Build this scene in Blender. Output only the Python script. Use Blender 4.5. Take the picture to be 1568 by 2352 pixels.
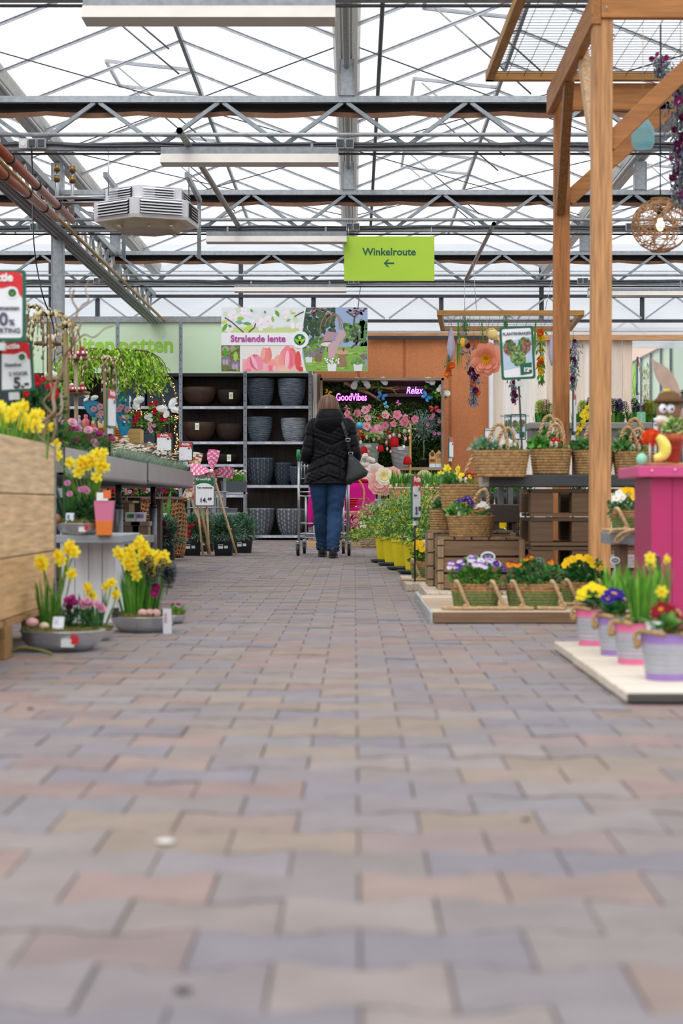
import bpy, math, random
from math import sin, cos, pi, sqrt, radians
from mathutils import Vector, Matrix

for o in list(bpy.data.objects): bpy.data.objects.remove(o)
SC = bpy.context.scene
COL = SC.collection
R = random.Random(7)

# ------------------------------------------------------------------ camera, sky, exposure
HC, FP, CX, CY = 0.525, 4000.0, 813.0, 1160.0      # camera height, focal length and vanishing point in pixels
cam_d = bpy.data.cameras.new('camera'); cam = bpy.data.objects.new('camera', cam_d); COL.objects.link(cam)
cam.location = (0, 0, HC); cam.rotation_euler = (pi/2, 0, 0)
cam_d.sensor_width = 36; cam_d.sensor_fit = 'AUTO'; cam_d.lens = FP/2352*36
cam_d.shift_x = (784-CX)/2352; cam_d.shift_y = (CY-1176)/2352
cam_d.clip_start = 0.05; cam_d.clip_end = 200
cam_d.dof.use_dof = True; cam_d.dof.focus_distance = 18.5; cam_d.dof.aperture_fstop = 3.8
SC.camera = cam
SC.view_settings.view_transform = 'Standard'; SC.view_settings.look = 'None'
SC.view_settings.gamma = 1; SC.view_settings.use_curve_mapping = False
SC.view_settings.exposure = 0.18
W = bpy.data.worlds.new('overcast'); SC.world = W; W.use_nodes = True
wn, wl = W.node_tree.nodes, W.node_tree.links
bg = wn['Background']; bg.inputs['Strength'].default_value = 1.35
wtc = wn.new('ShaderNodeTexCoord'); wno = wn.new('ShaderNodeTexNoise'); wno.inputs['Scale'].default_value = 2.5
wra = wn.new('ShaderNodeValToRGB'); wra.color_ramp.elements[0].color = (.80, .86, .95, 1); wra.color_ramp.elements[1].color = (1, 1, 1, 1)
wra.color_ramp.elements[0].position = .3; wra.color_ramp.elements[1].position = .6
wl.new(wtc.outputs['Generated'], wno.inputs['Vector']); wl.new(wno.outputs['Fac'], wra.inputs['Fac']); wl.new(wra.outputs['Color'], bg.inputs['Color'])
sun_d = bpy.data.lights.new('sun', 'SUN'); sun_d.energy = 1.4; sun_d.angle = radians(50); sun_d.color = (1, .98, .95)
sun = bpy.data.objects.new('sun', sun_d); COL.objects.link(sun); sun.rotation_euler = (radians(38), radians(-14), 0)
sun.location = (0, 0, 9)

# ------------------------------------------------------------------ helpers
def at(px, py, Y):
    """the point at distance Y seen at that pixel"""
    return Vector(((px-CX)*Y/FP, Y, HC+(CY-py)*Y/FP))
def floorY(py, z=0): return FP*(HC-z)/(py-CY)
_cc = {}
def C(h):
    if not isinstance(h, str): return h
    if h not in _cc:
        t = [int(h[i:i+2], 16)/255 for i in (0, 2, 4)]
        _cc[h] = tuple(x/12.92 if x <= .04045 else ((x+.055)/1.055)**2.4 for x in t)
    return _cc[h]
def jit(c, a=.15, rnd=None):
    c = C(c); r = rnd or R; k = 1+r.uniform(-a, a)
    return tuple(max(0, min(1, x*k*(1+r.uniform(-a, a)*.3))) for x in c)
def mixc(a, b, t):
    a, b = C(a), C(b); return tuple(x*(1-t)+y*t for x, y in zip(a, b))

def material(name, rough=.6, metal=0, noise=.1, nscale=8, bump=0, bscale=60, stretch=(1, 1, 1), trans=0, emit=0, spec=.5, sheen=0, alpha=None):
    m = bpy.data.materials.new(name); m.use_nodes = True
    n, l = m.node_tree.nodes, m.node_tree.links
    p = n['Principled BSDF']; out = n['Material Output']
    p.inputs['Roughness'].default_value = rough; p.inputs['Metallic'].default_value = metal
    p.inputs['Specular IOR Level'].default_value = spec
    a = n.new('ShaderNodeAttribute'); a.attribute_name = 'Col'
    tc = n.new('ShaderNodeTexCoord'); mp = n.new('ShaderNodeMapping'); mp.inputs['Scale'].default_value = stretch
    l.new(tc.outputs['Object'], mp.inputs['Vector'])
    nz = n.new('ShaderNodeTexNoise'); nz.inputs['Scale'].default_value = nscale; nz.inputs['Detail'].default_value = 4
    l.new(mp.outputs['Vector'], nz.inputs['Vector'])
    mr = n.new('ShaderNodeMapRange'); mr.inputs['From Min'].default_value = .3; mr.inputs['From Max'].default_value = .7
    mr.inputs['To Min'].default_value = 1-noise; mr.inputs['To Max'].default_value = 1+noise
    l.new(nz.outputs['Fac'], mr.inputs['Value'])
    mu = n.new('ShaderNodeVectorMath'); mu.operation = 'SCALE'
    l.new(a.outputs['Color'], mu.inputs[0]); l.new(mr.outputs['Result'], mu.inputs['Scale'])
    l.new(mu.outputs['Vector'], p.inputs['Base Color'])
    if bump:
        bz = n.new('ShaderNodeTexNoise'); bz.inputs['Scale'].default_value = bscale; bz.inputs['Detail'].default_value = 3
        l.new(mp.outputs['Vector'], bz.inputs['Vector'])
        bp = n.new('ShaderNodeBump'); bp.inputs['Strength'].default_value = bump; bp.inputs['Distance'].default_value = .01
        l.new(bz.outputs['Fac'], bp.inputs['Height']); l.new(bp.outputs['Normal'], p.inputs['Normal'])
    if emit:
        l.new(a.outputs['Color'], p.inputs['Emission Color']); p.inputs['Emission Strength'].default_value = emit
    if trans:
        t = n.new('ShaderNodeBsdfTranslucent'); mx = n.new('ShaderNodeMixShader'); mx.inputs['Fac'].default_value = trans
        l.new(mu.outputs['Vector'], t.inputs['Color']); l.new(p.outputs['BSDF'], mx.inputs[1]); l.new(t.outputs['BSDF'], mx.inputs[2])
        l.new(mx.outputs['Shader'], out.inputs['Surface'])
    if alpha is not None:
        t = n.new('ShaderNodeBsdfTransparent'); mx = n.new('ShaderNodeMixShader')
        src = out.inputs['Surface'].links[0].from_socket
        if alpha < 0:     # streaky film: varies with the noise
            r2 = n.new('ShaderNodeMapRange'); r2.inputs['From Min'].default_value = .3; r2.inputs['From Max'].default_value = .75
            r2.inputs['To Min'].default_value = -alpha*.5; r2.inputs['To Max'].default_value = -alpha*1.6
            l.new(nz.outputs['Fac'], r2.inputs['Value']); l.new(r2.outputs['Result'], mx.inputs['Fac'])
        else: mx.inputs['Fac'].default_value = alpha
        l.new(t.outputs['BSDF'], mx.inputs[1]); l.new(src, mx.inputs[2]); l.new(mx.outputs['Shader'], out.inputs['Surface'])
    return m

M_MATTE = material('matte', .7, noise=.06, bump=.1)
M_PAINT = material('paint', .35, noise=.04)
M_PLASTIC = material('plastic', .42, noise=.05, nscale=20)
M_PAPER = material('paper', .55, noise=.02, nscale=3)
M_GALV = material('galvanised_steel', .45, .55, noise=.16, nscale=25, bump=.05)
M_STEEL = material('steel', .3, .85, noise=.1, nscale=12)
M_DARKST = material('dark_steel', .5, .3, noise=.2, nscale=15)
M_WX = material('wood_grain_x', .6, noise=.22, nscale=6, stretch=(.6, 9, 9), bump=.12, bscale=30)
M_WY = material('wood_grain_y', .6, noise=.28, nscale=7, stretch=(9, .6, 9), bump=.12, bscale=30)
M_WZ = material('wood_grain_z', .6, noise=.32, nscale=8, stretch=(9, 9, .6), bump=.12, bscale=30)
M_WPALE = material('pale_wood', .7, noise=.08, nscale=4, stretch=(9, 9, .6), bump=.1, bscale=30)
M_LEAF = material('leaf', .5, noise=.18, nscale=30, trans=.3, spec=.3)
M_PETAL = material('petal', .6, noise=.06, nscale=30, trans=.35, spec=.2)
M_CLOTH = material('cloth', .85, noise=.1, nscale=40, bump=.3, bscale=300, spec=.2)
M_ROPE = material('rope', .85, noise=.25, nscale=60, bump=.5, bscale=200, spec=.1)
M_WICKER = material('wicker', .6, noise=.25, nscale=40, bump=.3, bscale=150)
M_STONE = material('stone', .8, noise=.18, nscale=14, bump=.4, bscale=80)
M_PAVER = material('concrete_paver', .75, noise=.09, nscale=9, bump=.25, bscale=180, spec=.25)
M_SOIL = material('soil_and_moss', .95, noise=.35, nscale=50, bump=.8, bscale=120)
M_ROOF = material('roof_glass', .3, noise=.05, nscale=1.2, stretch=(3, .4, 3), trans=.5, alpha=-.16)
M_POLY = material('polycarbonate', .35, noise=.05, nscale=1.5, trans=.8, alpha=.55, stretch=(1, 1, 4))
M_CLEAR = material('clear_plastic', .1, noise=.03, alpha=.35)
M_GLASS = material('tinted_glass', .08, noise=.1, nscale=6, trans=.5, alpha=.6, spec=.8)
M_GLAZE = material('glazed', .15, noise=.1, nscale=14)
M_BULB = material('lit_bulb', .3, emit=6)
M_NEON = material('neon_tube', .3, emit=1.6)

class MB:
    """collects shapes; build() links them as one mesh object"""
    def __init__(s): s.v = []; s.f = []; s.c = []; s.sm = []
    def face(s, pts, col, sm=False):
        i = len(s.v); s.v += [tuple(p) for p in pts]; s.f.append(tuple(range(i, i+len(pts)))); s.c.append(C(col)); s.sm.append(sm)
    def add(s, vs, fs, col, sm=False):
        i = len(s.v); s.v += [tuple(p) for p in vs]; c = C(col) if not isinstance(col, list) else None
        for k, f in enumerate(fs):
            s.f.append(tuple(i+j for j in f)); s.c.append(c if c else C(col[k])); s.sm.append(sm)
        return s
    def box(s, lo, hi, col):
        x0, y0, z0 = lo; x1, y1, z1 = hi
        return s.add([(x0,y0,z0),(x1,y0,z0),(x1,y1,z0),(x0,y1,z0),(x0,y0,z1),(x1,y0,z1),(x1,y1,z1),(x0,y1,z1)],
              [(3,2,1,0),(4,5,6,7),(0,1,5,4),(1,2,6,5),(2,3,7,6),(3,0,4,7)], col)
    def bar(s, p, q, w, h, col, up=(0, 0, 1)):
        p, q = Vector(p), Vector(q); d = (q-p).normalized(); u = Vector(up)
        if abs(d.dot(u)) > .98: u = Vector((0, 1, 0))
        a = d.cross(u).normalized(); b = a.cross(d).normalized(); a *= w/2; b *= h/2
        vs = [p-a-b, p+a-b, p+a+b, p-a+b, q-a-b, q+a-b, q+a+b, q-a+b]
        return s.add(vs, [(0,1,2,3),(7,6,5,4),(0,4,5,1),(1,5,6,2),(2,6,7,3),(3,7,4,0)], col)
    def tube(s, pts, r, col, n=8, caps=True, closed=False):
        pts = [Vector(p) for p in pts]; m = len(pts); i0 = len(s.v); c = C(col)
        t0 = (pts[1]-pts[0]).normalized(); ref = Vector((0, 0, 1)) if abs(t0.z) < .9 else Vector((1, 0, 0))
        a = t0.cross(ref).normalized()
        for k, p in enumerate(pts):
            if closed: t = (pts[(k+1) % m]-pts[k-1]).normalized()
            else: t = (pts[min(k+1, m-1)]-pts[max(k-1, 0)]).normalized()
            a = (a-t*a.dot(t)); a = a.normalized() if a.length > 1e-6 else t.orthogonal().normalized()
            b = t.cross(a); rr = r[k] if isinstance(r, (list, tuple)) else r
            for j in range(n):
                g = 2*pi*j/n; s.v.append(tuple(p+a*(rr*cos(g))+b*(rr*sin(g))))
        for k in range(m if closed else m-1):
            k2 = (k+1) % m
            for j in range(n):
                j2 = (j+1) % n
                s.f.append((i0+k*n+j, i0+k*n+j2, i0+k2*n+j2, i0+k2*n+j)); s.c.append(c); s.sm.append(True)
        if caps and not closed:
            s.f.append(tuple(i0+j for j in range(n))[::-1]); s.f.append(tuple(i0+(m-1)*n+j for j in range(n))); s.c += [c, c]; s.sm += [False, False]
        return s
    def rings(s, rings, col, caps=(True, True), sm=True):
        """loft through equally long closed rings; col may be a function of ring index, or a colour"""
        n = len(rings[0]); i0 = len(s.v)
        for r in rings: s.v += [tuple(p) for p in r]
        for k in range(len(rings)-1):
            for j in range(n):
                j2 = (j+1) % n
                s.f.append((i0+k*n+j, i0+k*n+j2, i0+(k+1)*n+j2, i0+(k+1)*n+j)); s.c.append(C(col(k, j) if callable(col) else col)); s.sm.append(sm)
        if caps[0]: s.f.append(tuple(i0+j for j in range(n))[::-1]); s.c.append(C(col(0, 0) if callable(col) else col)); s.sm.append(False)
        if caps[1]: s.f.append(tuple(i0+(len(rings)-1)*n+j for j in range(n))); s.c.append(C(col(len(rings)-2, 0) if callable(col) else col)); s.sm.append(False)
        return s
    def lathe(s, prof, col, c=(0, 0, 0), n=24, sx=1, sy=1, power=2, caps=(True, False), rip=None, sm=True):
        rs = []
        for k, (r, z) in enumerate(prof):
            ring = []
            for j in range(n):
                a = 2*pi*j/n; ca, sa = cos(a), sin(a)
                q = (abs(ca)**power+abs(sa)**power)**(-1/power); rr = r*q
                if rip: rr += rip(k, j, z)
                ring.append((c[0]+rr*ca*sx, c[1]+rr*sa*sy, c[2]+z))
            rs.append(ring)
        return s.rings(rs, col, caps, sm)
    def ball(s, c, r, col, nu=10, nv=7, sc=(1, 1, 1), rot=None):
        vs = []; fs = []
        for i in range(1, nv):
            t = pi*i/nv
            for j in range(nu):
                g = 2*pi*j/nu; vs.append(Vector((sin(t)*cos(g)*sc[0], sin(t)*sin(g)*sc[1], cos(t)*sc[2]))*r)
        vs += [Vector((0, 0, r*sc[2])), Vector((0, 0, -r*sc[2]))]; top, bot = len(vs)-2, len(vs)-1
        for i in range(nv-2):
            for j in range(nu): fs.append((i*nu+j, (i+1)*nu+j, (i+1)*nu+(j+1) % nu, i*nu+(j+1) % nu))
        for j in range(nu): fs += [(top, j, (j+1) % nu), (bot, (nv-2)*nu+(j+1) % nu, (nv-2)*nu+j)]
        if rot: vs = [rot @ v for v in vs]
        c = Vector(c); return s.add([v+c for v in vs], fs, col, True)
    def build(s, name, mat, parent=None, world=False, bevel=0, sub=0):
        me = bpy.data.meshes.new(name); vs = s.v
        if world and parent:
            o = Vector((0, 0, 0)); p = parent
            while p: o += p.location; p = p.parent
            vs = [(x-o.x, y-o.y, z-o.z) for x, y, z in vs]
        me.from_pydata(vs, [], s.f)
        at_ = me.attributes.new('Col', 'FLOAT_COLOR', 'FACE')
        at_.data.foreach_set('color', [x for c in s.c for x in (c[0], c[1], c[2], 1)])
        me.polygons.foreach_set('use_smooth', s.sm); me.materials.append(mat); me.update()
        o = bpy.data.objects.new(name, me); COL.objects.link(o); o.parent = parent
        if bevel:
            b = o.modifiers.new('bevel', 'BEVEL'); b.width = bevel; b.segments = 2; b.limit_method = 'ANGLE'
        if sub:
            b = o.modifiers.new('subsurf', 'SUBSURF'); b.levels = b.render_levels = sub
        return o
def thing(name, label, cat, loc=(0, 0, 0), rz=0, group=None):
    o = bpy.data.objects.new(name, None); COL.objects.link(o); o.location = loc; o.rotation_euler = (0, 0, rz)
    o.empty_display_size = .05
    return tag(o, label, cat, group)
def tag(o, label, cat, group=None, kind=None):
    o['label'] = label; o['category'] = cat
    if group: o['group'] = group
    if kind: o['kind'] = kind
    return o
def struct(o, label=None):
    o['kind'] = 'structure'
    if label: o['label'] = label
    return o
def kids(o): return [c for c in KID.get(o.name, [])]
def copy_tree(o, loc=None, rz=None, label=None, group=None, parent=None, scale=None):
    c = o.copy(); COL.objects.link(c); c.parent = parent
    for ch in list(o.children): copy_tree(ch, parent=c)
    if loc is not None: c.location = loc
    if rz is not None: c.rotation_euler = (0, 0, rz)
    if label: c['label'] = label
    if group: c['group'] = group
    if scale: c.scale = (scale,)*3 if not isinstance(scale, tuple) else scale
    return c
def centre(o, at_=None):
    """move a one-mesh thing's origin to its base"""
    me = o.data; n = len(me.vertices); co = [0.0]*(3*n); me.vertices.foreach_get('co', co)
    xs, ys, zs = co[0::3], co[1::3], co[2::3]
    p = Vector(((min(xs)+max(xs))/2, (min(ys)+max(ys))/2, min(zs)))
    me.transform(Matrix.Translation(-p)); o.location = p; return o
def simple(name, mb, mat, label, cat, group=None, kind=None, **k):
    return tag(centre(mb.build(name, mat, **k)), label, cat, group, kind)
def text_obj(name, s, size, loc, mat_col, parent=None, mat=None, ext=.0008, bold=.02, rot=(pi/2, 0, 0), align='LEFT', sx=1, bevel=0, shear=0, align_y=None):
    cu = bpy.data.curves.new(name, 'FONT'); cu.body = s; cu.size = size; cu.extrude = ext; cu.offset = bold*size; cu.align_x = align; cu.shear = shear
    cu.resolution_u = 3
    if align_y: cu.align_y = align_y
    t = bpy.data.objects.new(name, cu); COL.objects.link(t)
    dg = bpy.context.evaluated_depsgraph_get(); me = bpy.data.meshes.new_from_object(t.evaluated_get(dg))
    COL.objects.unlink(t); bpy.data.objects.remove(t)
    me.transform(Matrix.Diagonal((sx, 1, 1, 1)))
    a = me.attributes.new('Col', 'FLOAT_COLOR', 'FACE'); c = C(mat_col)
    a.data.foreach_set('color', [c[0], c[1], c[2], 1]*len(me.polygons))
    me.materials.clear(); me.materials.append(mat or M_PAPER)
    o = bpy.data.objects.new(name, me); COL.objects.link(o); o.parent = parent; o.rotation_euler = rot
    loc = Vector(loc)
    if parent:
        q = Vector((0, 0, 0)); p = parent
        while p: q += p.location; p = p.parent
        loc = loc-q
    o.location = loc
    return o

# ------------------------------------------------------------------ floor: double-T concrete pavers laid in rows
def make_floor():
    m = MB(); PW, PD, A = .2, .165, .0145
    pal = ['988d8b', '938b8a', '9a8f8c', '91898b', '928b8e', '8a858c', '998d88', '9c8d81', '9d8c7e', '9c8880', '9d8680', '968483', '928887', '918d90']
    def wv(u):
        c = cos(2*pi*u); return max(-1, min(1, c*1.6))
    r = random.Random(3); rows = int(30/PD)
    for k in range(int(1.2/PD), rows):
        y0 = k*PD; hw = y0*.215+.5
        off = .5*(k % 2)
        for i in range(int(-hw/PW)-1, int(hw/PW)+2):
            u0 = i-off+.035; x0 = u0*PW
            k_ = .80+r.uniform(-.05, .05); col = tuple(x*k_ for x in mixc(r.choice(pal), '93898a', .15)); g = .0022; z = r.uniform(-.0018, .0018)
            tx = r.uniform(-.008, .008); ty = r.uniform(-.014, .014)
            us = [0, .16, .28, .5, .72, .84, 1] if y0 < 9 else [0, .2, .3, .7, .8, 1]
            def edge(sg, gap):   # lower (sg=-1) or upper edge
                out = []
                for u in us:
                    uu = min(max(u, gap/PW), 1-gap/PW); w = max(-1, min(1, cos(2*pi*uu)*1.8))
                    xx = x0+uu*PW; yy = (y0 if sg < 0 else y0+PD)+sg*A*w-sg*gap
                    out.append((xx, yy))
                return out
            lo, hi = edge(-1, g), edge(1, g); lo2, hi2 = edge(-1, .0016), edge(1, .0016)
            top = lo+hi[::-1]; bot = lo2+hi2[::-1]
            zt = lambda x, y: z+tx*(x-x0-PW/2)+ty*(y-y0-PD/2)
            vt = [(x, y, zt(x, y)) for x, y in top]; vb = [(x, y, -.006) for x, y in bot]; n = len(vt)
            m.add(vt+vb, [tuple(range(n))]+[(j+n, (j+1) % n+n, (j+1) % n, j) for j in range(n)], col)
    f = struct(m.build('floor', M_PAVER), 'grey, tan and reddish concrete block paving')
    b = MB(); b.box((-14, -13, -.06), (14, 45, -.0045), '756d6a')
    b.build('floor_joint_sand', M_SOIL, f)
make_floor()

# ------------------------------------------------------------------ roof
GX = [-6.1, -3.07, -.06, 2.95, 5.97]; RX = [-4.58, -1.56, 1.45, 4.46]
ZG, ZR = HC+3.62, HC+4.22
Y0, Y1 = 12.0, 26.8
ROOF = struct(MB().add([], [], 'ffffff').build('ceiling', M_ROOF), 'glass greenhouse roof')
def roof():
    bay = None
    for gi, rx in enumerate(RX):
        for sd in (-1, 1):
            gx = rx+sd*1.51
            g = MB(); g.face([(rx, -3, ZR), (gx, -3, ZG), (gx, Y1+.2, ZG), (rx, Y1+.2, ZR)], 'f2f5f8')
            g.build('roof_pane', M_ROOF, ROOF)
            b = MB()
            b.bar((rx, 0, ZR-.02), (gx, 0, ZG-.02), .032, .008, 'd3d6da'); b.bar((rx, 0, ZR-.035), (gx, 0, ZG-.035), .008, .024, 'b5b9bf')
            b0 = b.build('glazing_bar', M_GALV, ROOF)
            y = Y0+.35*(gi % 2); first = True
            while y < Y1:
                o = b0 if first else b0.copy()
                if not first: COL.objects.link(o); o.parent = ROOF
                o.location.y = y; y += 1.12; first = False
        r = MB(); r.box((rx-.016, Y0-1, ZR-.05), (rx+.016, Y1, ZR+.0), '8d9298'); r.build('ridge_beam', M_GALV, ROOF)
roof()
for x, w in zip(GX, ['far left', 'left', 'middle', 'right', 'far right']):
    g = MB()
    prof = [(-.11, .10), (-.085, 0), (-.045, -.045), (.045, -.045), (.085, 0), (.11, .10)]
    vs = [(x+a, Y0-2, ZG-.02+b) for a, b in prof]+[(x+a, Y1, ZG-.02+b) for a, b in prof]
    g.add(vs, [(i, i+1, i+7, i+6) for i in range(5)], 'b9b7b0')
    simple('roof_gutter', g, M_GALV, 'weathered aluminium gutter running away under the %s roof valley' % w, 'gutter')
    p = MB(); p.tube([(x+(.0 if w == 'middle' else .12 if x < 0 else -.12), Y0-2, ZG-.13), (x+(.0 if w == 'middle' else .12 if x < 0 else -.12), Y1, ZG-.13)], .028, 'a4a6a8', 8)
    if w in ('left', 'middle', 'right'): simple('valley_pipe', p, M_GALV, 'grey pipe hung just below the %s roof gutter' % w, 'pipe')

# roof trusses across the house
TY = [9.75, 13.86, 17.98, 22.3]
ZT, ZB = HC+3.25, HC+2.865
def truss():
    t = thing('roof_truss', '', 'truss')
    L, Rr = -6.2, 6.2
    a = MB(); a.box((L, -.03, ZT-.05), (Rr, .03, ZT), 'a7adb2'); a.build('top_chord', M_GALV, t)
    a = MB(); a.box((L, -.035, ZB-.045), (Rr, .035, ZB), '9aa0a6'); a.build('bottom_chord', M_GALV, t)
    x = -6.97; first = None
    while x < 6.2:
        for sd in (1, -1):
            d = MB(); d.bar((0, 0, ZT-.05), (sd*.46, 0, ZB), .03, .042, '929aa2', up=(0, 1, 0))
            if first is None or (sd == -1 and len(first) < 2):
                o = d.build('diagonal_brace', M_GALV, t); first = (first or [])+[o]
            else:
                o = first[0 if sd == 1 else 1].copy(); COL.objects.link(o); o.parent = t
            o.location.x = x+sd*.018
        x += .985
    return t
T0 = truss()
tl = ['galvanised roof truss cut off by the top edge of the view', 'galvanised lattice truss nearest in full view, above the white trough lamp and brown-edged curtain',
      'galvanised lattice truss passing behind the white ceiling heater', 'galvanised lattice truss crossing behind the lime route sign']
for i, y in enumerate(TY):
    o = T0 if i == 0 else copy_tree(T0)
    o.location = (0, y, 0); o['label'] = tl[i]; o['group'] = 'roof trusses across the greenhouse'
    w = ['at the top edge of the view', 'on the nearest full roof truss', 'on the truss behind the heater', 'on the farthest free roof truss'][i]
    # conduit pipe and cables
    c = MB(); c.tube([(-6.2, y-.06, ZB+.07), (6.2, y-.06, ZB+.07)], .017, '9ea2a6', 8)
    simple('conduit_pipe', c, M_GALV, 'thin grey pipe running above the bottom chord '+w, 'pipe')
    c = MB(); rr = random.Random(i); pts = []
    for k in range(60):
        x = -6.2+k*.21; pts.append((x, y-.05, ZB+.002+rr.uniform(-.006, .006)))
    c.tube(pts, .012, '55585e', 6); c.tube([(a+.03, b-.012, cc-.02+.012*sin(a*1.7)) for a, b, cc in pts], .010, '4b4e54', 6)
    c.tube([(-6.2, y+.0, ZB-.07), (6.2, y, ZB-.07)], .010, '3e4146', 6)
    simple('cable_bundle', c, M_DARKST, 'dark electric cables clipped along the bottom chord '+w, 'cable')
    if i:
        c = MB(); n = 17; x0 = -6.1
        for k in range(n):
            w0 = .73; xa = x0+k*w0; S = 8
            top = [(xa+w0*j/S, y+.035, ZT-.045) for j in range(S+1)]; rows = [top]
            for q, (dz, dy) in enumerate([(.02, -.035), (.045, -.04), (.066, -.043), (.106, -.03)]):
                rows.append([(xa+w0*j/S, y+.075+dy, ZT-.055-dz*(.80+.22*sin(pi*j/S))) for j in range(S+1)])
            cols = ['24221f', '1f1d1d', '2a2320', '9a745e']
            for q in range(4):
                for j in range(S): c.face([rows[q][j], rows[q][j+1], rows[q+1][j+1], rows[q+1][j]], jit(cols[q], .1), True)
        simple('shade_curtain', c, M_CLOTH, 'gathered black shade curtain with a brown scalloped edge %s' % w, 'curtain')
# columns and short posts carrying the gutters
def column(x, y, lab, full=True, z0=None):
    c = MB(); z0 = z0 or (0 if full else ZT)
    c.box((x-.058, y-.045, z0), (x+.058, y+.045, ZG-.08), 'a6abb0')
    for sx in (-1, 1): c.box((x+sx*.058-.004, y-.055, z0), (x+sx*.058+.004, y+.055, ZG-.08), '979ca2')
    simple('steel_column' if full else 'gutter_post', c, M_GALV, lab, 'column')
column(-3.07, 18.06, 'tall galvanised steel column on the left behind the willow branches')
column(-3.07, 22.4, 'short grey post between the farthest truss and the left gutter', False, ZB)
for x, y, l in [(-.06, 13.86, 'short grey post between nearest truss and middle gutter'), (-.06, 17.98, 'short grey post between the heater truss and the middle gutter'),
                (-.06, 22.3, 'short grey post between farthest free truss and middle gutter'),
                (2.95, 17.98, 'short grey post on the second truss below the right gutter'), (2.95, 22.3, 'short grey post on the farthest truss below the right gutter')]:
    column(x, y, l, False)
# lattice girder along the left column line
g = thing('lattice_girder', 'galvanised lattice girder running away along the left column line', 'girder', (-3.07, 12, ZB))
a = MB(); a.box((-3.11, 9.5, ZT-.07), (-3.03, 26.7, ZT), '9aa0a5'); a.build('top_chord', M_GALV, g, True)
a = MB(); a.box((-3.11, 9.5, ZB-.05), (-3.03, 26.7, ZB), '8b9096'); a.build('bottom_chord', M_GALV, g, True)
y = 9.6; k = 0
while y < 26.2:
    a = MB(); a.bar((-3.07, y, ZT-.06), (-3.07, y+.3, ZB), .03, .025, ['a2a8ae', 'c9c5bd'][k % 2]); a.build('diagonal_brace', M_GALV, g, True)
    a = MB(); a.bar((-3.07, y+.6, ZT-.06), (-3.07, y+.3, ZB), .03, .025, ['a2a8ae', 'c9c5bd'][(k+1) % 2]); a.build('diagonal_brace', M_GALV, g, True)
    y += .6; k += 1
# cable tray with a brass coloured pipe
c = MB()
for dx, z, col, r in [(-.10, ZB-.10, '6c6f73', .022), (-.05, ZB-.11, '85888c', .022), (0, ZB-.11, '74777b', .022), (.05, ZB-.11, '8a8d91', .02)]:
    c.tube([(-2.98+dx, 9.5, z), (-2.98+dx, 26.3, z)], r, col, 6)
simple('cable_tray', c, M_GALV, 'bundle of grey cable ducts running away below the left girder', 'cable tray')
c = MB(); c.tube([(-2.87, 9.5, ZB-.08), (-2.87, 26.3, ZB-.08)], .02, 'a98a4e', 6)
simple('brass_pipe', c, M_GALV, 'thin yellow-brown pipe beside the cable ducts on the left', 'pipe')
def red_pipe(p, q, lab):
    p, q = Vector(p), Vector(q)
    t = thing('heating_pipe', lab, 'pipe', p)
    c = MB(); c.tube([p, q], .036, '9c4b33', 12); c.build('pipe', M_PAINT, t, True)
    d = (q-p).normalized()
    for k in (.28, .55, .8):
        m = p.lerp(q, k); c = MB(); c.tube([m-d*.03, m+d*.03], .043, '2b2a2c', 12); c.build('clamp', M_DARKST, t, True)
    c = MB(); c.tube([q, q+d*.08, q+d*.14], [.03, .024, .024], '8c6b3c', 10); c.tube([q+d*.12+Vector((0, 0, -.03)), q+d*.12+Vector((0, 0, .5))], .018, 'a9acae', 8)
    for z in (.36, .46): c.tube([q+d*.12+Vector((0, 0, z)), q+d*.12+Vector((0, 0, z+.06))], .03, '8a6c41', 8)
    c.build('valve', M_STEEL, t, True)
red_pipe(at(-60, 285, 11.2), at(163, 503, 16.6), 'terracotta red heating pipe, the upper one of the two at left')
red_pipe(at(-60, 345, 11.2), at(128, 500, 16.8), 'terracotta red heating pipe, the lower one of the two at left')

# socket boxes on the trusses
def sockets(px, i, lab, plug=False):
    y = TY[i]-.09; x = (px-CX)*y/FP; t = thing('socket_box', lab, 'socket', (x, y, ZB-.04))
    for k in (0, 1):
        c = MB(); c.box((k*.072-.07, -.02, -.005), (k*.072-.003, .03, .07), 'b8bcc0'); c.box((k*.072-.064, -.026, .002), (k*.072-.009, -.02, .063), '3f4750')
        c.build('socket', M_PLASTIC, t, bevel=.004)
    if plug:
        c = MB(); c.box((-.14, -.02, -.005), (-.075, .03, .07), 'd8dadb'); c.tube([(-.107, -.021, .033), (-.107, -.024, .033)], .022, 'e9eaea', 14); c.build('open_socket', M_PLASTIC, t)
sockets(85, 1, 'twin grey socket box at the left end of the nearest full truss', True)
sockets(792, 1, 'twin grey socket box at the middle of the nearest full truss')
sockets(85, 2, 'twin grey socket box left of the steel column')
sockets(810, 2, 'twin grey socket box just above the lime route sign')
sockets(1452, 2, 'grey socket box behind the woven globe lamp')
sockets(228, 3, 'grey socket box on the farthest truss near the left girder')
sockets(812, 3, 'grey socket box just below the lime route sign')
sockets(1338, 3, 'grey socket box between the two wooden pergola posts')

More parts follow.
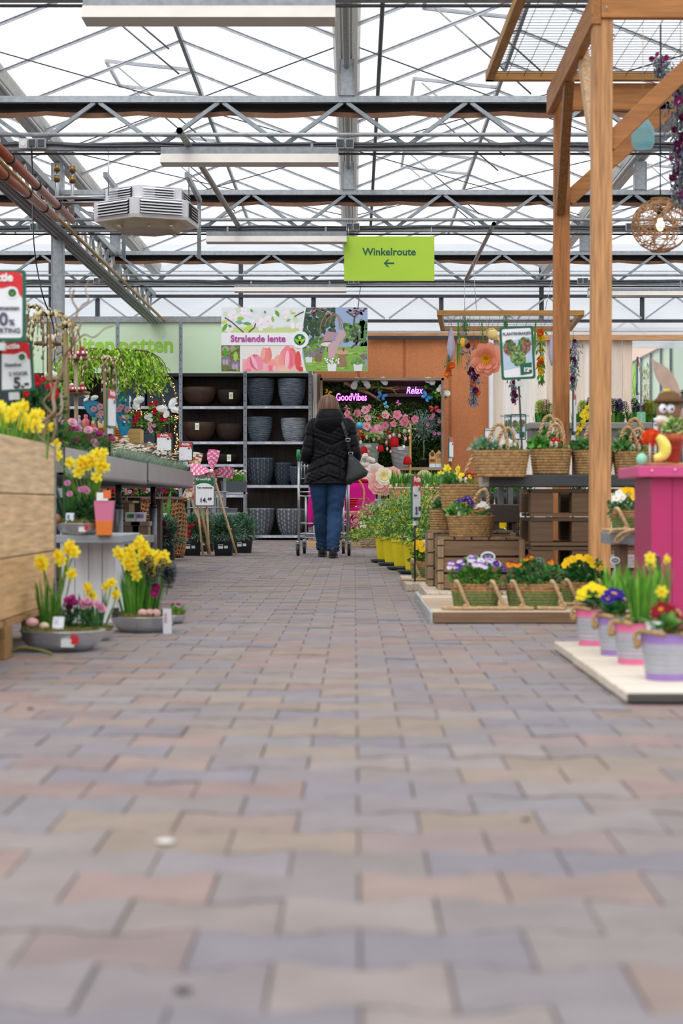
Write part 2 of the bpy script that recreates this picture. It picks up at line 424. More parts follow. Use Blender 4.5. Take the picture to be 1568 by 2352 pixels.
# trough lamps under the trusses
def trough(x0, x1, y, ytop, ybot, lab):
    p, q = at(x0, ytop, y), at(x1, ybot, y); h = p.z-q.z
    t = thing('trough_lamp', lab, 'lamp', ((p.x+q.x)/2, y, q.z), group=None)
    L = (q.x-p.x)/2
    c = MB(); c.box((-L, -.03, h*.62), (L, .05, h*1.1), '8f9499'); c.build('housing', M_GALV, t)
    for sx in (-.7, .7): c = MB(); c.box((L*sx-.01, .0, h*1.05), (L*sx+.01, .02, max(h*1.06, ZB-.02-q.z)), '8f9499'); c.build('bracket', M_GALV, t)
    c = MB(); d = .14
    c.add([(-L, -.04, h*.65), (L, -.04, h*.65), (L, -.04-d*.4, 0), (-L, -.04-d*.4, 0), (-L, .06, h*.65), (L, .06, h*.65), (L, .10, 0), (-L, .10, 0), (-L+.02, 0, h*.3), (L-.02, 0, h*.3)],
          [(0, 3, 2, 1), (4, 5, 6, 7), (0, 4, 7, 3), (1, 2, 6, 5), (3, 7, 6, 2)], 'cfcac2'); c.build('reflector', M_PAINT, t)
trough(192, 770, 9.6, 0, 50, 'long white trough lamp cut by the top edge of the view')
trough(370, 777, 13.7, 343, 378, 'long white trough lamp below the nearest full truss')
trough(474, 796, 17.8, 535, 558, 'long white trough lamp to the left of the lime route sign')
trough(538, 795, 22.1, 655, 671, 'long white trough lamp above the spring banner')
trough(1350, 1600, 22.1, 664, 680, 'long white trough lamp at the right behind the pergola posts')

# pipes along the house
def pipe(a, b, r, col, lab, n=12, name='roof_pipe'):
    c = MB(); d = (Vector(b)-Vector(a)).normalized()
    c.tube([a, b], r, col, n, caps=False); c.tube([Vector(a)+d*.002, b], r*.8, '1e1f22', n, caps=False)
    simple(name, c, M_GALV, lab, 'pipe')
pipe(at(412, 300, 13.2), at(548, 520, 17.9), .026, '8c8a84', 'grey drain pipe with an open end slanting down left of middle')
pipe(at(1134, 514, 17.5), at(1070, 641, 22.2), .022, '9a9a98', 'grey pipe with an open end slanting down right of the lime route sign')
pipe(at(880, -20, 11.5), at(851, 520, 20.3), .016, '4f5357', 'thin dark rod running away above the lime route sign')

# ridge vents: opened frames with struts
def vent(rx, y, sd, lab):
    t = thing('roof_vent', lab, 'roof vent', (rx, y, ZR), group='opened ridge vents')
    Lx, w, up = .85, 1.0, radians(6)
    dx, dz = cos(up)*Lx*sd, sin(up)*Lx
    c = MB()
    for a, b in (((0, 0, 0), (dx, 0, dz)), ((0, w, 0), (dx, w, dz)), ((dx, 0, dz), (dx, w, dz)), ((0, 0, 0), (0, w, 0))): c.bar(a, b, .03, .03, '8e9298')
    c.build('frame', M_GALV, t)
    c = MB(); c.face([(0, 0, 0), (dx, 0, dz), (dx, w, dz), (0, w, 0)], 'eef2f5'); c.build('pane', M_ROOF, t)
    for k in (.1, w-.1):
        c = MB(); c.tube([(dx*.9, k, dz*.9-.01), (-sd*.1, k+.25, -.62)], .008, '8f9397', 6); c.build('strut', M_GALV, t)
k = 0
for rx, ys, sd in [(-1.56, (13.4, 16.9, 20.2), -1), (1.45, (14.1, 17.6, 21.2), -1), (4.46, (17.3, 21.0), -1), (-4.58, (18.5, 22.0), -1)]:
    for y in ys: vent(rx, y, sd, 'glass ridge vent standing open with thin struts')
# bracing wires
c0 = 0
for gi in (0, 1, 2, 3):
    for y in (13.9, 18.0):
        for s, w in ((0, 'one way'), (1, 'the other way')):
            a = (GX[gi]+.05, y, ZG+.05) if s == 0 else (GX[gi+1]-.05, y, ZG+.05); b = (GX[gi+1]-.05, y+4.1, ZG+.05) if s == 0 else (GX[gi]+.05, y+4.1, ZG+.05)
            c = MB(); c.tube([a, b], .006, '5b5e63', 5)
            simple('bracing_wire', c, M_DARKST, 'thin steel bracing wire crossing under the roof glass', 'wire', 'bracing wires under the roof')

# ------------------------------------------------------------------ back wall
YB = 26.8
def wall_rect(name, x0, x1, y0, y1, Y, col, mat, label, parent=None, thick=.02):
    p, q = at(x0, y0, Y), at(x1, y1, Y); c = MB(); c.box((p.x, Y, q.z), (q.x, Y+thick, p.z), col)
    return c.build(name, mat, parent)
wb = struct(wall_rect('wall_back', -60, 1640, 560, 800, YB, 'e4e8ec', M_POLY, ''), 'translucent polycarbonate end wall')
for (y0, y1, Y, col) in [(677, 684, YB-.06, '3a3b40'), (734, 741, YB-.06, '3a3b40'), (655, 659, YB-.05, '9b9fa3')]:
    p, q = at(-60, y0, Y), at(1640, y1, Y); c = MB(); c.box((p.x, Y-.03, q.z), (q.x, Y, p.z), col); c.build('wall_rail', M_DARKST, wb)
for x in (117, 224, 553, 720, 1013, 1243, 1474):
    c = MB(); p, q = at(x-5, 600 if x in (117, 553, 1243) else 680, YB-.03), at(x+5, 738, YB-.03); c.box((p.x, YB-.05, q.z), (q.x, YB-.01, p.z), '3c3d42'); c.build('wall_stud', M_DARKST, wb)
for k in range(-1, 16):
    xa = -5.9+k*.985
    for sd in (1, -1):
        c = MB(); c.bar((xa, YB-.07, ZT-.05), (xa+sd*.46, YB-.07, ZB), .028, .02, 'a6abb0', up=(0, 1, 0)); c.build('wall_brace', M_GALV, wb)
for y in (580, 600, 622, 668, 760):
    c = MB(); p = at(-60, y, YB-.01); q = at(1640, y+2, YB-.01); c.box((p.x, YB-.015, q.z), (q.x, YB, p.z), 'aab0b8'); c.build('panel_seam', M_GALV, wb)

# light green sign panels with the letters of the pot department
YP = 26.35
gp = struct(wall_rect('wall_sign_panel', -60, 718, 740, 861, YP, 'd0e8c8', M_PAPER, ''), 'pale green sign panels above the shelving')
p, q = at(-60, 727, YP-.02), at(718, 740, YP-.02); c = MB(); c.box((p.x, YP-.04, q.z), (q.x, YP, p.z), '9b9da0'); c.build('top_rail', M_GALV, gp)
s = YP/FP
text_obj('lettering', 'Buiten', 49*s, at(137, 808, YP-.004), '9bcf3b', gp, bold=.028, sx=1.0)
text_obj('lettering', 'potten', 49*s, at(272, 808, YP-.004), '9bcf3b', gp, bold=.028, sx=.96)

# orange cloth wall, plank wall, posts
og = MB()
p, q = at(714, 778, 26.4), at(1135, 1245, 26.4); n = 60
for i in range(n):
    xa = p.x+(q.x-p.x)*i/n; xb = p.x+(q.x-p.x)*(i+1)/n; f = lambda x: .012*sin(x*9)+.008*sin(x*23+1)
    og.face([(xa, 26.4+f(xa), 0), (xb, 26.4+f(xb), 0), (xb, 26.4+f(xb), p.z), (xa, 26.4+f(xa), p.z)], 'c98258' if i % 15 else 'ad6a45', True)
struct(og.build('wall_orange_cloth', M_CLOTH), 'orange-brown cloth covered wall')
c = MB()
for y0, y1, col, Y in ((771, 779, '2e2d31', 26.3), (763, 771, 'b98c62', 26.35)):
    a, b = at(844, y0, Y), at(1135, y1, Y); c.box((a.x, Y, b.z), (b.x, Y+.04, a.z), col)
struct(c.build('trim_1', M_WX), 'dark and wooden rails above the orange wall')
c = MB(); rr = random.Random(5); x = 1133
while x < 1452:
    w = rr.choice([18, 20, 22, 24]); a, b = at(x, 780, 26.2), at(min(x+w, 1452), 780, 26.2)
    c.box((a.x+.004, 26.2+rr.uniform(0, .01), 0), (b.x-.002, 26.23, a.z), jit(rr.choice(['e6dacb', 'eae2d8', 'e2cfb8', 'e6e2dc', 'e4d6c6']), .05, rr)); x += w
struct(c.build('wall_planks', M_WPALE), 'pale whitewashed vertical plank wall')
c = MB(); a, b = at(1126, 769, 26.1), at(1570, 781, 26.1); c.box((a.x, 26.1, b.z), (b.x, 26.2, a.z), 'c9996b'); struct(c.build('trim_2', M_WX), 'wooden rail on top of the plank wall')
c = MB(); a, b = at(1123, 776, 26.1), at(1133, 1240, 26.1); c.box((a.x, 26.1, 0), (b.x, 26.3, a.z), 'e3e6ea'); struct(c.build('trim_3', M_PAINT), 'white corner post')
c = MB(); a, b = at(718, 741, 26.0), at(728, 1240, 26.0); c.box((a.x, 26.0, 0), (b.x, 26.3, at(0, 858, 26).z), 'd9d2ca'); struct(c.build('trim_4', M_WZ), 'white painted post beside the shelving')
c = MB(); a, b = at(728, 860, 25.95), at(737, 1240, 25.95); c.box((a.x, 25.95, 0), (b.x, 26.3, a.z), '6d5646'); struct(c.build('trim_5', M_WZ), 'brown wooden post beside the shelving')

# annex seen through the gap at the right
an = struct(MB().add([(5.12, 27, HC+1.79), (5.12, 38, HC+1.79), (5.12, 38, HC+2.6), (5.12, 27, HC+2.6)], [(0, 1, 2, 3)], 'cfe6cf').build('wall_annex', M_PAPER), 'pale green panels on the annex side wall')
c = MB()
for y in (28.0, 28.9, 29.9, 30.9, 32.0, 33.2): c.box((5.07, y, 0), (5.11, y+.03, HC+2.62), '8f9598')
c.box((5.08, 27, HC+1.76), (5.11, 38, HC+1.79), '75797c'); c.box((5.08, 27, HC+2.6), (5.11, 38, HC+2.63), '75797c')
c.build('panel_post', M_GALV, an)
c = MB(); c.box((5.12, 27, 0), (5.2, 38, HC+1.77), '17181a'); c.build('shelf_backing', M_MATTE, an)
c = MB(); c.box((5.10, 31.6, HC+1.82), (5.115, 33.1, HC+2.57), '9bc75a'); rr = random.Random(9)
for k in range(260):
    y = rr.uniform(30.0, 30.8) if k % 2 else rr.uniform(31.6, 33.1); z = HC+1.85+rr.random()**1.3*.6
    c.ball((5.095, y, z), rr.uniform(.012, .035), jit(rr.choice(['e9d6b8', 'e2d0a0', 'f0e4d0', '6f8f45', '55753a'] if k % 2 else ['86b548', '6fa03b', 'a8cf68']), .1, rr), 6, 4, sc=(.15, 1, 1.3))
c.build('printed_plants', M_PAPER, an)
c = MB(); c.box((3.2, 38, 0), (8, 38.1, 4.4), 'dcc3b6'); c.build('annex_end', M_PAPER, an)
c = MB(); c.box((3.6, 29.2, HC+2.72), (6, 29.26, HC+2.80), '9aa4ad'); c.bar((4.6, 29.2, HC+3.1), (5.0, 29.2, HC+2.75), .03, .03, 'a5abb1'); c.bar((4.6, 29.2, HC+3.1), (4.1, 29.2, HC+2.75), .03, .03, 'a5abb1'); c.build('annex_beam', M_GALV, an)

# ------------------------------------------------------------------ printed things: helpers
def ell(mb, P, cx, cy, rx, ry, col, lay=1, rot=0, n=14):
    pts = []
    for j in range(n):
        a = 2*pi*j/n; x, y = rx*cos(a), ry*sin(a); pts.append(P(cx+x*cos(rot)-y*sin(rot), cy+x*sin(rot)+y*cos(rot), lay))
    mb.face(pts, col)
def leafshape(mb, P, x0, y0, x1, y1, w, col, lay=1):
    dx, dy = x1-x0, y1-y0; L = sqrt(dx*dx+dy*dy); nx, ny = -dy/L*w/2, dx/L*w/2
    mb.face([P(x0, y0, lay), P(x0+dx*.3+nx*.8, y0+dy*.3+ny*.8, lay), P(x0+dx*.6+nx, y0+dy*.6+ny, lay), P(x1, y1, lay),
             P(x0+dx*.6-nx, y0+dy*.6-ny, lay), P(x0+dx*.3-nx*.8, y0+dy*.3-ny*.8, lay)], col)
def logo(mb, P, cx, cy, r, lay=3, ring=None):
    if ring: ell(mb, P, cx, cy, r*1.55, r*1.55, ring, lay, n=24)
    ell(mb, P, cx, cy, r, r, '16704f', lay+1, n=22)
    ell(mb, P, cx, cy-r*.35, r*.26, r*.34, 'd8e84a', lay+2, n=10)
    for s in (-1, 1):
        mb.face([P(cx, cy+r*.95, lay+3), P(cx-s*r*.28, cy+r*.45, lay+3), P(cx+s*r*.35, cy-r*.05, lay+3), P(cx+s*r*1.12, cy-r*.3, lay+3), P(cx+s*r*.75, cy+r*.25, lay+3), P(cx+s*r*.4, cy+r*.6, lay+3)], 'a4d233' if s > 0 else '86c32f')
def poly(mb, P, pts, col, lay=1): mb.face([P(x, y, lay) for x, y in pts], col)

# lime route sign
Y = 17.82
t = thing('route_sign', 'lime green hanging sign reading Winkelroute with a left arrow', 'sign', at(893, 645, Y))
c = MB(); a, b = at(790, 543, Y), at(997, 645, Y); c.box((a.x, Y, b.z), (b.x, Y+.012, a.z), 'b2d93c'); c.build('board', M_PAPER, t, True, bevel=.002)
s = Y/FP
text_obj('lettering', 'Winkelroute', 23.5*s, at(893.5, 586, Y-.002), '15604c', t, bold=.022, align='CENTER')
c = MB(); P = lambda x, y, l=1: at(x, y, Y-.002*l)
poly(c, P, [(883, 602.7), (905, 602.7), (905, 606.3), (883, 606.3)], '15604c')
poly(c, P, [(881, 604.5), (889.5, 596), (893.5, 596), (885.5, 604.5), (893.5, 613), (889.5, 613)], '15604c', 1.2); c.build('arrow', M_PAPER, t, True)
for x in (800, 990):
    c = MB(); c.tube([at(x, 543, Y+.006), at(x, 522, Y+.006)], .003, 'd8dadc', 5); c.build('hanger', M_STEEL, t, True)

# spring banner
Y = 25.3
t = thing('banner', 'wide spring banner reading Stralende lente with tulip, blossom and garden pictures', 'banner', at(676, 853, Y))
P = lambda x, y, l=1: at(x, y, Y-.0015*l)
c = MB(); a, b = at(508, 706, Y), at(844, 853, Y); c.box((a.x, Y, b.z), (b.x, Y+.006, a.z), 'eceef4'); c.build('cloth', M_PAPER, t, True)
rr = random.Random(21)
c = MB()                                     # blossom picture
poly(c, P, [(508, 706), (701, 706), (692, 764), (508, 764)], 'e3ebee'); poly(c, P, [(508, 752), (692, 752), (692, 764), (508, 764)], 'c9dd96', 1.5)
for k in range(40): ell(c, P, rr.uniform(512, 690), rr.uniform(710, 750), rr.uniform(3, 9), rr.uniform(3, 7), jit(rr.choice(['f2eef5', 'dfe9e4', 'e9e4f0', 'cfe3c4']), .05, rr), 1.6+k*.02)
for fx, fy, fr in ((600, 745, 14), (535, 724, 12), (615, 738, 12), (560, 716, 9), (655, 722, 9), (688, 750, 8), (527, 757, 8)):
    for j in range(5):
        a = j*1.257+rr.random(); ell(c, P, fx+cos(a)*fr*.6, fy+sin(a)*fr*.6, fr*.55, fr*.42, jit('f3edf4', .03, rr), 2.6+j*.05, a)
    ell(c, P, fx, fy, fr*.13, fr*.13, 'd8c98a', 3.2)
for x0, y0, x1, y1, w, col in ((508, 742, 522, 736, 8, 'd2d84e'), (510, 762, 522, 742, 8, '5aa83a'), (543, 731, 561, 731, 9, '9ccb48'), (541, 738, 558, 742, 9, '6fb59a'), (557, 742, 578, 744, 8, '58a86c'), (561, 757, 580, 748, 11, 'c5dc4a'), (575, 709, 580, 718, 6, '5da65b'), (632, 712, 641, 728, 9, '63ab35'), (607, 713, 610, 721, 5, '5d9f63'), (625, 725, 627, 741, 6, '8fc544'), (657, 738, 668, 732, 6, '89bf58'), (668, 719, 680, 719, 5, 'c1d952'), (524, 746, 532, 752, 6, '3f9a58')): leafshape(c, P, x0, y0, x1, y1, w, col, 3.5)
for q in (((516, 729), (534, 741), (546, 752), (560, 764)), ((570, 764), (578, 757), (584, 752), (587, 742)), ((676, 727), (690, 719), (700, 715))):
    for u, v in zip(q, q[1:]):
        n = Vector((u[1]-v[1], v[0]-u[0])).normalized()*1.3; poly(c, P, [(u[0]+n.x, u[1]+n.y), (v[0]+n.x, v[1]+n.y), (v[0]-n.x, v[1]-n.y), (u[0]-n.x, u[1]-n.y)], '5a4a44', 3.8)
c.build('blossom_picture', M_PAPER, t, True)
c = MB()                                     # bulbs picture
poly(c, P, [(508, 793), (551, 793), (551, 853), (508, 853)], '6f7444')
for k in range(50): ell(c, P, rr.uniform(510, 549), rr.uniform(796, 851), 3, 2, jit(rr.choice(['8b9a3c', '5a5634', 'a0a860', '4f5a34']), .2, rr), 1.3+k*.01)
for x, y, r in ((519, 828, 11), (540, 839, 11), (518, 802, 8), (534, 800, 7)): ell(c, P, x, y, r, r*.95, jit('8a7b9a' if y > 820 else 'a79f93', .1, rr), 2.2)
for x in (514, 521, 536, 543): ell(c, P, x, 832 if x < 530 else 842, 3, 7, 'b9a9bd', 2.5)
leafshape(c, P, 518, 822, 516, 797, 11, '55a13a', 2.8); leafshape(c, P, 541, 831, 541, 806, 12, '9fcb55', 2.8); leafshape(c, P, 524, 812, 551, 795, 4, '7fb43c', 2.8)
c.build('bulb_picture', M_PAPER, t, True)
c = MB()                                     # tulips picture
poly(c, P, [(556, 793), (686, 793), (690, 820), (697, 853), (556, 853)], 'e9e6df')
poly(c, P, [(556, 825), (691, 825), (697, 853), (556, 853)], 'eeb7b0', 1.2)
for x, y, w, h, r, col in ((563, 845, 12, 30, 0, 'f3a9b5'), (572, 838, 16, 40, .1, 'ee9aa6'), (611, 817, 26, 36, 0, 'ee8f86'), (604, 812, 10, 30, .1, 'f2a79d'), (619, 812, 10, 30, -.1, 'ea8a84'), (588, 832, 28, 38, -.35, 'e0628a'), (594, 834, 18, 36, -.3, 'ef8fae'), (584, 832, 9, 36, -.4, 'f6b6c4'), (637, 830, 18, 30, .2, 'f2aca0'), (650, 820, 18, 40, .2, 'ee9d96'), (660, 812, 24, 36, 0, 'ee8793'), (672, 818, 18, 40, -.1, 'e66e6a'), (684, 828, 14, 44, 0, 'e0504f'), (664, 826, 26, 44, 0, 'ef7f92'), (659, 826, 10, 42, .05, 'f8bcc4'), (669, 826, 8, 38, 0, 'ea6a84'), (625, 838, 18, 22, 0, 'f09c8c'), (620, 848, 22, 18, 0, 'ea6f93'), (613, 848, 8, 16, 0, 'f5a7bf'), (630, 847, 9, 16, 0, 'f3b9c0'), (653, 850, 24, 12, 0, 'f2c6ae'), (570, 852, 16, 10, 0, 'f0819c'), (690, 848, 12, 12, 0, 'd83f3f')):
    P2 = lambda a, b, l=1: P(min(max(a, 556.5), 689+max(0, (b-810)*.17)), min(b, 853), l)
    ell(c, P2, x, y, w/2, h/2, jit(col, .04, rr), 1.5+(c.f.__len__())*.035, r, 18)
c.build('tulip_picture', M_PAPER, t, True)
c = MB()                                     # garden picture
edge = [(702, 706), (697, 730), (693, 755), (692, 785), (693, 815), (697, 835), (702, 853)]
poly(c, P, edge+[(844, 853), (844, 706)], '9cb4d6')
cl = lambda a, b, l=1: P(min(max(a, 693.5+abs(b-780)*.11), 843), min(max(b, 706.5), 852.5), l)
for k in range(170):
    x, y = rr.uniform(696, 768), rr.uniform(707, 772); ell(c, cl, x, y, rr.uniform(3, 6), rr.uniform(3, 7), jit(rr.choice(['2f4634', '3b5a38', '26392e', '47643f']), .2, rr), 1.3+k*.004)
for k in range(90):
    x, y = rr.uniform(790, 843), rr.uniform(745, 785); ell(c, cl, x, y, rr.uniform(3, 6), rr.uniform(3, 5), jit(rr.choice(['4d7a3c', '6d9a4c', '30452f']), .2, rr), 1.3+k*.004)
for k in range(30): ell(c, cl, rr.uniform(826, 843), rr.uniform(735, 800), 4, 6, jit('5c8a4a', .2, rr), 1.8)
poly(c, cl, [(693, 800), (844, 795), (844, 853), (700, 853)], '86b24a', 2)
for k in range(60): ell(c, cl, rr.uniform(700, 842), rr.uniform(800, 850), 6, 1.5, jit(rr.choice(['a3cf5a', '6d9a44', '78a852']), .15, rr), 2.1+k*.003)
for k in range(70): ell(c, cl, rr.uniform(697, 762), rr.uniform(776, 808), 4, 4, jit(rr.choice(['4f7a35', '6f9a3f', '3c5f30']), .2, rr), 2.3+k*.003)
for bx, n_ in ((735, 16), (820, 26)):
    for k in range(n_): ell(c, cl, bx+rr.uniform(-22, 22), rr.uniform(707, 722), 3, 2, jit(rr.choice(['9d5a72', 'c08a9c', '6a4a58']), .2, rr), 2.3)
for q in (((818, 795), (821, 770), (812, 745), (814, 728), (795, 715)), ((814, 728), (830, 712)), ((806, 800), (822, 785), (818, 770))):
    for u, v in zip(q, q[1:]):
        n = Vector((u[1]-v[1], v[0]-u[0])).normalized()*1.8; poly(c, cl, [(u[0]+n.x, u[1]+n.y), (v[0]+n.x, v[1]+n.y), (v[0]-n.x, v[1]-n.y), (u[0]-n.x, u[1]-n.y)], '5d4f50', 2.6)
for (cx, cy, rx, ry, a0, a1) in ((762, 758, 27, 40, 1.7, 6.0), (765, 760, 20, 36, 3.4, 6.4), (768, 758, 12, 36, 3.6, 6.2)):
    pr = None
    for j in range(19):
        a = a0+(a1-a0)*j/18; q = (cx+rx*cos(a), cy+ry*sin(a))
        if pr:
            n = Vector((pr[1]-q[1], q[0]-pr[0])).normalized()*.9; poly(c, cl, [(pr[0]+n.x, pr[1]+n.y), (q[0]+n.x, q[1]+n.y), (q[0]-n.x, q[1]-n.y), (pr[0]-n.x, pr[1]-n.y)], 'a67a62', 3+j*.01)
        pr = q
ell(c, cl, 752, 791, 16, 5, 'e8dbe0', 3.3); poly(c, cl, [(742, 783), (748, 760), (774, 764), (765, 782)], 'b994a6', 3.4)
poly(c, cl, [(753, 792), (770, 782), (778, 760), (790, 758), (795, 770), (780, 788), (766, 825), (754, 826)], 'cdaab2', 3.6)
ell(c, cl, 785, 809, 17, 5, 'caa98a', 4); poly(c, cl, [(778, 811), (793, 811), (797, 842), (772, 842)], '9a7a5a', 3.9); poly(c, cl, [(786, 799), (791, 799), (790, 807), (787, 807)], '9c2f3a', 4.2)
for x, y, w, h, pc, fc in ((709, 815, 20, 12, 'dfe3e6', '8a6aa0'), (731, 810, 22, 14, '8a6c52', '9a6aa0'), (762, 832, 26, 16, 'e8eaec', 'eceef2'), (822, 832, 26, 14, 'dfe3e6', '6a9a58'), (838, 822, 16, 14, '9aa89a', '9a5aa0')):
    poly(c, cl, [(x-w*.42, y+4), (x+w*.42, y+4), (x+w*.34, y+h+6), (x-w*.34, y+h+6)], pc, 4)
    for k in range(26): ell(c, cl, x+rr.uniform(-w*.6, w*.6), y+rr.uniform(-9, 5), 2.2, 2, jit(rr.choice([fc, fc, '5f8a50']), .15, rr), 4.2+k*.01)
c.build('garden_picture', M_PAPER, t, True)
c = MB(); pr = None
for q in edge:
    if pr: poly(c, P, [(pr[0]-2, pr[1]), (pr[0]+1, pr[1]), (q[0]+1, q[1]), (q[0]-2, q[1])], 'f2f3f6', 5)
    pr = q
ell(c, P, 688, 780, 21, 20, 'f2f3f7', 5.4, n=28); poly(c, P, [(508, 764), (690, 764), (690, 793), (508, 793)], 'eff0f5', 5); logo(c, P, 688, 780, 13, 6)
c.build('emblem', M_PAPER, t, True)
text_obj('lettering', 'Stralende lente', 21*Y/FP, at(529, 784.5, Y-.016), 'b23a9c', t, bold=.022, sx=.99)
for x in (553, 715, 822):
    c = MB(); c.tube([at(x, 706, Y), at(x+(6 if x > 800 else 0), 655 if x > 800 else 684, 26.7)], .006, '1d1d20', 5); c.build('hanger', M_DARKST, t, True)

# ------------------------------------------------------------------ price signs
def price_sign(loc, w, h, style, lines, label, yaw=0, pole=.5, name='price_sign', flag='16604b', tilt=0):
    """loc = bottom of the panel; lines = (text, x, z, size, colour, bold, align) in panel fractions"""
    t = thing(name, label, 'sign', loc, yaw)
    P = lambda x, y, l=1: Vector((x*w, -.004-.0008*l, (1-y)*h))
    f = MB(); n = 5; out = []
    rr_ = .045*min(w, h)/min(w, h)
    def rrect(x0, y0, x1, y1, r):
        pts = []
        for cx, cy, a0 in ((x1-r, y0+r, -pi/2), (x1-r, y1-r, 0), (x0+r, y1-r, pi/2), (x0+r, y0+r, pi)):
            for j in range(n): a = a0+pi/2*j/(n-1); pts.append((cx+r*cos(a), cy+r*sin(a)*w/h))
        return pts
    o = rrect(-.5, 0, .5, 1, .07)
    f.rings([[Vector((x*w, .004, (1-y)*h)) for x, y in o], [Vector((x*w, -.004, (1-y)*h)) for x, y in o]], flag, sm=False)
    fr = f.build('frame', M_PLASTIC, t)
    g = MB(); g.face([P(x, y, 1) for x, y in rrect(-.43, .045, .43, .955, .06)], 'eef0f5')
    if style in ('actie', 'groen'):
        hc = 'd9262f' if style == 'actie' else '11663f'
        k = .30 if style == 'actie' else .27
        pts = [(-.43, .10), (-.37, .047), (.37, .047), (.43, .10)]
        if style == 'actie': pts += [(.43, k+.10), (.38, k+.06), (.32, k-.02), (.2, k-.06), (.05, k-.03), (-.2, k-.05), (-.43, k-.02)]
        else: pts += [(.43, k+.08), (.2, k-.02), (0, k-.04), (-.2, k-.03), (-.43, k+.03)]
        g.face([P(x, y, 2) for x, y in pts], hc)
        if style == 'actie':
            PL = lambda x, y, l=1: P(x, y, l); rx = .075
            pts = lambda r, l: [P(.24+r*cos(2*pi*j/16), k+.03+r*sin(2*pi*j/16)*w/h, l) for j in range(16)]
            g.face(pts(.12, 3), 'eef0f5'); g.face(pts(.078, 4), '0f5a30'); g.face([P(.24, k+.07, 5), P(.19, k+.01, 5), P(.24, k+.03, 5), P(.29, k+.01, 5)], '54a83a')
    if style == 'photo':
        g.face([P(x, y, 2) for x, y in ((-.43, .30), (.43, .22), (.43, .72), (-.43, .8))], 'b5d0e2')
        r = random.Random(4)
        for cx, cy, s_ in ((-.22, .40, .2), (.22, .37, .2), (.02, .55, .27)):
            g.face([P(cx+s_*cos(a*.5)*1.1, cy+s_*sin(a*.5)*.62*w/h+.03, 2.5) for a in range(13)], 'cfd6de')
            for k in range(150):
                a = r.uniform(0, 6.28); q = s_*sqrt(r.random())*.85; x, y = cx+q*cos(a), cy+q*sin(a)*.75
                g.face([P(x+.04*cos(b*1.26), y+.028*sin(b*1.26), 3+k*.01) for b in range(5)], jit(r.choice(['3f6b35', '5a8a3e', '7a9c50', '2d4a30', '99304a' if cy < .5 else '6f9440', 'c0516a' if cy < .45 else '86a85a']), .15, r))
        g.face([P(x, y, 5) for x, y in ((.06, .70), (.40, .68), (.40, .87), (.06, .90))], '16604b')
    g.build('panel', M_PAPER, t)
    for tx, x, z, sz, col, bold, al in lines:
        o = text_obj('lettering', tx, sz*h, (0, 0, 0), col, t, bold=bold, align=al); o.location = (x*w, -.009, z*h)
    if pole:
        c = MB(); c.tube([(0, .008, -pole), (0, .008, h*.3)], .006, '22262b', 6); c.box((-.02, -.006, -.03), (.02, .014, .0), 'c9ccd0'); c.build('pole', M_DARKST, t)
    if tilt: t.rotation_euler = (0, tilt, yaw)
    return t
def px_sign(px0, py0, px1, py1, Y, *a, **k):
    p, q = at(px0, py0, Y), at(px1, py1, Y)
    if k.get('pole') == 9: k['pole'] = q.z
    return price_sign(((p.x+q.x)/2, Y, q.z), q.x-p.x, p.z-q.z, *a, **k)
ACT = lambda sz=.17: ('Actie', 0, .83, sz, 'f6f2f2', .035, 'CENTER')
px_sign(-60, 617, 60, 787, 6.7, 'actie', [('Actie', .02, .83, .155, 'f6f2f2', .04, 'CENTER'), ('Pootmenten', .38, .44, .085, '4a4f63', .02, 'RIGHT'), ('50', .16, .235, .24, '50556a', .03, 'RIGHT'), ('%', .18, .235, .11, '50556a', .03, 'LEFT'), ('KORTING', .4, .13, .095, '50556a', .02, 'RIGHT')],
        'large red and white Actie sign at the left edge, half cut off', pole=.6)
px_sign(-16, 782, 80, 901, 6.9, 'actie', [('Actie', .0, .84, .15, 'f6f2f2', .04, 'CENTER'), ('Dianthus', .02, .50, .09, '3f4558', .02, 'CENTER'), ('2 VOOR', .36, .32, .10, '3f4558', .02, 'RIGHT'), ('5.-', .38, .08, .29, '3a3f52', .035, 'RIGHT')],
        'Actie price sign reading 2 voor 5 at the left edge', pole=.35, tilt=-.05)
px_sign(446, 1093, 494, 1165, 17.57, 'groen', [('GroenRijk', -.06, .86, .115, 'e8f3ea', .02, 'CENTER'), ('Tuin windmolen', 0, .60, .075, '2c3247', .03, 'CENTER'), ('14.', .12, .16, .2, '23283a', .03, 'RIGHT'), ('49', .14, .22, .13, '23283a', .03, 'LEFT')],
        'green-headed GroenRijk price sign reading 14.49 in front of the pinwheels', pole=0, flag='6f7277')
px_sign(358, 994, 396, 1036, 13.8, 'actie', [('Actie', 0, .80, .2, 'f6f2f2', .03, 'CENTER')], 'small red Actie sign behind the silver-leaved daisies', pole=.3, flag='20433c')
px_sign(409, 1015, 443, 1060, 13.9, 'actie', [('Actie', 0, .82, .19, 'f6f2f2', .03, 'CENTER')], 'small red Actie sign at the end of the lavender tray', pole=.2, flag='20433c')
px_sign(225, 892, 285, 984, 9.6, 'actie', [('Actie', 0, .82, .17, 'f6f2f2', .03, 'CENTER')], 'Actie sign seen nearly edge-on between the metal butterflies and glassware', yaw=1.36, pole=.28)
px_sign(928, 1088, 982, 1196, 10.9, 'actie', [('Actie', 0, .83, .16, 'f6f2f2', .03, 'CENTER'), ('Brem', -.34, .52, .07, '4a4f63', .02, 'LEFT'), ('3.', .12, .14, .22, '3a3f52', .03, 'RIGHT'), ('99', .14, .21, .13, '3a3f52', .03, 'LEFT')],
        'Actie price sign reading 3.99 on a black pole before the yellow broom shrubs', yaw=1.13, pole=.382)
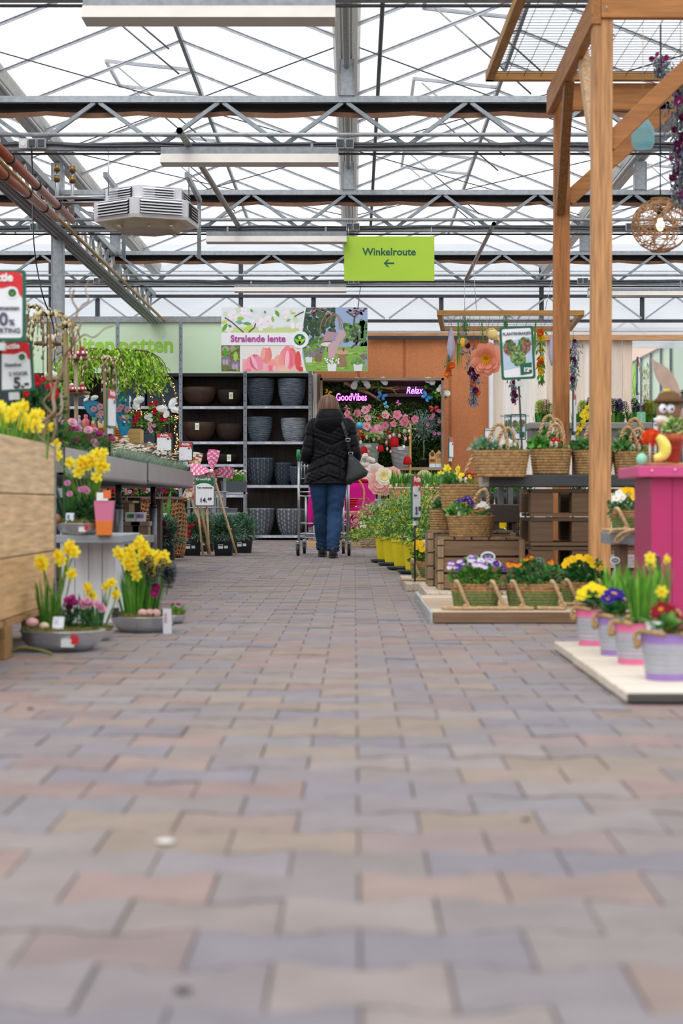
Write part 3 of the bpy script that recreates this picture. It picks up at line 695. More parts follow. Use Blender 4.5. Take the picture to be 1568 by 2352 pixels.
px_sign(1152, 746, 1230, 875, 10.0, 'photo', [('PLANTENBAKJES', 0, .82, .068, '3c5a6a', .02, 'CENTER'), ('12', .23, .16, .10, 'f2f4f6', .05, 'CENTER'), ('99', .34, .185, .06, 'f2f4f6', .05, 'CENTER')],
        'PLANTENBAKJES picture sign on a black pole above the rope baskets', pole=9, tilt=-.05)
px_sign(1158, 949, 1172, 1010, 11.3, 'photo', [('BOLGEWAS', 0, .85, .1, '3c5a6a', .02, 'CENTER')], 'narrow green-framed picture sign left of the bulb sign behind the basket handles', pole=9)
px_sign(1172, 949, 1208, 1012, 11.2, 'photo', [('BOLGEWAS SCHAAL', 0, .88, .085, '3c5a6a', .02, 'CENTER')], 'green-framed bulb bowl picture sign behind the basket handles', pole=9)
px_sign(1112, 983, 1132, 1010, 11.0, 'plain', [('BOLGEWAS', 0, .78, .13, '3c5a6a', .02, 'CENTER')], 'small green-framed sign behind the ivy of the leftmost table basket', pole=9)
px_sign(1498, 958, 1524, 992, 9.2, 'plain', [('PLANTEN', 0, .66, .2, '26324a', .03, 'CENTER'), ('VOOR', 0, .4, .2, '26324a', .03, 'CENTER')], 'small green-framed sign behind the terracotta pot', pole=.15)
px_sign(1296, 889, 1340, 1000, 10.6, 'actie', [('Actie', 0, .83, .16, 'f6f2f2', .03, 'CENTER')], 'Actie sign seen edge-on between the two wooden pergola posts', yaw=1.3, pole=9)
px_sign(1438, 818, 1492, 908, 12.3, 'actie', [('Actie', 0, .83, .16, 'f6f2f2', .03, 'CENTER')], 'Actie sign seen edge-on against the pale green annex wall', yaw=1.32, pole=9)
px_sign(1015, 1003, 1055, 1052, 15.6, 'actie', [], 'green-framed sign seen nearly edge-on in front of the orange wall', yaw=1.25, pole=9)

# ------------------------------------------------------------------ ceiling air heater
def heater():
    Yc = 16.0; p = at(338, 520, Yc); zb = HC+2.57
    t = thing('air_heater', 'white hexagonal louvred air heater hanging under the roof', 'heater', (p.x, Yc, zb))
    def hexr(R_, z, off=0): return [Vector((R_*cos(radians(-97+60*j+off)), R_*sin(radians(-97+60*j+off)), z)) for j in range(6)]
    c = MB(); c.rings([hexr(.49, 0), hexr(.5, .03), hexr(.5, .175), hexr(.44, .19)], 'e9e9ee', (False, True), False)
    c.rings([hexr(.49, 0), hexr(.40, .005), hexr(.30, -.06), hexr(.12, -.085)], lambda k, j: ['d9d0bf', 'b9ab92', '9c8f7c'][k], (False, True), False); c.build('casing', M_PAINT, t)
    def tier(R_, z0, z1, n, nm):
        for j in range(6):
            a, b = hexr(R_, 0)[j], hexr(R_, 0)[(j+1) % 6]; d = (b-a).normalized(); nrm = Vector((d.y, -d.x, 0))
            c = MB(); L = (b-a).length; i = .055
            q = lambda s, z, o: a+d*s+nrm*o+Vector((0, 0, z))
            c.face([q(i, z0, .003), q(L-i, z0, .003), q(L-i, z1, .003), q(i, z1, .003)], '1d222b')
            for k in range(n):
                z = z0+(z1-z0)*(k+.15)/n; h = (z1-z0)/n*.62
                c.add([q(i, z, .028), q(L-i, z, .028), q(L-i, z+h, .006), q(i, z+h, .006), q(i, z-.004, .026), q(L-i, z-.004, .026)], [(0, 1, 2, 3), (4, 5, 1, 0)], 'eff0f4')
            c.build(nm, M_PAINT, t)
    tier(.5, .035, .165, 5, 'louvre')
    c = MB(); c.rings([hexr(.40, .19, 4), hexr(.40, .30, 4), hexr(.36, .31, 4)], 'e9e9ee', (False, True), False); c.build('upper_casing', M_PAINT, t)
    tier(.40, .20, .29, 4, 'upper_louvre')
    for x in (-.30, .42):
        c = MB(); c.box((x-.018, -.6, .33), (x+.018, .75, .375), '8f969c'); c.build('mounting_rail', M_GALV, t)
        c = MB(); c.box((x-.018, .62, -.22), (x+.018, .65, .34), '8f969c'); c.build('hanger', M_GALV, t)
        c = MB(); c.tube([(x, -.4, .2), (x, -.4, .62)], .006, 'aaaeb2', 5); c.build('threaded_rod', M_STEEL, t)
    c = MB(); c.tube([(-.98, .1, .27), (-.3, .05, .27)], .018, 'b2b6b9', 8); c.tube([(-.9, .1, .22), (-.3, .05, .22)], .014, '8a8e92', 8); c.build('supply_pipe', M_STEEL, t)
    c = MB()
    for x in (-.22, .05, .25): c.bar((x, -.3, -.05), (x*.9, .25, -.06), .03, .01, 'd2cab8')
    c.build('guard_strap', M_PAINT, t)
heater()

# ------------------------------------------------------------------ shelving with pots
def shelving():
    Y = 26.0; s = Y/FP
    ups = [-20, 125, 270, 415, 563, 712]
    boards = {0: [937, 1020, 1117, 1236], 1: [937, 1020, 1117, 1236], 2: [937, 1119, 1236], 3: [937, 1018, 1070, 1140, 1236], 4: [936, 1018, 1118, 1233]}
    nm = ['leftmost', 'second', 'third', 'fourth', 'rightmost']
    for i in range(5):
        x0, x1 = ups[i], ups[i+1]; a, b = at(x0, 860, Y), at(x1, 1240, Y)
        t = thing('shelf_unit', 'dark slatted metal-framed shelf bay, %s of the five under the green panels' % nm[i], 'shelf', ((a.x+b.x)/2, Y, 0))
        c = MB(); rr = random.Random(i); x = a.x
        while x < b.x:
            w = .115; c.box((x+.003, Y+.46, 0), (min(x+w, b.x), Y+.475, a.z), jit('33271f', .2, rr)); x += w
        c.box((a.x, Y+.48, 0), (b.x, Y+.5, a.z), '0c0b0a')
        c.build('back_boards', M_WZ, t, True)
        c = MB(); c.box((a.x, Y+.0, a.z-.03), (b.x, Y+.5, a.z+.02), '17120f'); c.build('top_board', M_WX, t, True)
        for y in boards[i]:
            q = at(x0, y-3.5, Y).z; c = MB(); c.box((a.x+.02, Y+.012, q-.028), (b.x-.02, Y+.46, q-.008), '3c3a3a'); c.box((a.x+.025, Y-.005, q-.04), (b.x-.025, Y+.012, q+.004), 'aab2bd')
            c.box((a.x+.03, Y-.008, q-.030), (b.x-.03, Y-.004, q-.012), 'c4cad6')
            for k in (.3, .75):
                c.box((a.x+(b.x-a.x)*k, Y-.011, q-.034), (a.x+(b.x-a.x)*k+.09, Y-.007, q-.006), 'd7dadf')
            c.build('shelf', M_GALV, t, True)
        for x in ((x0, x1) if i == 4 else (x0,)):
            p = at(x, 740, Y); c = MB(); c.box((p.x-.026, Y-.03, 0), (p.x+.026, Y+.01, p.z), '8c949d')
            z = .15
            while z < p.z: c.box((p.x-.005, Y-.032, z), (p.x+.005, Y-.03, z+.025), '2f3338'); z += .12
            c.build('upright', M_GALV, t, True)
    def pot(px0, px1, ytop, ybot, Y, col, label, kind='ripple', depth=1):
        a, b = at(px0, ytop, Y), at(px1, ybot, Y); R_ = (b.x-a.x)/2; h = a.z-b.z
        t = thing('plant_pot', label, 'plant pot', ((a.x+b.x)/2, Y, b.z)); c = MB(); rr = random.Random(int(px0+ytop))
        if kind == 'ripple' or kind == 'weave':
            n = 64; pr = []
            for k in range(61):
                u = k/60; pr.append((R_*(.62+.38*min(1, (1-(1-u)**2.6))), h*u))
            ph = [[rr.uniform(-1, 1) for _ in range(n)] for _ in range(61)]
            if kind == 'ripple': rip = lambda k, j, z: .005*ph[k][j//3]+.0035*sin(z*230+3*sin(j*.2)) if k < 60 else 0
            else: rip = lambda k, j, z: (.009*max(0, sin(j*2*pi/64*24))*(1 if sin(z*95+(pi if (j*24//64) % 2 else 0)) > 0 else .2)) if k < 56 else 0
            base = C(col)
            def cf(k, j):
                if kind == 'weave': v = .35+.9*max(0, sin(j*2*pi/64*24))*(1 if sin(k/60*h*95+(pi if (j*24//64) % 2 else 0)) > 0 else .3)+(.6 if k > 56 else 0)
                else: v = 1+.22*ph[k][j//3]
                return tuple(min(1, x*v) for x in base)
            c.lathe(pr, cf, n=n, power=2.4, rip=rip)
            c.lathe([(R_, h), (R_*.93, h), (R_*.9, h*.6)], mixc(col, '15171b', .45), n=32, power=2.4, caps=(False, True))
        elif kind == 'bowl':
            pr = [(R_*.35, 0), (R_*.62, h*.12), (R_*.85, h*.38), (R_*.97, h*.7), (R_, h), (R_*.97, h), (R_*.9, h*.6), (R_*.4, h*.1)]
            c.lathe(pr, lambda k, j: jit(col, .12, rr), n=40, sy=.8, caps=(True, True))
        elif kind == 'square':
            c.box((-R_, -R_, 0), (R_, R_, h*.97), col); c.box((-R_-.006, -R_-.006, h*.9), (R_+.006, R_+.006, h), col)
        c.build('body', M_STONE, t)
        return t, R_, h
    def tagc(t, R_, h, dx, dz=.6):
        c = MB(); c.box((dx-.03, -R_-.006, h*dz-.05), (dx+.03, -R_-.003, h*dz+.05), 'eef0ee'); c.box((dx-.018, -R_-.008, h*dz-.03), (dx+.018, -R_-.006, h*dz+.02), 'a9cf4a'); c.box((dx-.008, -R_-.009, h*dz-.03), (dx+.008, -R_-.008, h*dz), 'eef0ee'); c.build('price_tag', M_PAPER, t)
    Yp = 26.22
    pot(567, 630, 871, 935.5, Yp, '4a5564', 'dark blue-grey rippled pot, left one on the top shelf of the rightmost bay')
    pot(638, 701, 871, 935.5, Yp, '6f7b8a', 'blue-grey rippled pot, right one on the top shelf of the rightmost bay')
    pot(568, 625, 958, 1015, Yp, '57646f', 'slate grey rippled pot, left one on the second shelf of the rightmost bay')
    pot(645, 703, 961, 1015.5, Yp, '8b949c', 'light grey rippled pot beside the slate one on the second shelf')
    pot(567, 629, 1052, 1114, Yp, '51606f', 'large blue-grey woven pot, biggest of three on the third shelf', 'weave')
    pot(629, 672, 1063, 1114, Yp+.06, '43505f', 'middle-sized blue-grey woven pot between its two neighbours', 'weave')
    pot(664, 700, 1072, 1114, Yp, '4d5a69', 'small blue-grey woven pot partly behind the woman', 'weave')
    pot(565, 631, 1167, 1229, Yp, '777e87', 'light grey woven pot at the bottom left of the rightmost bay', 'weave')
    pot(635, 702, 1168, 1229, Yp, '858b93', 'light grey woven pot at the bottom right behind the trolley', 'weave')
    pot(417, 497, 890, 933, Yp, '3f2a20', 'wide rusty brown bowl on the top shelf, left of the tagged one', 'bowl')
    t = pot(496, 560, 896, 933, Yp+.06, '2f211b', 'dark brown bowl with a price tag on the top shelf', 'bowl'); tagc(*t, .03)
    t = pot(416, 496, 970, 1015, Yp, '40291e', 'wide rusty brown bowl with a hanging tag on the second shelf', 'bowl'); tagc(*t, .0, .75)
    pot(494, 560, 974, 1015, Yp+.06, '33241d', 'dark brown bowl beside the tagged one on the second shelf', 'bowl')
    pot(430, 478, 1041, 1067, Yp, '37261e', 'small brown bowl behind the pink pinwheel', 'bowl')
    t = pot(493, 547, 1043, 1067, Yp, '241b18', 'small black-brown bowl with a green-lettered tag', 'bowl'); tagc(*t, .05, .6)
    pot(520, 546, 1167, 1206, Yp-.1, '555a61', 'small square grey planter behind the wire stand', 'square')
    for x0, x1, y0, y1, l in ((296, 335, 873, 933, 'square slate-blue planter left of its twin behind the green weeping branches'), (340, 372, 873, 933, 'square slate-blue planter right of its twin behind the green weeping branches'), (372, 411, 873, 933, 'square slate-blue planter next to the grey upright with a tag'), (322, 357, 991, 1040, 'square slate planter low behind the white daisies')):
        pot(x0, x1, y0, y1, Yp, '2f3947', l, 'square')
    for x0, l in ((-6, 'left'), (60, 'middle'), (150, 'right')): pot(x0, x0+50, 880, 933, Yp, '333c48', 'square dark planter far behind the willow branches, %s one' % l, 'square')
shelving()

# ------------------------------------------------------------------ the woman with her trolley
M_SKIN = material('skin', .5, noise=.04, nscale=20); M_SKIN.node_tree.nodes['Principled BSDF'].inputs['Base Color'].default_value = (.62, .40, .31, 1)
for l_ in list(M_SKIN.node_tree.nodes['Principled BSDF'].inputs['Base Color'].links): M_SKIN.node_tree.links.remove(l_)
M_DOWN = material('quilted_nylon', .5, noise=.25, nscale=9, bump=.5, bscale=38, stretch=(2.2, 2.2, .8), spec=.16)
M_DENIM = material('denim', .8, noise=.16, nscale=14, bump=.5, bscale=24, spec=.2)
M_HAIR = material('hair', .42, noise=.2, nscale=30, stretch=(6, 6, .5), spec=.4)
M_LEATHER = material('leather', .45, noise=.1, nscale=12, bump=.2, bscale=60)
PX, PY = (753-CX)/FP*17.4, 17.4
def person():
    t = thing('person', 'woman seen from behind in a black quilted coat and blue jeans pushing a trolley', 'person', (PX, PY, 0))
    b = MB(); sk = 'c08a70'
    # torso, neck, head
    b.ball((.03, 0, 1.0), 1, sk, 16, 10, (.13, .09, .17)); b.ball((.03, 0, 1.24), 1, sk, 16, 10, (.15, .09, .17)); b.ball((.0, 0, .87), 1, sk, 16, 10, (.15, .1, .13))
    b.tube([(.02, 0, 1.30), (.01, .01, 1.40), (.0, .02, 1.47)], [.07, .052, .05], sk, 12)
    hd = Matrix.Rotation(radians(28), 3, 'Z'); hc = Vector((.0, .02, 1.512))
    def H(x, y, z): return hc+hd @ Vector((x, y, z))
    b.ball(H(0, 0, .01), 1, sk, 20, 14, (.074, .088, .098)); b.ball(H(0, .035, -.045), 1, sk, 14, 10, (.056, .058, .06)); b.ball(H(0, .07, -.085), 1, sk, 10, 8, (.02, .018, .016))
    b.tube([H(0, .088, .015), H(0, .104, -.018), H(0, .088, -.028)], [.008, .013, .009], sk, 8)
    for sx in (-1, 1):
        b.ball(H(sx*.076, .0, -.005), 1, sk, 8, 6, (.012, .02, .03)); b.ball(H(sx*.03, .078, .014), 1, sk, 8, 6, (.018, .012, .010)); b.ball(H(sx*.045, .062, -.02), 1, sk, 8, 6, (.02, .02, .018))
    b.tube([H(-.02, .085, -.052), H(0, .09, -.05), H(.02, .085, -.052)], .006, sk, 6)
    # arms and hands closed on the trolley handle
    hy, hz = .45, 1.03
    for sx, sh, el, wr in ((-1, (-.13, 0, 1.33), (-.19, .0, 1.03), (-.135, hy-.09, 1.05)), (1, (.19, 0, 1.33), (.25, .0, 1.03), (.20, hy-.09, 1.05))):
        b.tube([sh, Vector(sh).lerp(Vector(el), .5), el, Vector(el).lerp(Vector(wr), .5), wr], [.05, .044, .038, .034, .024], sk, 12)
        w = Vector(wr); b.tube([w, w+Vector((0, .05, .012)), w+Vector((0, .08, .012))], [.024, .034, .03], sk, 10)
        for q in range(4):
            fx = w.x+(q-1.5)*.019; L = [.9, 1, .97, .8][q]
            b.tube([(fx, hy-.02, hz+.030), (fx, hy+.012, hz+.034), (fx, hy+.034*L, hz+.012), (fx, hy+.03*L, hz-.02), (fx, hy+.004, hz-.03*L)], [.0095, .009, .009, .0085, .007], sk, 7)
        b.tube([(w.x-sx*.026, hy-.05, hz+.014), (w.x-sx*.040, hy-.028, hz-.004), (w.x-sx*.03, hy-.012, hz-.026), (w.x-sx*.012, hy-.002, hz-.032)], [.012, .011, .010, .008], sk, 7)
    for hx, kx, ax, ay in ((-.075, -.072, -.062, .27), (.085, .066, .053, -.22)):
        b.tube([(hx, 0, .85), ((hx+kx)/2, .03 if ay > 0 else .01, .68), (kx, .09 if ay > 0 else .0, .48), ((kx+ax)/2, ay*.6, .28), (ax, ay, .10)], [.08, .066, .046, .042, .03], sk, 12)
        b.tube([(ax, ay-.04, .05), (ax, ay+.05, .045), (ax, ay+.15, .035)], [.034, .036, .026], sk, 10)
    bo = b.build('body', M_SKIN, t); rm = bo.modifiers.new('remesh', 'REMESH'); rm.mode = 'VOXEL'; rm.voxel_size = .006; rm.use_smooth_shade = True
    sm = bo.modifiers.new('smooth', 'SMOOTH'); sm.iterations = 3
    # hair: a bob open on the face side
    h = MB(); rr = random.Random(2); N = 72; rings = []
    prof = [(1.437, .096), (1.45, .108), (1.475, .111), (1.505, .108), (1.54, .101), (1.575, .089), (1.60, .073), (1.618, .05), (1.629, .02)]
    gr = [rr.uniform(-1, 1) for _ in range(N)]
    for k, (z, r) in enumerate(prof):
        ring = []
        for j in range(N):
            a = 2*pi*j/N; f = max(0, cos(a-pi/2-radians(28)))          # towards the face
            q = r*(1-.45*f**3 if z < 1.6 else 1)+.0035*gr[j]*(1 if k < 7 else .3)
            ring.append((.004+q*cos(a), .008+q*1.0*sin(a), z+(.006*gr[(j*7) % N] if k == 0 else 0)-(.018*(sin(a) < 0)*(-sin(a)) if k < 3 else 0)))
        rings.append(ring)
    hcol = [jit(rr.choice(['5f4130', '6a4836', '735038', '573a2c', '7a5642']), .12, rr) for _ in range(N)]
    h.rings(rings, lambda k, j: hcol[j], (True, True)); h.build('hair', M_HAIR, t)
    # coat
    KZ = [(.728, .0, .222, .165), (.74, .0, .236, .172), (.80, .004, .230, .172), (.86, .010, .220, .165), (.93, .018, .205, .152), (1.0, .027, .190, .140), (1.06, .032, .184, .136), (1.13, .034, .186, .138), (1.2, .035, .192, .142), (1.27, .034, .196, .142), (1.33, .030, .188, .132), (1.375, .026, .160, .115), (1.41, .02, .115, .095), (1.44, .02, .085, .085)]
    def kz(z):
        for (a, b2) in zip(KZ, KZ[1:]):
            if z <= b2[0]:
                u = (z-a[0])/(b2[0]-a[0]); u = u*u*(3-2*u) if 0 else u; return [a[i]*(1-u)+b2[i]*u for i in (1, 2, 3)]
        return KZ[-1][1:]
    c = MB(); rings = []; NZ, NN = 130, 110
    for k in range(NZ+1):
        z = .728+(1.44-.728)*k/NZ; xc, hw, hd_ = kz(z); ring = []
        for j in range(NN):
            a = 2*pi*j/NN; q = (abs(cos(a))**2.4+abs(sin(a))**2.4)**(-1/2.4); x, y = hw*q*cos(a), hd_*q*sin(a)
            ax = abs(x); d = 9
            for s0, sl in ((1.30, .45), (1.115, .48)):
                d = min(d, abs(z-(s0+sl*ax))/1.1)
            if z < 1.13:
                for s0 in (1.035, .935, .81, .70): d = min(d, abs(z-(s0-.42*ax))/1.08)
            if z < 1.0: d = min(d, abs(ax-.11-.25*(1-z)*.2))
            if ax < .03 and y < 0: d = min(d, abs(x)*1.5+.002)
            puff = 1-math.exp(-(d/.011)**2)
            rr2 = .012*puff-.006+.0022*sin(x*55+z*90+3*sin(z*31))*puff+.0016*sin(x*130-z*60)*puff
            if z < .755: rr2 += .004
            ring.append((xc+x*(1+rr2/hw), y*(1+rr2/hd_), z))
        rings.append(ring)
    c.rings(rings, '0d0b10'); co = c.build('coat', M_DOWN, t)
    def sleeve(path, rad, nm):
        pts = [Vector(p) for p in path]; L = [0]
        for a, b2 in zip(pts, pts[1:]): L.append(L[-1]+(b2-a).length)
        N_ = 70; c = MB(); out = []; rs = []
        def cat(i, u):
            p0, p1, p2, p3 = pts[max(i-1, 0)], pts[i], pts[i+1], pts[min(i+2, len(pts)-1)]
            return .5*((2*p1)+(-p0+p2)*u+(2*p0-5*p1+4*p2-p3)*u*u+(-p0+3*p1-3*p2+p3)*u**3)
        for k in range(N_+1):
            s_ = L[-1]*k/N_; i = max(j for j in range(len(L)-1) if L[j] <= s_+1e-9); u = (s_-L[i])/(L[i+1]-L[i]); out.append(cat(i, u))
            r = rad[i]*(1-u)+rad[i+1]*u; d = min(abs(((s_+.03) % .115)-.0), .115-((s_+.03) % .115)); rs.append(r+.009*(1-math.exp(-(d/.012)**2))-.005+.0018*sin(s_*160))
        c.tube(out, rs, '0d0b10', 30); return c.build(nm, M_DOWN, co)
    sleeve([(-.09, 0, 1.375), (-.152, 0, 1.325), (-.172, -.005, 1.18), (-.2, -.01, 1.05), (-.205, .03, .995), (-.185, .18, 1.01), (-.14, .36, 1.045)], [.02, .058, .066, .067, .062, .055, .043], 'sleeve')
    sleeve([(.14, 0, 1.375), (.212, 0, 1.325), (.232, -.005, 1.18), (.262, -.01, 1.05), (.268, .03, 1.005), (.25, .18, 1.01), (.205, .36, 1.045)], [.02, .058, .066, .067, .062, .055, .043], 'sleeve')
    # hood lying on the back
    c = MB(); rings = []
    for k in range(25):
        u = k/24; z = 1.245+.235*u; hw = .05+.105*sin(pi*(.18+.62*u))**.7 if u < .99 else .09; dp = .04+.085*sin(pi*(.15+.6*u)); ring = []
        hw = [.06, .105, .135, .15, .152, .146, .135, .122, .10][min(8, int(u*8))]*(1-(u*8 % 1))+[.06, .105, .135, .15, .152, .146, .135, .122, .10][min(8, int(u*8)+1)]*(u*8 % 1)
        for j in range(48):
            a = 2*pi*j/48; seam = math.exp(-((u-.62)/.03)**2)+math.exp(-((u-.9)/.02)**2)
            r = 1-.05*seam-.03*math.exp(-(cos(a)/.05)**2)*(sin(a) < 0)
            ring.append((.02+hw*r*cos(a), -.07-.015*sin(pi*u)+(.085+.02*sin(pi*u))*r*sin(a), z+.02*cos(a)*(1-u)))
        rings.append(ring)
    c.rings(rings, '0e0c11'); c.build('hood', M_DOWN, co)
    # jeans
    c = MB(); rr = random.Random(8)
    for hx, kx, ax, ay, sgn in ((-.083, -.076, -.060, .27, -1), (.088, .070, .054, -.22, 1)):
        K = [(.90, hx*.9, .0, .125, .12), (.80, hx, .0, .118, .118), (.70, hx*.97, .03 if ay > 0 else -.005, .104, .108), (.58, (hx+kx)/2, .06 if ay > 0 else -.005, .088, .092), (.46, kx, .10 if ay > 0 else -.01, .076, .080), (.34, kx*.98, .15 if ay > 0 else -.08, .074, .078), (.2, ax*1.02, .23 if ay > 0 else -.17, .066, .07), (.10, ax, ay-.01, .062, .066), (.07, ax, ay-.005, .060, .064)]
        rings = []; N_ = 80
        for k in range(N_+1):
            z = .90-(.83)*k/N_
            for a_, b_ in zip(K, K[1:]):
                if z >= b_[0]-1e-6: u = (a_[0]-z)/(a_[0]-b_[0]); x, y, rx, ry = [a_[i]*(1-u)+b_[i]*u for i in (1, 2, 3, 4)]; break
            ring = []
            for j in range(40):
                a = 2*pi*j/40; w = .0022*sin(z*48+4*cos(a-1)+2*sin(2*a)+sgn)*(1 if z < .6 else .5)+.0018*sin(z*83+5*sin(a)+2*sgn)+(.006*math.exp(-((z-.12)/.05)**2)*sin(z*170+2*cos(a)))
                ring.append((x+(rx+w)*cos(a), y+(ry+w)*sin(a), z+.004*sin(2*a)))
            rings.append(ring)
        cols = lambda k, j: mixc('1b3250', '3b5c88', max(0, min(1, .45*math.exp(-((k-18)/14)**2)*max(0, -sin(2*pi*j/40))+.25*math.exp(-((k-52)/8)**2)+.05*sin(k*.7+j*.5)+.15)))
        c.rings(rings, cols)
    c.build('jeans', M_DENIM, t)
    # shoes
    for ax, ay, ro in ((-.060, .27, .05), (.054, -.22, -.05)):
        c = MB()
        def foot(z, L, w, y0): return [(ax+w*cos(a)*(1 if sin(a) < 0 else 1-.25*sin(a)**2), ay+y0+L*sin(a), z) for a in [2*pi*j/28 for j in range(28)]]
        c.rings([foot(.0, .130, .044, .045), foot(.022, .135, .047, .045)], '0c0c0d'); c.rings([foot(.022, .130, .045, .045), foot(.05, .125, .044, .04), foot(.075, .09, .042, .005), foot(.1, .06, .038, -.02), foot(.112, .05, .036, -.025)], '17171a')
        c.build('shoe', M_LEATHER, t)
    return t
person()
# shoulder bag
def bag():
    t = thing('shoulder_bag', 'black leather shoulder bag hanging at the woman\'s right hip', 'bag', (PX+.29, PY-.05, .72))
    def w(x, z, y): return Vector((PX+x, PY+y, z))
    c = MB(); rings = []
    for z, x0, x1, d in ((.735, .19, .225, .05), (.75, .16, .285, .07), (.80, .165, .385, .075), (.845, .18, .405, .07), (.90, .19, .36, .06), (.97, .195, .30, .045), (1.02, .20, .25, .03)):
        ring = []
        for j in range(24):
            a = 2*pi*j/24; q = (abs(cos(a))**3+abs(sin(a))**3)**(-1/3); ring.append(w((x0+x1)/2+(x1-x0)/2*q*cos(a), z+.012*cos(a)*(1 if z < .9 else 0), -.10+d*q*sin(a)))
        rings.append(ring)
    c.rings(rings, '1a1d1f'); c.build('bag_body', M_LEATHER, t, True)
    c = MB(); path = [w(.225, 1.03, -.10), w(.215, 1.08, -.145), w(.195, 1.18, -.165), w(.165, 1.28, -.165), (w(.135, 1.36, -.14)), w(.125, 1.41, -.07), w(.13, 1.40, .05), w(.17, 1.2, .16), w(.22, 1.03, .0)]
    for a, b in zip(path, path[1:]): c.bar(a, b, .028 if 1 else 0, .006, '1c1e20', up=(0, 1, 0) if abs((b-a).y) < abs((b-a).z) else (0, 0, 1))
    c.build('strap', M_LEATHER, t, True)
    for z, x in ((1.17, .20), (1.035, .228)):
        c = MB()
        for a, b in (((-.02, -.014), (.02, -.014)), ((.02, -.014), (.02, .014)), ((.02, .014), (-.02, .014)), ((-.02, .014), (-.02, -.014))): c.tube([w(x+a[0], z+a[1], -.172 if z > 1.1 else -.13), w(x+b[0], z+b[1], -.172 if z > 1.1 else -.13)], .0035, 'c4c6c4', 6)
        c.build('buckle', M_STEEL, t, True)
bag()
# trolley
def trolley():
    X0, X1, Yn, Yf = (686-CX)/FP*17.95, (798.5-CX)/FP*17.95, 17.95, 18.75
    t = thing('shopping_trolley', 'steel garden centre trolley with green handle pushed by the woman', 'trolley', ((X0+X1)/2, Yn, 0))
    ch = 'b4babd'
    c = MB()
    for x, r in ((X0, .013), (X1, .018)): c.tube([(x, Yn, .15), (x, Yn, .98)], r, ch, 10); c.tube([(x, Yn, .98), (x-.0, Yn-.06, 1.02)], .013, ch, 10)
    for x in (X0+.05, X1-.05): c.tube([(x, Yf, .15), (x, Yf, .62)], .011, ch, 8)
    for z in (.66, .335): c.tube([(X0, Yn, z), (X1, Yn, z)], .0075, ch, 8)
    for x, x2 in ((X0, X0+.05), (X1, X1-.05)):
        for z in (.62, .335): c.tube([(x, Yn, z), (x2, Yf, z)], .0075, ch, 8)
    c.tube([(X0+.05, Yf, .62), (X1-.05, Yf, .62)], .008, ch, 8); c.build('frame', M_STEEL, t, True)
    c = MB()
    for z in (.225, .19): c.tube([(X0, Yn, z), (X1, Yn, z), (X1-.05, Yf, z), (X0+.05, Yf, z), (X0, Yn, z)], .009, ch, 8)
    for k in range(11):
        x = X0+.02+(X1-X0-.04)*k/10; c.tube([(x, Yn, .232), (x+(.5-k/10)*.08, Yf, .232)], .0035, ch, 6)
    for k in range(5): y = Yn+.15*k+.05; c.tube([(X0+.01, y, .222), (X1-.01, y, .222)], .005, ch, 6)
    c.build('platform', M_STEEL, t, True)
    c = MB(); za, zb = .80, .97
    for z in (za, .93, zb):
        for y in (Yn+.06, Yn+.34): c.tube([(X0+.02, y, z), (X1-.02, y, z)], .005, ch, 6)
        for x in (X0+.02, X1-.02): c.tube([(x, Yn+.06, z), (x, Yn+.34, z)], .005, ch, 6)
    for k in range(15):
        x = X0+.02+(X1-X0-.04)*k/14
        for y in (Yn+.06, Yn+.34): c.tube([(x, y, za), (x, y, zb)], .003, ch, 5)
        c.tube([(x, Yn+.06, za), (x, Yn+.34, za)], .003, ch, 5)
    c.build('basket', M_STEEL, t, True)
    c = MB(); c.tube([(X0-.005, Yn-.09, 1.03), (X1+.005, Yn-.09, 1.03)], .016, '1f9a66', 12); c.tube([(X0, Yn-.10, 1.09), (X0-.004, Yn-.09, 1.03), (X0, Yn-.04, .99)], .018, '1f9a66', 12); c.build('handle', M_PLASTIC, t, True)
    for x, y in ((X0-.008, Yn), (X1+.012, Yn), (X0+.035, Yf), (X1-.05, Yf)):
        c = MB(); c.tube([(x, y, .155), (x, y, .125)], .02, '9da2a5', 10)
        for s_ in (-1, 1): c.box((x+s_*.024-.002, y-.03, .05), (x+s_*.024+.002, y+.035, .128), 'a6abae')
        c.box((x-.026, y-.03, .122), (x+.026, y+.03, .13), 'a6abae'); k_ = c.build('caster', M_STEEL, t, True)
        c = MB(); c.rings([[(x+dx, y+r*cos(a), .062+r*sin(a)) for a in [2*pi*j/28 for j in range(28)]] for dx, r in ((-.016, .03), (-.017, .052), (-.011, .0615), (.011, .0615), (.017, .052), (.016, .03))], lambda k, j: ['8e9296', '1b1c1e', '161719', '1b1c1e', '8e9296'][k]); c.build('wheel', M_PLASTIC, k_, True)
trolley()

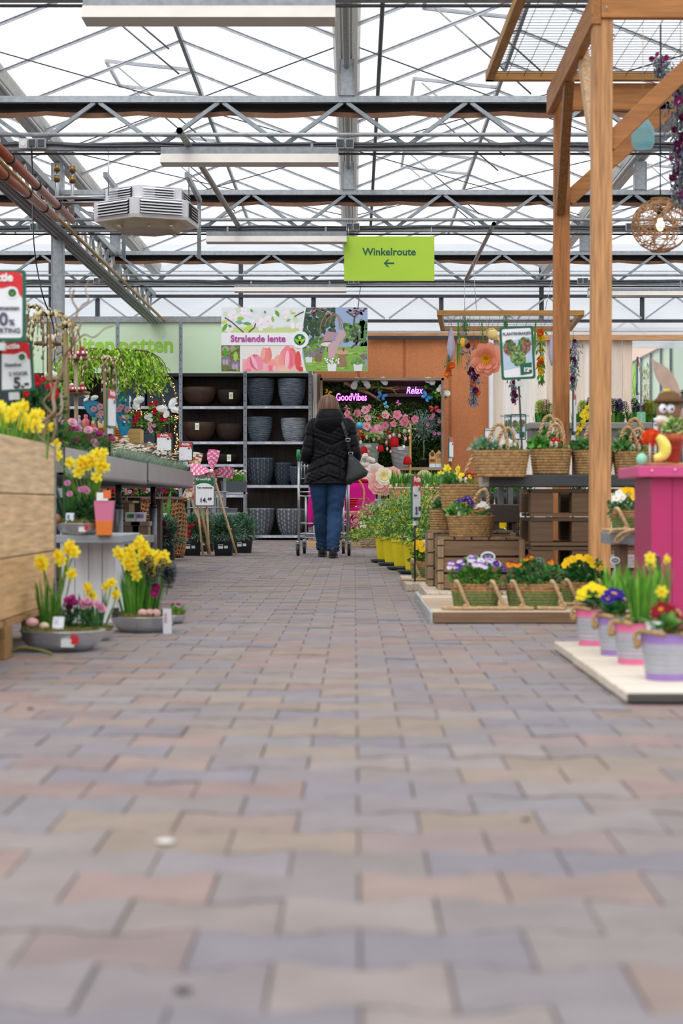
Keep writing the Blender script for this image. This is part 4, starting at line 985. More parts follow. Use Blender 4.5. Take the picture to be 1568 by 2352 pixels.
# ------------------------------------------------------------------ plant helpers
def blade(m, b, ang, lean, L, w, col, bend=.4, seg=4):
    """a strap leaf rising from b, leaning towards ang"""
    b = Vector(b); h = Vector((cos(ang), sin(ang), 0)); s = Vector((-sin(ang), cos(ang), 0)); p = b; th = lean; prev = None; c = C(col)
    i0 = len(m.v); k2 = 0
    for k in range(seg+1):
        u = k/seg; ww = w/2*(.75+.5*u)*(1-u**3)**.6 if k < seg else w*.02
        m.v += [tuple(p-s*ww), tuple(p+s*ww)]
        if k: m.f.append((i0+2*k-2, i0+2*k-1, i0+2*k+1, i0+2*k)); m.c.append(c); m.sm.append(True)
        th += bend/seg; p = p+(h*sin(th)+Vector((0, 0, 1))*cos(th))*(L/seg)
    return p
def clump(m, c, n, L, w, spread, cols, r, rad=.01, bend=.4):
    for _ in range(n):
        a = r.uniform(0, 2*pi); q = rad*sqrt(r.random())
        blade(m, (c[0]+q*cos(a), c[1]+q*sin(a), c[2]), a+r.uniform(-.5, .5), r.uniform(0, spread), L*r.uniform(.65, 1.05), w*r.uniform(.7, 1.1), jit(r.choice(cols), .14, r), r.uniform(0, bend))
def lf(m, p, d, nrm, L, w, col):
    """one ovate leaf"""
    p = Vector(p); d = Vector(d).normalized(); s = d.cross(nrm); s = s.normalized() if s.length > 1e-4 else d.orthogonal().normalized(); u = s.cross(d)
    m.add([p, p+d*L*.4+s*w/2+u*w*.12, p+d*L, p+d*L*.4-s*w/2+u*w*.12, p+d*L*.45], [(0, 1, 2, 4), (0, 4, 2, 3)], col, False)
def rdir(r, up=0.):
    while True:
        v = Vector((r.uniform(-1, 1), r.uniform(-1, 1), r.uniform(-1, 1)))
        if .05 < v.length < 1: v.normalize(); v.z += up; return v.normalized()
def bush(m, c, R3, n, L, w, cols, r, up=.3, shell=.5, zmin=None):
    for _ in range(n):
        d = rdir(r); q = shell+(1-shell)*r.random(); p = Vector(c)+Vector((d.x*R3[0], d.y*R3[1], d.z*R3[2]))*q
        if zmin is not None and p.z < zmin: p.z = zmin+r.random()*.02
        dd = (d*.8+rdir(r)*.7+Vector((0, 0, up))).normalized(); lf(m, p, dd, (rdir(r)+d).normalized(), L*r.uniform(.6, 1.2), w*r.uniform(.7, 1.2), jit(r.choice(cols), .2, r))
_fm = {}
def fmesh(key, fn, mat=None):
    if key not in _fm:
        m = MB(); fn(m); o = m.build('flower', mat or M_PETAL); me = o.data; bpy.data.objects.remove(o); _fm[key] = me
    return _fm[key]
def put(parent, name, mesh, loc, nrm=(0, 0, 1), s=1, roll=0, rot=None):
    o = bpy.data.objects.new(name, mesh); COL.objects.link(o); o.parent = parent; o.location = loc
    q = Vector(nrm).to_track_quat('Z', 'Y'); o.rotation_mode = 'QUATERNION'; o.rotation_quaternion = q @ Vector((0, 0, 1)).rotation_difference(Vector((0, 0, 1))) if not roll else q @ Matrix.Rotation(roll, 4, 'Z').to_quaternion()
    o.scale = (s, s, s); return o
def star(m, n, r0, col, w=.5, cup=.2, z=0, a0=0, fat=True):
    for j in range(n):
        a = a0+2*pi*j/n; d = Vector((cos(a), sin(a), 0)); s = Vector((-sin(a), cos(a), 0)); c_ = jit(col, .05, R)
        P = lambda t, q: d*(t*r0)+s*(q*w*r0)+Vector((0, 0, z+cup*r0*t*t))
        if fat: m.add([P(0, 0), P(.5, .8), P(.85, .72), P(1, 0), P(.85, -.72), P(.5, -.8), P(.6, 0)], [(0, 1, 6), (1, 2, 6), (2, 3, 6), (3, 4, 6), (4, 5, 6), (5, 0, 6)], c_, True)
        else: m.add([P(0, 0), P(.45, .5), P(1, 0), P(.45, -.5)], [(0, 1, 2, 3)], c_, True)
def F_daff(pc='fff24c', cc='ffe238'):
    def f(m):
        star(m, 6, 1, pc, .36, .12); rs = []
        for r_, z in ((.22, 0), (.26, .25), (.30, .5), (.42, .66)): rs.append([(r_*cos(a)*(1+.08*(j % 2)*(z > .6)), r_*sin(a)*(1+.08*(j % 2)*(z > .6)), z) for j, a in enumerate([2*pi*q/12 for q in range(12)])])
        m.rings(rs, cc, (False, False)); m.tube([(0, 0, 0), (0, 0, -.3), (0, 0, -.5)], [.12, .1, .06], '9cb83a', 6)
    return f
def F_pansy(up, low, eye='f5c518', dark=None):
    def f(m):
        for a, r_, c_ in ((.9, .62, up), (2.24, .62, up), (-.35, .6, low), (3.5, .6, low), (-1.57, .68, low)):
            cx, cy = .42*cos(a), .42*sin(a); m.face([(cx+r_*cos(q)*.95, cy+r_*sin(q)*.85, .03*len(m.f)+.06*sin(q*3)) for q in [2*pi*j/10 for j in range(10)]], jit(c_, .06, R))
        if dark: star(m, 5, .42, dark, .35, 0, .19, a0=-1.57, fat=False)
        m.face([(.13*cos(q), .13*sin(q)-.05, .21) for q in [2*pi*j/7 for j in range(7)]], eye)
    return f
def F_prim(col, eye='f3c21a'):
    def f(m):
        for j in range(5):
            a = 2*pi*j/5; cx, cy = .55*cos(a), .55*sin(a); m.face([(cx+.48*cos(q), cy+.48*sin(q), .02*j+.05+.10*((cx+.48*cos(q))**2+(cy+.48*sin(q))**2)) for q in [2*pi*k/9 for k in range(9)]], jit(col, .07, R), True)
        m.face([(.26*cos(q), .26*sin(q), .17) for q in [2*pi*j/9 for j in range(9)]], eye); m.face([(.12*cos(q), .12*sin(q), .185) for q in [2*pi*j/7 for j in range(7)]], 'e58a1a')
    return f
def F_daisy(pc='f4f1f2', cc='e8c83a', n=11):
    def f(m): star(m, n, 1, pc, .25, .12, fat=False); m.ball((0, 0, .03), .28, cc, 8, 5, (1, 1, .5))
    return f
def F_pom(col, col2=None):
    def f(m):
        r = random.Random(3)
        for k in range(3): star(m, 7, 1-.25*k, jit(col if k < 2 else (col2 or col), .08, r), .45, .25+.4*k, .05*k, a0=k*.4)
    return f
def F_hyac(cols):
    def f(m):
        r = random.Random(5)
        for k in range(15):
            z = k/15; rr_ = .19*sin(pi*(.2+.75*z))+.03
            for j in range(6):
                a = j*1.047+k*.5; p = Vector((cos(a)*rr_, sin(a)*rr_, z)); d = Vector((cos(a), sin(a), .35-(.3*(k < 3))))
                lf(m, p, d+rdir(r)*.3, (0, 0, 1), .2, .15, jit(r.choice(cols), .2, r))
                lf(m, p, d+rdir(r)*.5, (0, 0, 1), .17, .13, jit(r.choice(cols), .2, r))
        m.tube([(0, 0, -.35), (0, 0, .95)], .045, '7d9a4a', 5)
    return f
MF = {}
def mf(k):
    if k not in MF:
        fn = {'daff': F_daff(), 'prim_y': F_prim('f6e022'), 'prim_v': F_prim('38208f'), 'prim_r': F_prim('b51524'), 'prim_w': F_prim('eef0ec', 'e8d84a'), 'prim_dr': F_prim('8c1022', 'f0a020'),
              'pansy_y': F_pansy('f3c814', 'f5cf1c', 'e09a10'), 'pansy_pw': F_pansy('8a55b8', 'e6daf0', 'f2d84a'), 'pansy_w': F_pansy('f0eef4', 'e9e2f2', 'f2d24a', '9a6ac4'), 'pansy_o': F_pansy('7a1f28', 'ef9a1a', 'f0b020', '5a1518'),
              'pansy_v': F_pansy('4a2a8c', '5a389a', 'f2d24a'), 'daisy': F_daisy(), 'daisy_y': F_daisy('f0e6c4', 'e6b83a'), 'daisy_p': F_daisy('e8b8b4', 'e0b04a'), 'gerb': F_daisy('f7c81c', 'd89a1c', 14),
              'pom_p': F_pom('e4a0c4', 'd07ab0'), 'pom_m': F_pom('b0307c', 'c8489a'), 'pom_r': F_pom('c81e34', 'e03a4a'), 'pom_lp': F_pom('efc4d4', 'e49ab8'), 'pom_w': F_pom('f2f0ee'), 'pom_dp': F_pom('6a1f4a', '7c2f60'), 'pom_or': F_pom('e8682c', 'f2a03a'),
              'hy_p': F_hyac(['c98a90', 'b98a7a', '9aa860', 'd8a0b0']), 'hy_g': F_hyac(['b4c43c', '9ab83a', 'cdd458']), 'hy_b': F_hyac(['26243c', '343060', '1f2a30', '4a4a8c']), 'hy_br': F_hyac(['8f6a3c', 'a8823f', '9a8a48']), 'hy_v': F_hyac(['3c3470', '55509a', '2b2f4a'])}[k]
        MF[k] = fmesh(k, fn)
    return MF[k]
GRN = ['4f8f2e', '5f9f38', '3f7a2a', '6fae42']; DGR = ['2f5a34', '3b6b3c', '28482c', '4a7a48']; IVY = ['4f8a44', '6aa05a', '3a6a3a', '86b47a', '5a9a3a']; BLU = ['3f5f52', '55786a', '2f4a40', '6a8c7c', '48685a']
def stalk(m, p, q, r=.003, col='6a9a3c', bow=.01):
    p, q = Vector(p), Vector(q); mid = p.lerp(q, .5)+Vector((bow, 0, 0)); m.tube([p, mid, q], r, col, 5, caps=False)
def daffodils(parent, c, nleaf, nfl, L, r, spread=.03, fs=.028, leafname='leaves', cols=GRN, fk='daff', w=.011):
    m = MB(); clump(m, c, nleaf, L, w, .28, cols, r, spread, .25); out = []
    for k in range(nfl):
        a = r.uniform(0, 2*pi); q = spread*r.random(); b = Vector((c[0]+q*cos(a), c[1]+q*sin(a), c[2])); t = b+Vector((cos(a)*.05, sin(a)*.04, 0))*r.uniform(.2, 1.3)+Vector((0, 0, L*r.uniform(.8, 1.2)))
        stalk(m, b, t, .0028, '7aa843', .006); out.append(t)
    m.build(leafname, M_LEAF, parent)
    for t in out:
        a = r.uniform(-pi, 0); put(parent, 'flower', mf(fk), t+Vector((0, -.006, 0)), (cos(a)*.8, sin(a)-.35, r.uniform(-.15, .35)), fs*r.uniform(.85, 1.15), r.uniform(0, 6))
def primrose(parent, c, key, n, r, R_=.05, fs=.018, leafL=.06, nl=16, cols=None):
    m = MB()
    for k in range(nl):
        a = 2*pi*k/nl+r.uniform(-.3, .3); d = Vector((cos(a), sin(a), r.uniform(.1, .9))); lf(m, Vector(c)+d*.008, d, (0, 0, 1), leafL*r.uniform(.8, 1.2), leafL*.5, jit(r.choice(cols or ['4f8a3a', '67a04a', '3f7434', '7ab05c']), .15, r))
    m.build('leaves', M_LEAF, parent)
    for k in range(n):
        a = r.uniform(0, 2*pi); q = R_*sqrt(r.random()); put(parent, 'flower', mf(key), (c[0]+q*cos(a), c[1]+q*sin(a)*.8, c[2]+.035+.6*(R_-q)+r.uniform(0, .012)), (cos(a)*q/R_*.8, sin(a)*q/R_*.6-.6, .8), fs*r.uniform(.85, 1.15), r.uniform(0, 6))
def pansies(parent, c, R3, keys, n, r, fs=.022, nl=260, cols=None, L=.032):
    m = MB(); bush(m, c, (R3[0], R3[1], R3[2]), nl, L, L*.62, cols or ['3f7a34', '55903c', '2f6230', '68a048'], r, .5, .35, c[2]-.02); m.build('leaves', M_LEAF, parent)
    for k in range(n):
        a = r.uniform(0, 2*pi); q = sqrt(r.random()); el = r.uniform(.1, 1)
        put(parent, 'flower', mf(r.choice(keys)), (c[0]+R3[0]*1.02*q*cos(a), c[1]+R3[1]*q*sin(a)*.9-.01, c[2]+R3[2]*(1.05*sqrt(max(0, 1-q*q*.75)))+r.uniform(-.005, .012)), (cos(a)*.5, -.9, r.uniform(.2, .9)), fs*r.uniform(.8, 1.2), r.uniform(-.4, .4))
def moss(parent, c, rx, ry, r, h=.012, cols=('6f7f34', '8a9440', '55632a', '7a6a3a'), power=2.4, name='moss', n=500):
    m = MB(); m.lathe([(1, 0), (.9, h*.8), (.5, h), (0.01, h*1.1)], '6a6234', c, 24, rx, ry, power, caps=(True, False))
    for _ in range(n):
        a = r.uniform(0, 2*pi); q = sqrt(r.random()); x, y = c[0]+rx*q*cos(a), c[1]+ry*q*sin(a); lf(m, (x, y, c[2]+h*.6), (r.uniform(-1, 1), r.uniform(-1, 1), 1), rdir(r), .016, .006, jit(r.choice(cols), .2, r))
    m.build(name, M_SOIL, parent)
def label_card(parent, p, w=.03, h=.05, lean=.3, col='e9ebf0', dots=('5a8a4a', '9a6ac0')):
    m = MB(); p = Vector(p); u = Vector((0, lean, 1)).normalized(); q = lambda x, z, o=0: p+Vector((x*w, -o, 0))+u*(z*h)
    m.add([q(-.5, 0), q(.5, 0), q(.5, 1), q(-.5, 1), q(-.5, 0, -.001), q(.5, 0, -.001), q(.5, 1, -.001), q(-.5, 1, -.001)], [(0, 1, 2, 3), (7, 6, 5, 4)], col)
    for k, d in enumerate(dots): m.face([q(-.35+.3*k, .45, .001), q(-.02+.3*k, .45, .001), q(-.05+.3*k, .85, .001), q(-.35+.3*k, .8, .001)], d)
    m.build('plant_label', M_PAPER, parent)

# ------------------------------------------------------------------ woven rope baskets
def basket_body(parent, w, d, h, r, style='tan', taper=.84):
    m = MB(); N = 96; rows = 9; prof = []; cols = []
    for k in range(rows*4+1):
        u = k/(rows*4); prof.append((taper+(1-taper)*u, h*u))
    ph = [r.uniform(0, 6) for _ in range(rows+1)]
    def rip(k, j, z): row = k/4; return (.0045*abs(sin(pi*row))+.002*sin(j*2*pi/96*30+ph[int(row)]))/w*2
    tan_ = C('a8865c'); grn = C('75824e')
    noise = [[r.uniform(.8, 1.18) for _ in range(N)] for _ in range(rows+1)]
    def cf(k, j):
        row = k//4; base = grn if style == 'green' and row < 6 else tan_
        v = noise[row][j//2]*(.93 if (j+row*2) % 3 == 0 else 1.03) if base is tan_ else 1+.05*(noise[row][j//3]-1)
        return tuple(x*v for x in base)
    m.lathe(prof, cf, n=N, sx=w/2, sy=d/2, power=3.0, rip=rip, caps=(True, False))
    m.lathe([(1.0, h), (.93, h), (.9, h*.75)], '7c6242', n=N, sx=w/2, sy=d/2, power=3, caps=(False, True))
    m.build('woven_body', M_ROPE if style == 'tan' else M_ROPE, parent)
def braid(m, pts, wd, th, col, r):
    """flat braided band along pts"""
    pts = [Vector(p) for p in pts]; n = len(pts)
    for s in (-1, 0, 1):
        q = []
        for k, p in enumerate(pts):
            t = (pts[min(k+1, n-1)]-pts[max(k-1, 0)]).normalized(); a = t.cross(Vector((0, 1, 0))).normalized() if abs(t.y) < .9 else Vector((1, 0, 0)); b = t.cross(a)
            f = k*.9+s*2.09; q.append(p+b*(wd*.5*sin(f))+a*(th*.5*sin(2*f)))
        m.tube(q, wd*.27, jit(col, .1, r), 6)
def arch(cx, y, z0, w, h, lean=0, n=44, sink=.03, ylean=0):
    out = []
    for k in range(n+1):
        a = pi*k/n; out.append((cx+lean*sin(a)-w/2*cos(a), y+ylean*sin(a), z0-sink*(1-sin(a))+h*sin(a)**.8))
    return out
def basket(px0, px1, ytop, ybot, Y, label, d=.2, style='tan', rz=0, handles=1, z=None, group=None, seed=0, hh=.11, hlean=0, hside=False, lean=0):
    a, b = at(px0, ytop, Y), at(px1, ybot, Y); w, h = b.x-a.x, a.z-b.z; r = random.Random(seed+int(px0))
    t = thing('flower_basket', label, 'basket', ((a.x+b.x)/2, Y+d/2, b.z if z is None else z), rz, group)
    if lean: t.rotation_euler = (0, lean, rz)
    basket_body(t, w, d, h, r, style)
    if style == 'tan':
        ys = [0] if handles == 1 else [-.05, .05]
        for k in range(handles):
            m = MB(); 
            if hside: pts = [(y, x, z_) for x, y, z_ in arch(0, ys[k], h, d*.85, hh, sink=.05)]
            else: pts = arch(ys[k]*.5 if handles > 1 else hlean, ys[k], h, max(w*.36, .10), hh*r.uniform(.9, 1.1), lean=r.uniform(-.02, .02)+hlean, sink=.05)
            braid(m, pts, .021, .012, 'c3a27c', r); m.build('handle', M_ROPE, t)
    else:
        for s in (-1, 1):
            m = MB(); x = s*w*.36; pts = [(x-.012, -d*.46, h*.85), (x-.016, -d*.52, h*1.1), (x-.005, -d*.62, h*1.05), (x+.012, -d*.66, h*.7), (x+.03, -d*.64, h*.35), (x+.045, -d*.62, h*.1), (x+.03+.05*(s < 0), -d*.66, .008), (x-.03, -d*.68, .009), (x-.08, -d*.64, .01)]
            m.tube([Vector(p) for p in smooth(pts, 4)], .0085, 'bda07a', 8); m.ball((x+.03, -d*.62, .016), .015, 'b39468', 8, 6); m.build('rope_handle', M_ROPE, t)
    moss(t, (0, 0, h*.93), w*.45, d*.43, r, cols=('7f8a3a', '949c48', '6a7030', '86703f'))
    return t, w, d, h, r
def smooth(pts, n):
    pts = [Vector(p) for p in pts]; out = []
    for i in range(len(pts)-1):
        p0, p1, p2, p3 = pts[max(i-1, 0)], pts[i], pts[i+1], pts[min(i+2, len(pts)-1)]
        for k in range(n): u = k/n; out.append(.5*((2*p1)+(-p0+p2)*u+(2*p0-5*p1+4*p2-p3)*u*u+(-p0+3*p1-3*p2+p3)*u**3))
    return out+[pts[-1]]
def ivy(parent, c, R3, n, r, cols=IVY, L=.035, name='ivy'):
    m = MB(); bush(m, c, R3, n, L, L*.85, cols, r, .5, .2, c[2]-.01); m.build(name, M_LEAF, parent)

# ------------------------------------------------------------------ pallets, boards and crates on the right
def boards(m, x0, x1, y0, y1, z0, z1, n, axis, cols, r, gap=.006):
    for k in range(n):
        if axis == 'x': ya = y0+(y1-y0)*k/n; yb = y0+(y1-y0)*(k+1)/n-gap; m.box((x0+r.uniform(0, .004), ya, z0), (x1-r.uniform(0, .004), yb, z1-r.uniform(0, .002)), jit(r.choice(cols), .1, r))
        else: xa = x0+(x1-x0)*k/n; xb = x0+(x1-x0)*(k+1)/n-gap; m.box((xa, y0+r.uniform(0, .004), z0), (xb, y1-r.uniform(0, .004), z1-r.uniform(0, .002)), jit(r.choice(cols), .1, r))
rw = random.Random(31)
c = MB(); boards(c, .715, 1.75, 4.585, 6.27, .006, .034, 3, 'x', ['d9cdbc', 'cfc2b0', 'e2d8c8'], rw, .004); c.box((.73, 4.60, 0), (1.74, 6.25, .006), '2a2724'); c.box((.718, 4.578, .005), (1.75, 4.585, .029), '4a4848')
simple('plank_platform', c, M_WX, 'whitewashed plank platform on the floor under the pink and lilac buckets', 'platform', bevel=.003)
t = thing('pallet', 'weathered grey pallet base under the green rope baskets', 'pallet', (.85, 7.7, 0))
c = MB(); boards(c, .345, 1.6, 7.70, 9.15, .034, .054, 5, 'x', ['b09a82', 'a89078', 'c4b5a2'], rw, .03); c.build('deck_board', M_WX, t, True, bevel=.002)
c = MB(); c.box((.345, 7.685, .004), (1.6, 7.70, .052), '7a5f45'); c.build('front_board', M_WX, t, True, bevel=.002)
c = MB(); c.box((.335, 7.685, .0), (.352, 9.6, .05), 'a5a6a6'); c.build('side_board', M_WY, t, True, bevel=.002)
c = MB()
for x in (.4, .9, 1.4):
    for y in (7.8, 8.5, 9.0): c.box((x, y, .0), (x+.08, y+.08, .034), '6b533c')
c.build('block', M_WX, t, True)
c = MB(); boards(c, .385, 1.2, 9.25, 10.55, .0, .06, 4, 'y', ['b8a78f', 'a8947a', 'c4b6a2'], rw, .01); simple('plank_board', c, M_WY, 'pale weathered boards under the stacked crates', 'board', bevel=.003)
c = MB(); boards(c, .315, .70, 10.62, 11.9, .0, .045, 2, 'y', ['9a9188', 'a89c8c'], rw, .01); simple('plank_board', c, M_WY, 'short grey boards under the black pole of the 3.99 sign', 'board', bevel=.003)
def crate(x0, y0, z0, w, d, h, lab, col='7d6044', rz=0, dark=1):
    t = thing('wooden_crate', lab, 'crate', (x0+w/2, y0+d/2, z0), rz); r = random.Random(int(x0*100)); n = 3; bh = h/n
    cj = lambda: jit(col, .16, r)
    for k in range(n):
        for s in (-1, 1):
            c = MB(); c.box((-w/2, s*(d/2-.005)-.005, k*bh+.004), (w/2, s*(d/2-.005)+.005, (k+1)*bh-.008), cj()); c.build('side_slat', M_WX, t, bevel=.002)
            c = MB(); c.box((s*(w/2-.006)-.006, -d/2, k*bh+.004), (s*(w/2-.006)+.006, d/2, (k+1)*bh-.008), cj()); c.build('end_slat', M_WY, t, bevel=.002)
    for sx in (-1, 1):
        for sy in (-1, 1):
            c = MB(); c.box((sx*(w/2-.014)-.016, sy*(d/2-.0)-.012, 0), (sx*(w/2-.014)+.016, sy*(d/2-.0)+.012, h), jit('957a5c', .1, r)); c.build('corner_post', M_WZ, t, bevel=.002)
    c = MB()
    for k in range(5): xa = -w/2+w*k/5; c.box((xa+.003, -d/2, h-.001), (xa+w/5-.010, d/2, h+.011), cj())
    c.build('top_slats', M_WY, t)
    for k in range(4): z = h*(.12+.25*k); c = MB(); c.box((-w/2-.003, -d/2-.013, z), (-w/2+.03, -d/2+.03, z+.007), '1d1a18'); c.build('wire_tie', M_DARKST, t)
    return t
crate(.462, 9.58, .06, .475, .30, .275, 'brown apple crate carrying the basket of violet and white pansies', '7b5f45')
crate(.425, 10.0, .06, .50, .36, .305, 'brown apple crate behind and left of the front crate, ties on its corner', '72583f')
# dark stool behind, grey board
t = thing('wooden_stool', 'small dark wooden stool behind the violet pansy basket', 'stool', (.85, 10.35, .0))
a, b = at(1128, 1158, 10.3), at(1190, 1200, 10.3)
c = MB(); c.box((a.x, 10.2, b.z), (b.x, 10.5, a.z), '2f241d'); c.build('seat', M_WX, t, True, bevel=.006)
for x in (a.x+.01, b.x-.045):
    for y in (10.21, 10.45):
        c = MB(); c.box((x, y, .06), (x+.03, y+.03, b.z), '33271f'); c.build('leg', M_WZ, t, True)
t = thing('display_ladder', 'grey weathered display board behind the crates carrying the leaning basket', 'board', (.5, 10.55, .0))
a, b = at(998, 1166, 10.45), at(1030, 1200, 10.45); c = MB(); c.box((a.x, 10.45, b.z), (b.x+.25, 10.75, b.z+.03), '6d5a48'); c.box((a.x, 10.43, b.z), (b.x, 10.45, a.z), 'a8a29a'); c.build('board', M_WX, t, True)
for x in (a.x+.02, a.x+.3):
    c = MB(); c.box((x, 10.5, .0), (x+.035, 10.535, b.z), '5a4838'); c.build('leg', M_WZ, t, True)
# dark table slab on stacked pallets
t = thing('display_table', 'black weathered table slab carrying the row of rope baskets', 'table', (1.3, 9.3, .63))
a, b = at(1110, 1090, 9.25), at(1515, 1118, 9.25); c = MB(); c.box((a.x+.025, 9.25, b.z), (b.x+.3, 9.42, a.z), '3a3c40'); c.box((a.x+.03, 9.43, b.z), (b.x+.3, 9.62, a.z), '2c2e31'); c.build('plank', M_WX, t, True, bevel=.006)
c = MB(); c.box((a.x, 9.247, b.z), (a.x+.03, 9.60, a.z), '9a9288'); c.build('end_batten', M_WY, t, True, bevel=.003)
def pallet(z, lab, x0=.94, x1=1.9, y0=9.28, y1=9.95):
    t = thing('pallet', lab, 'pallet', ((x0+x1)/2, y0, z)); r = random.Random(int(z*100)); H_ = .15
    c = MB(); boards(c, x0, x1, y0, y1, z+H_-.02, z+H_-.001, 5, 'x', ['4c3a28', '584430', '423222'], r, .04); c.build('deck_board', M_WX, t, True)  # wood darkened to put the shade under the table into its colour
    c = MB(); boards(c, x0, x1, y0, y1, z, z+.018, 3, 'x', ['4c3a28', '6a5038'], r, .14); c.build('bottom_board', M_WX, t, True)
    for x in (x0, (x0+x1)/2-.34+.08, x1-.1):
        for y in (y0+.005, y1-.15):
            c = MB(); c.box((x, y, z+.018), (x+.12, y+.12, z+H_-.02), jit('5c4630', .15, r)); c.build('block', M_WX, t, True, bevel=.003)
for k, l in enumerate(['bottom', 'second', 'third', 'top']): pallet(.0+k*.1545, 'wooden pallet under the black table, %s of the stack of four' % l)
# grey side shelf at right
t = thing('side_shelf', 'grey plank shelf on a rough wood stand right of the near pergola post', 'shelf', (1.3, 7.9, 0))
a, b = at(1400, 1224, 7.9), at(1520, 1250, 7.9); c = MB(); c.box((a.x, 7.9, b.z), (b.x, 8.2, a.z), '7d858d'); c.box((b.x-.12, 7.895, b.z), (b.x, 7.9, a.z), 'a39684'); c.build('plank', M_WX, t, True, bevel=.004)
for x in (a.x+.05, a.x+.16, b.x-.05):
    c = MB(); c.box((x, 7.95, 0), (x+.04, 8.1, b.z), '5c4632'); c.build('leg', M_WZ, t, True, bevel=.003)

# ------------------------------------------------------------------ rope baskets and what grows in them
def bk_mix(args, kw, left, mid, key, n=6, iv=IVY):
    t, w, d, h, r = basket(*args, **kw)
    ivy(t, (-w*.28, -.02, h+.02), (w*.26, d*.4, .04), 130, r, iv)
    primrose(t, (w*.1, -.02, h+.0), key, n, r, .035, .017, .05, 14)
    m = MB(); clump(m, (w*.28, .0, h-.01), 12, .075, .009, .35, ['8fa860', '6f9a3c', 'b4b46a', '7a8a4a'], r, .02, .2); m.build('sprouts', M_LEAF, t)
    m = MB()
    for k in range(2): m.ball((w*(-.02+.13*k), -d*.22, h+.022), .016, 'd0bfae', 10, 7, (.8, .8, 1.35))
    m.build('bulb', M_STONE, t)
    return t
bk_mix((1088, 1219, 1034, 1095, 9.16, 'long rope basket with trailing ivy and white primroses, leftmost on the black table'), dict(handles=2, hh=.13, seed=1), 0, 0, 'prim_w', 8, ['7fa89a', '9cc0b0', '5a8a6a', '6aa05a'])
bk_mix((1222, 1316, 1031, 1089, 9.33, 'rope basket with red primroses and a tall handle, second on the black table'), dict(hh=.14, seed=2, hlean=.02), 0, 0, 'prim_r', 8, ['4f9a3a', '6ab04a', '3f7a30'])
bk_mix((1319, 1414, 1034, 1090, 9.36, 'rope basket half hidden behind the near wooden post with violet primroses'), dict(hh=.13, seed=3), 0, 0, 'prim_v', 6)
bk_mix((1414, 1506, 1037, 1092, 9.33, 'rope basket with red and yellow primroses beside the pink cabinet'), dict(handles=2, hh=.14, seed=4), 0, 0, 'prim_dr', 8)
bk_mix((1240, 1300, 1010, 1050, 9.7, 'rope basket in the rear row, its handles showing behind the red primroses'), dict(handles=2, hh=.13, seed=12, d=.14), 0, 0, 'prim_w', 3)
bk_mix((1430, 1490, 1012, 1052, 9.7, 'rope basket in the rear row between the near post and the orange pompom'), dict(handles=2, hh=.13, seed=13, d=.14), 0, 0, 'prim_w', 2)
t = bk_mix((1011, 1109, 1112, 1172, 10.25, 'rope basket tilted beside the table with yellow and red primroses and ivy'), dict(hh=.2, seed=5, hlean=.05), 0, 0, 'prim_y', 7)
for k in range(5): put(t, 'flower', mf('prim_dr'), (.02+.015*k, -.02, .20+.004*(k % 3)), (0, -.8, .6), .018)
a = at(1048, 1100, 10.5)
t = thing('daffodil_pot', 'pot of yellow daffodils behind the tilted basket', 'plant', (a.x, 10.75, .33)); c = MB(); c.lathe([(.05, 0), (.07, .12), (.072, .13), (.06, .13)], '3a3d40', n=20, caps=(True, True)); c.build('pot', M_PLASTIC, t)
daffodils(t, (0, 0, .12), 16, 13, .25, random.Random(6), .06, .028)
t, w, d, h, r = basket(1029, 1139, 1187, 1237, 9.66, 'rope basket on the front crate with violet and white pansies', hh=.15, seed=6, hlean=.03, z=.346)
ivy(t, (-w*.3, -.03, h+.02), (w*.24, d*.4, .045), 120, r, ['5a9a3a', '6fb04a', '3f7a38', '8cc06a']); primrose(t, (-.03, 0, h+.03), 'prim_v', 12, r, .05, .02, .05)
primrose(t, (w*.24, 0, h+.0), 'prim_w', 10, r, .045, .02, .055); label_card(t, (-.07, -.07, h+.0), .03, .05, .2, 'c8d0c0')
t, w, d, h, r = basket(988, 1034, 1172, 1222, 10.35, 'rope basket half hidden behind the grey board end', seed=7, hh=.08); ivy(t, (0, 0, h+.03), (w*.4, d*.4, .05), 120, r)

for (p0, p1, y0, y1, Y_, lab, keys, n, sd, cols) in (
    (1038, 1151, 1342, 1401, 7.82, 'green-bottomed rope basket of violet and white violas', ['pansy_pw', 'pansy_w', 'pansy_pw', 'pansy_v'], 34, 1, ['5f9a3a', '4a8434', '76ac4a', '3a6a34']),
    (1165, 1291, 1342, 1401, 7.82, 'green-bottomed rope basket of dark leaves with a few orange pansies', ['pansy_o'], 7, 2, ['2f6a36', '3f7f40', '28552f', '5a9a4a']),
    (1293, 1392, 1332, 1385, 8.15, 'green-bottomed rope basket of yellow pansies set back beside the post', ['pansy_y'], 19, 3, ['2f6a36', '3f7f40', '28552f'])):
    t, w, d, h, r = basket(p0, p1, y0, y1, Y_, lab, d=.16, style='green', seed=sd, z=.055)
    pansies(t, (0, 0, h+.02), (w*.56, d*.55, .085), keys, n, r, .0165 if sd == 1 else .019, 420, cols)
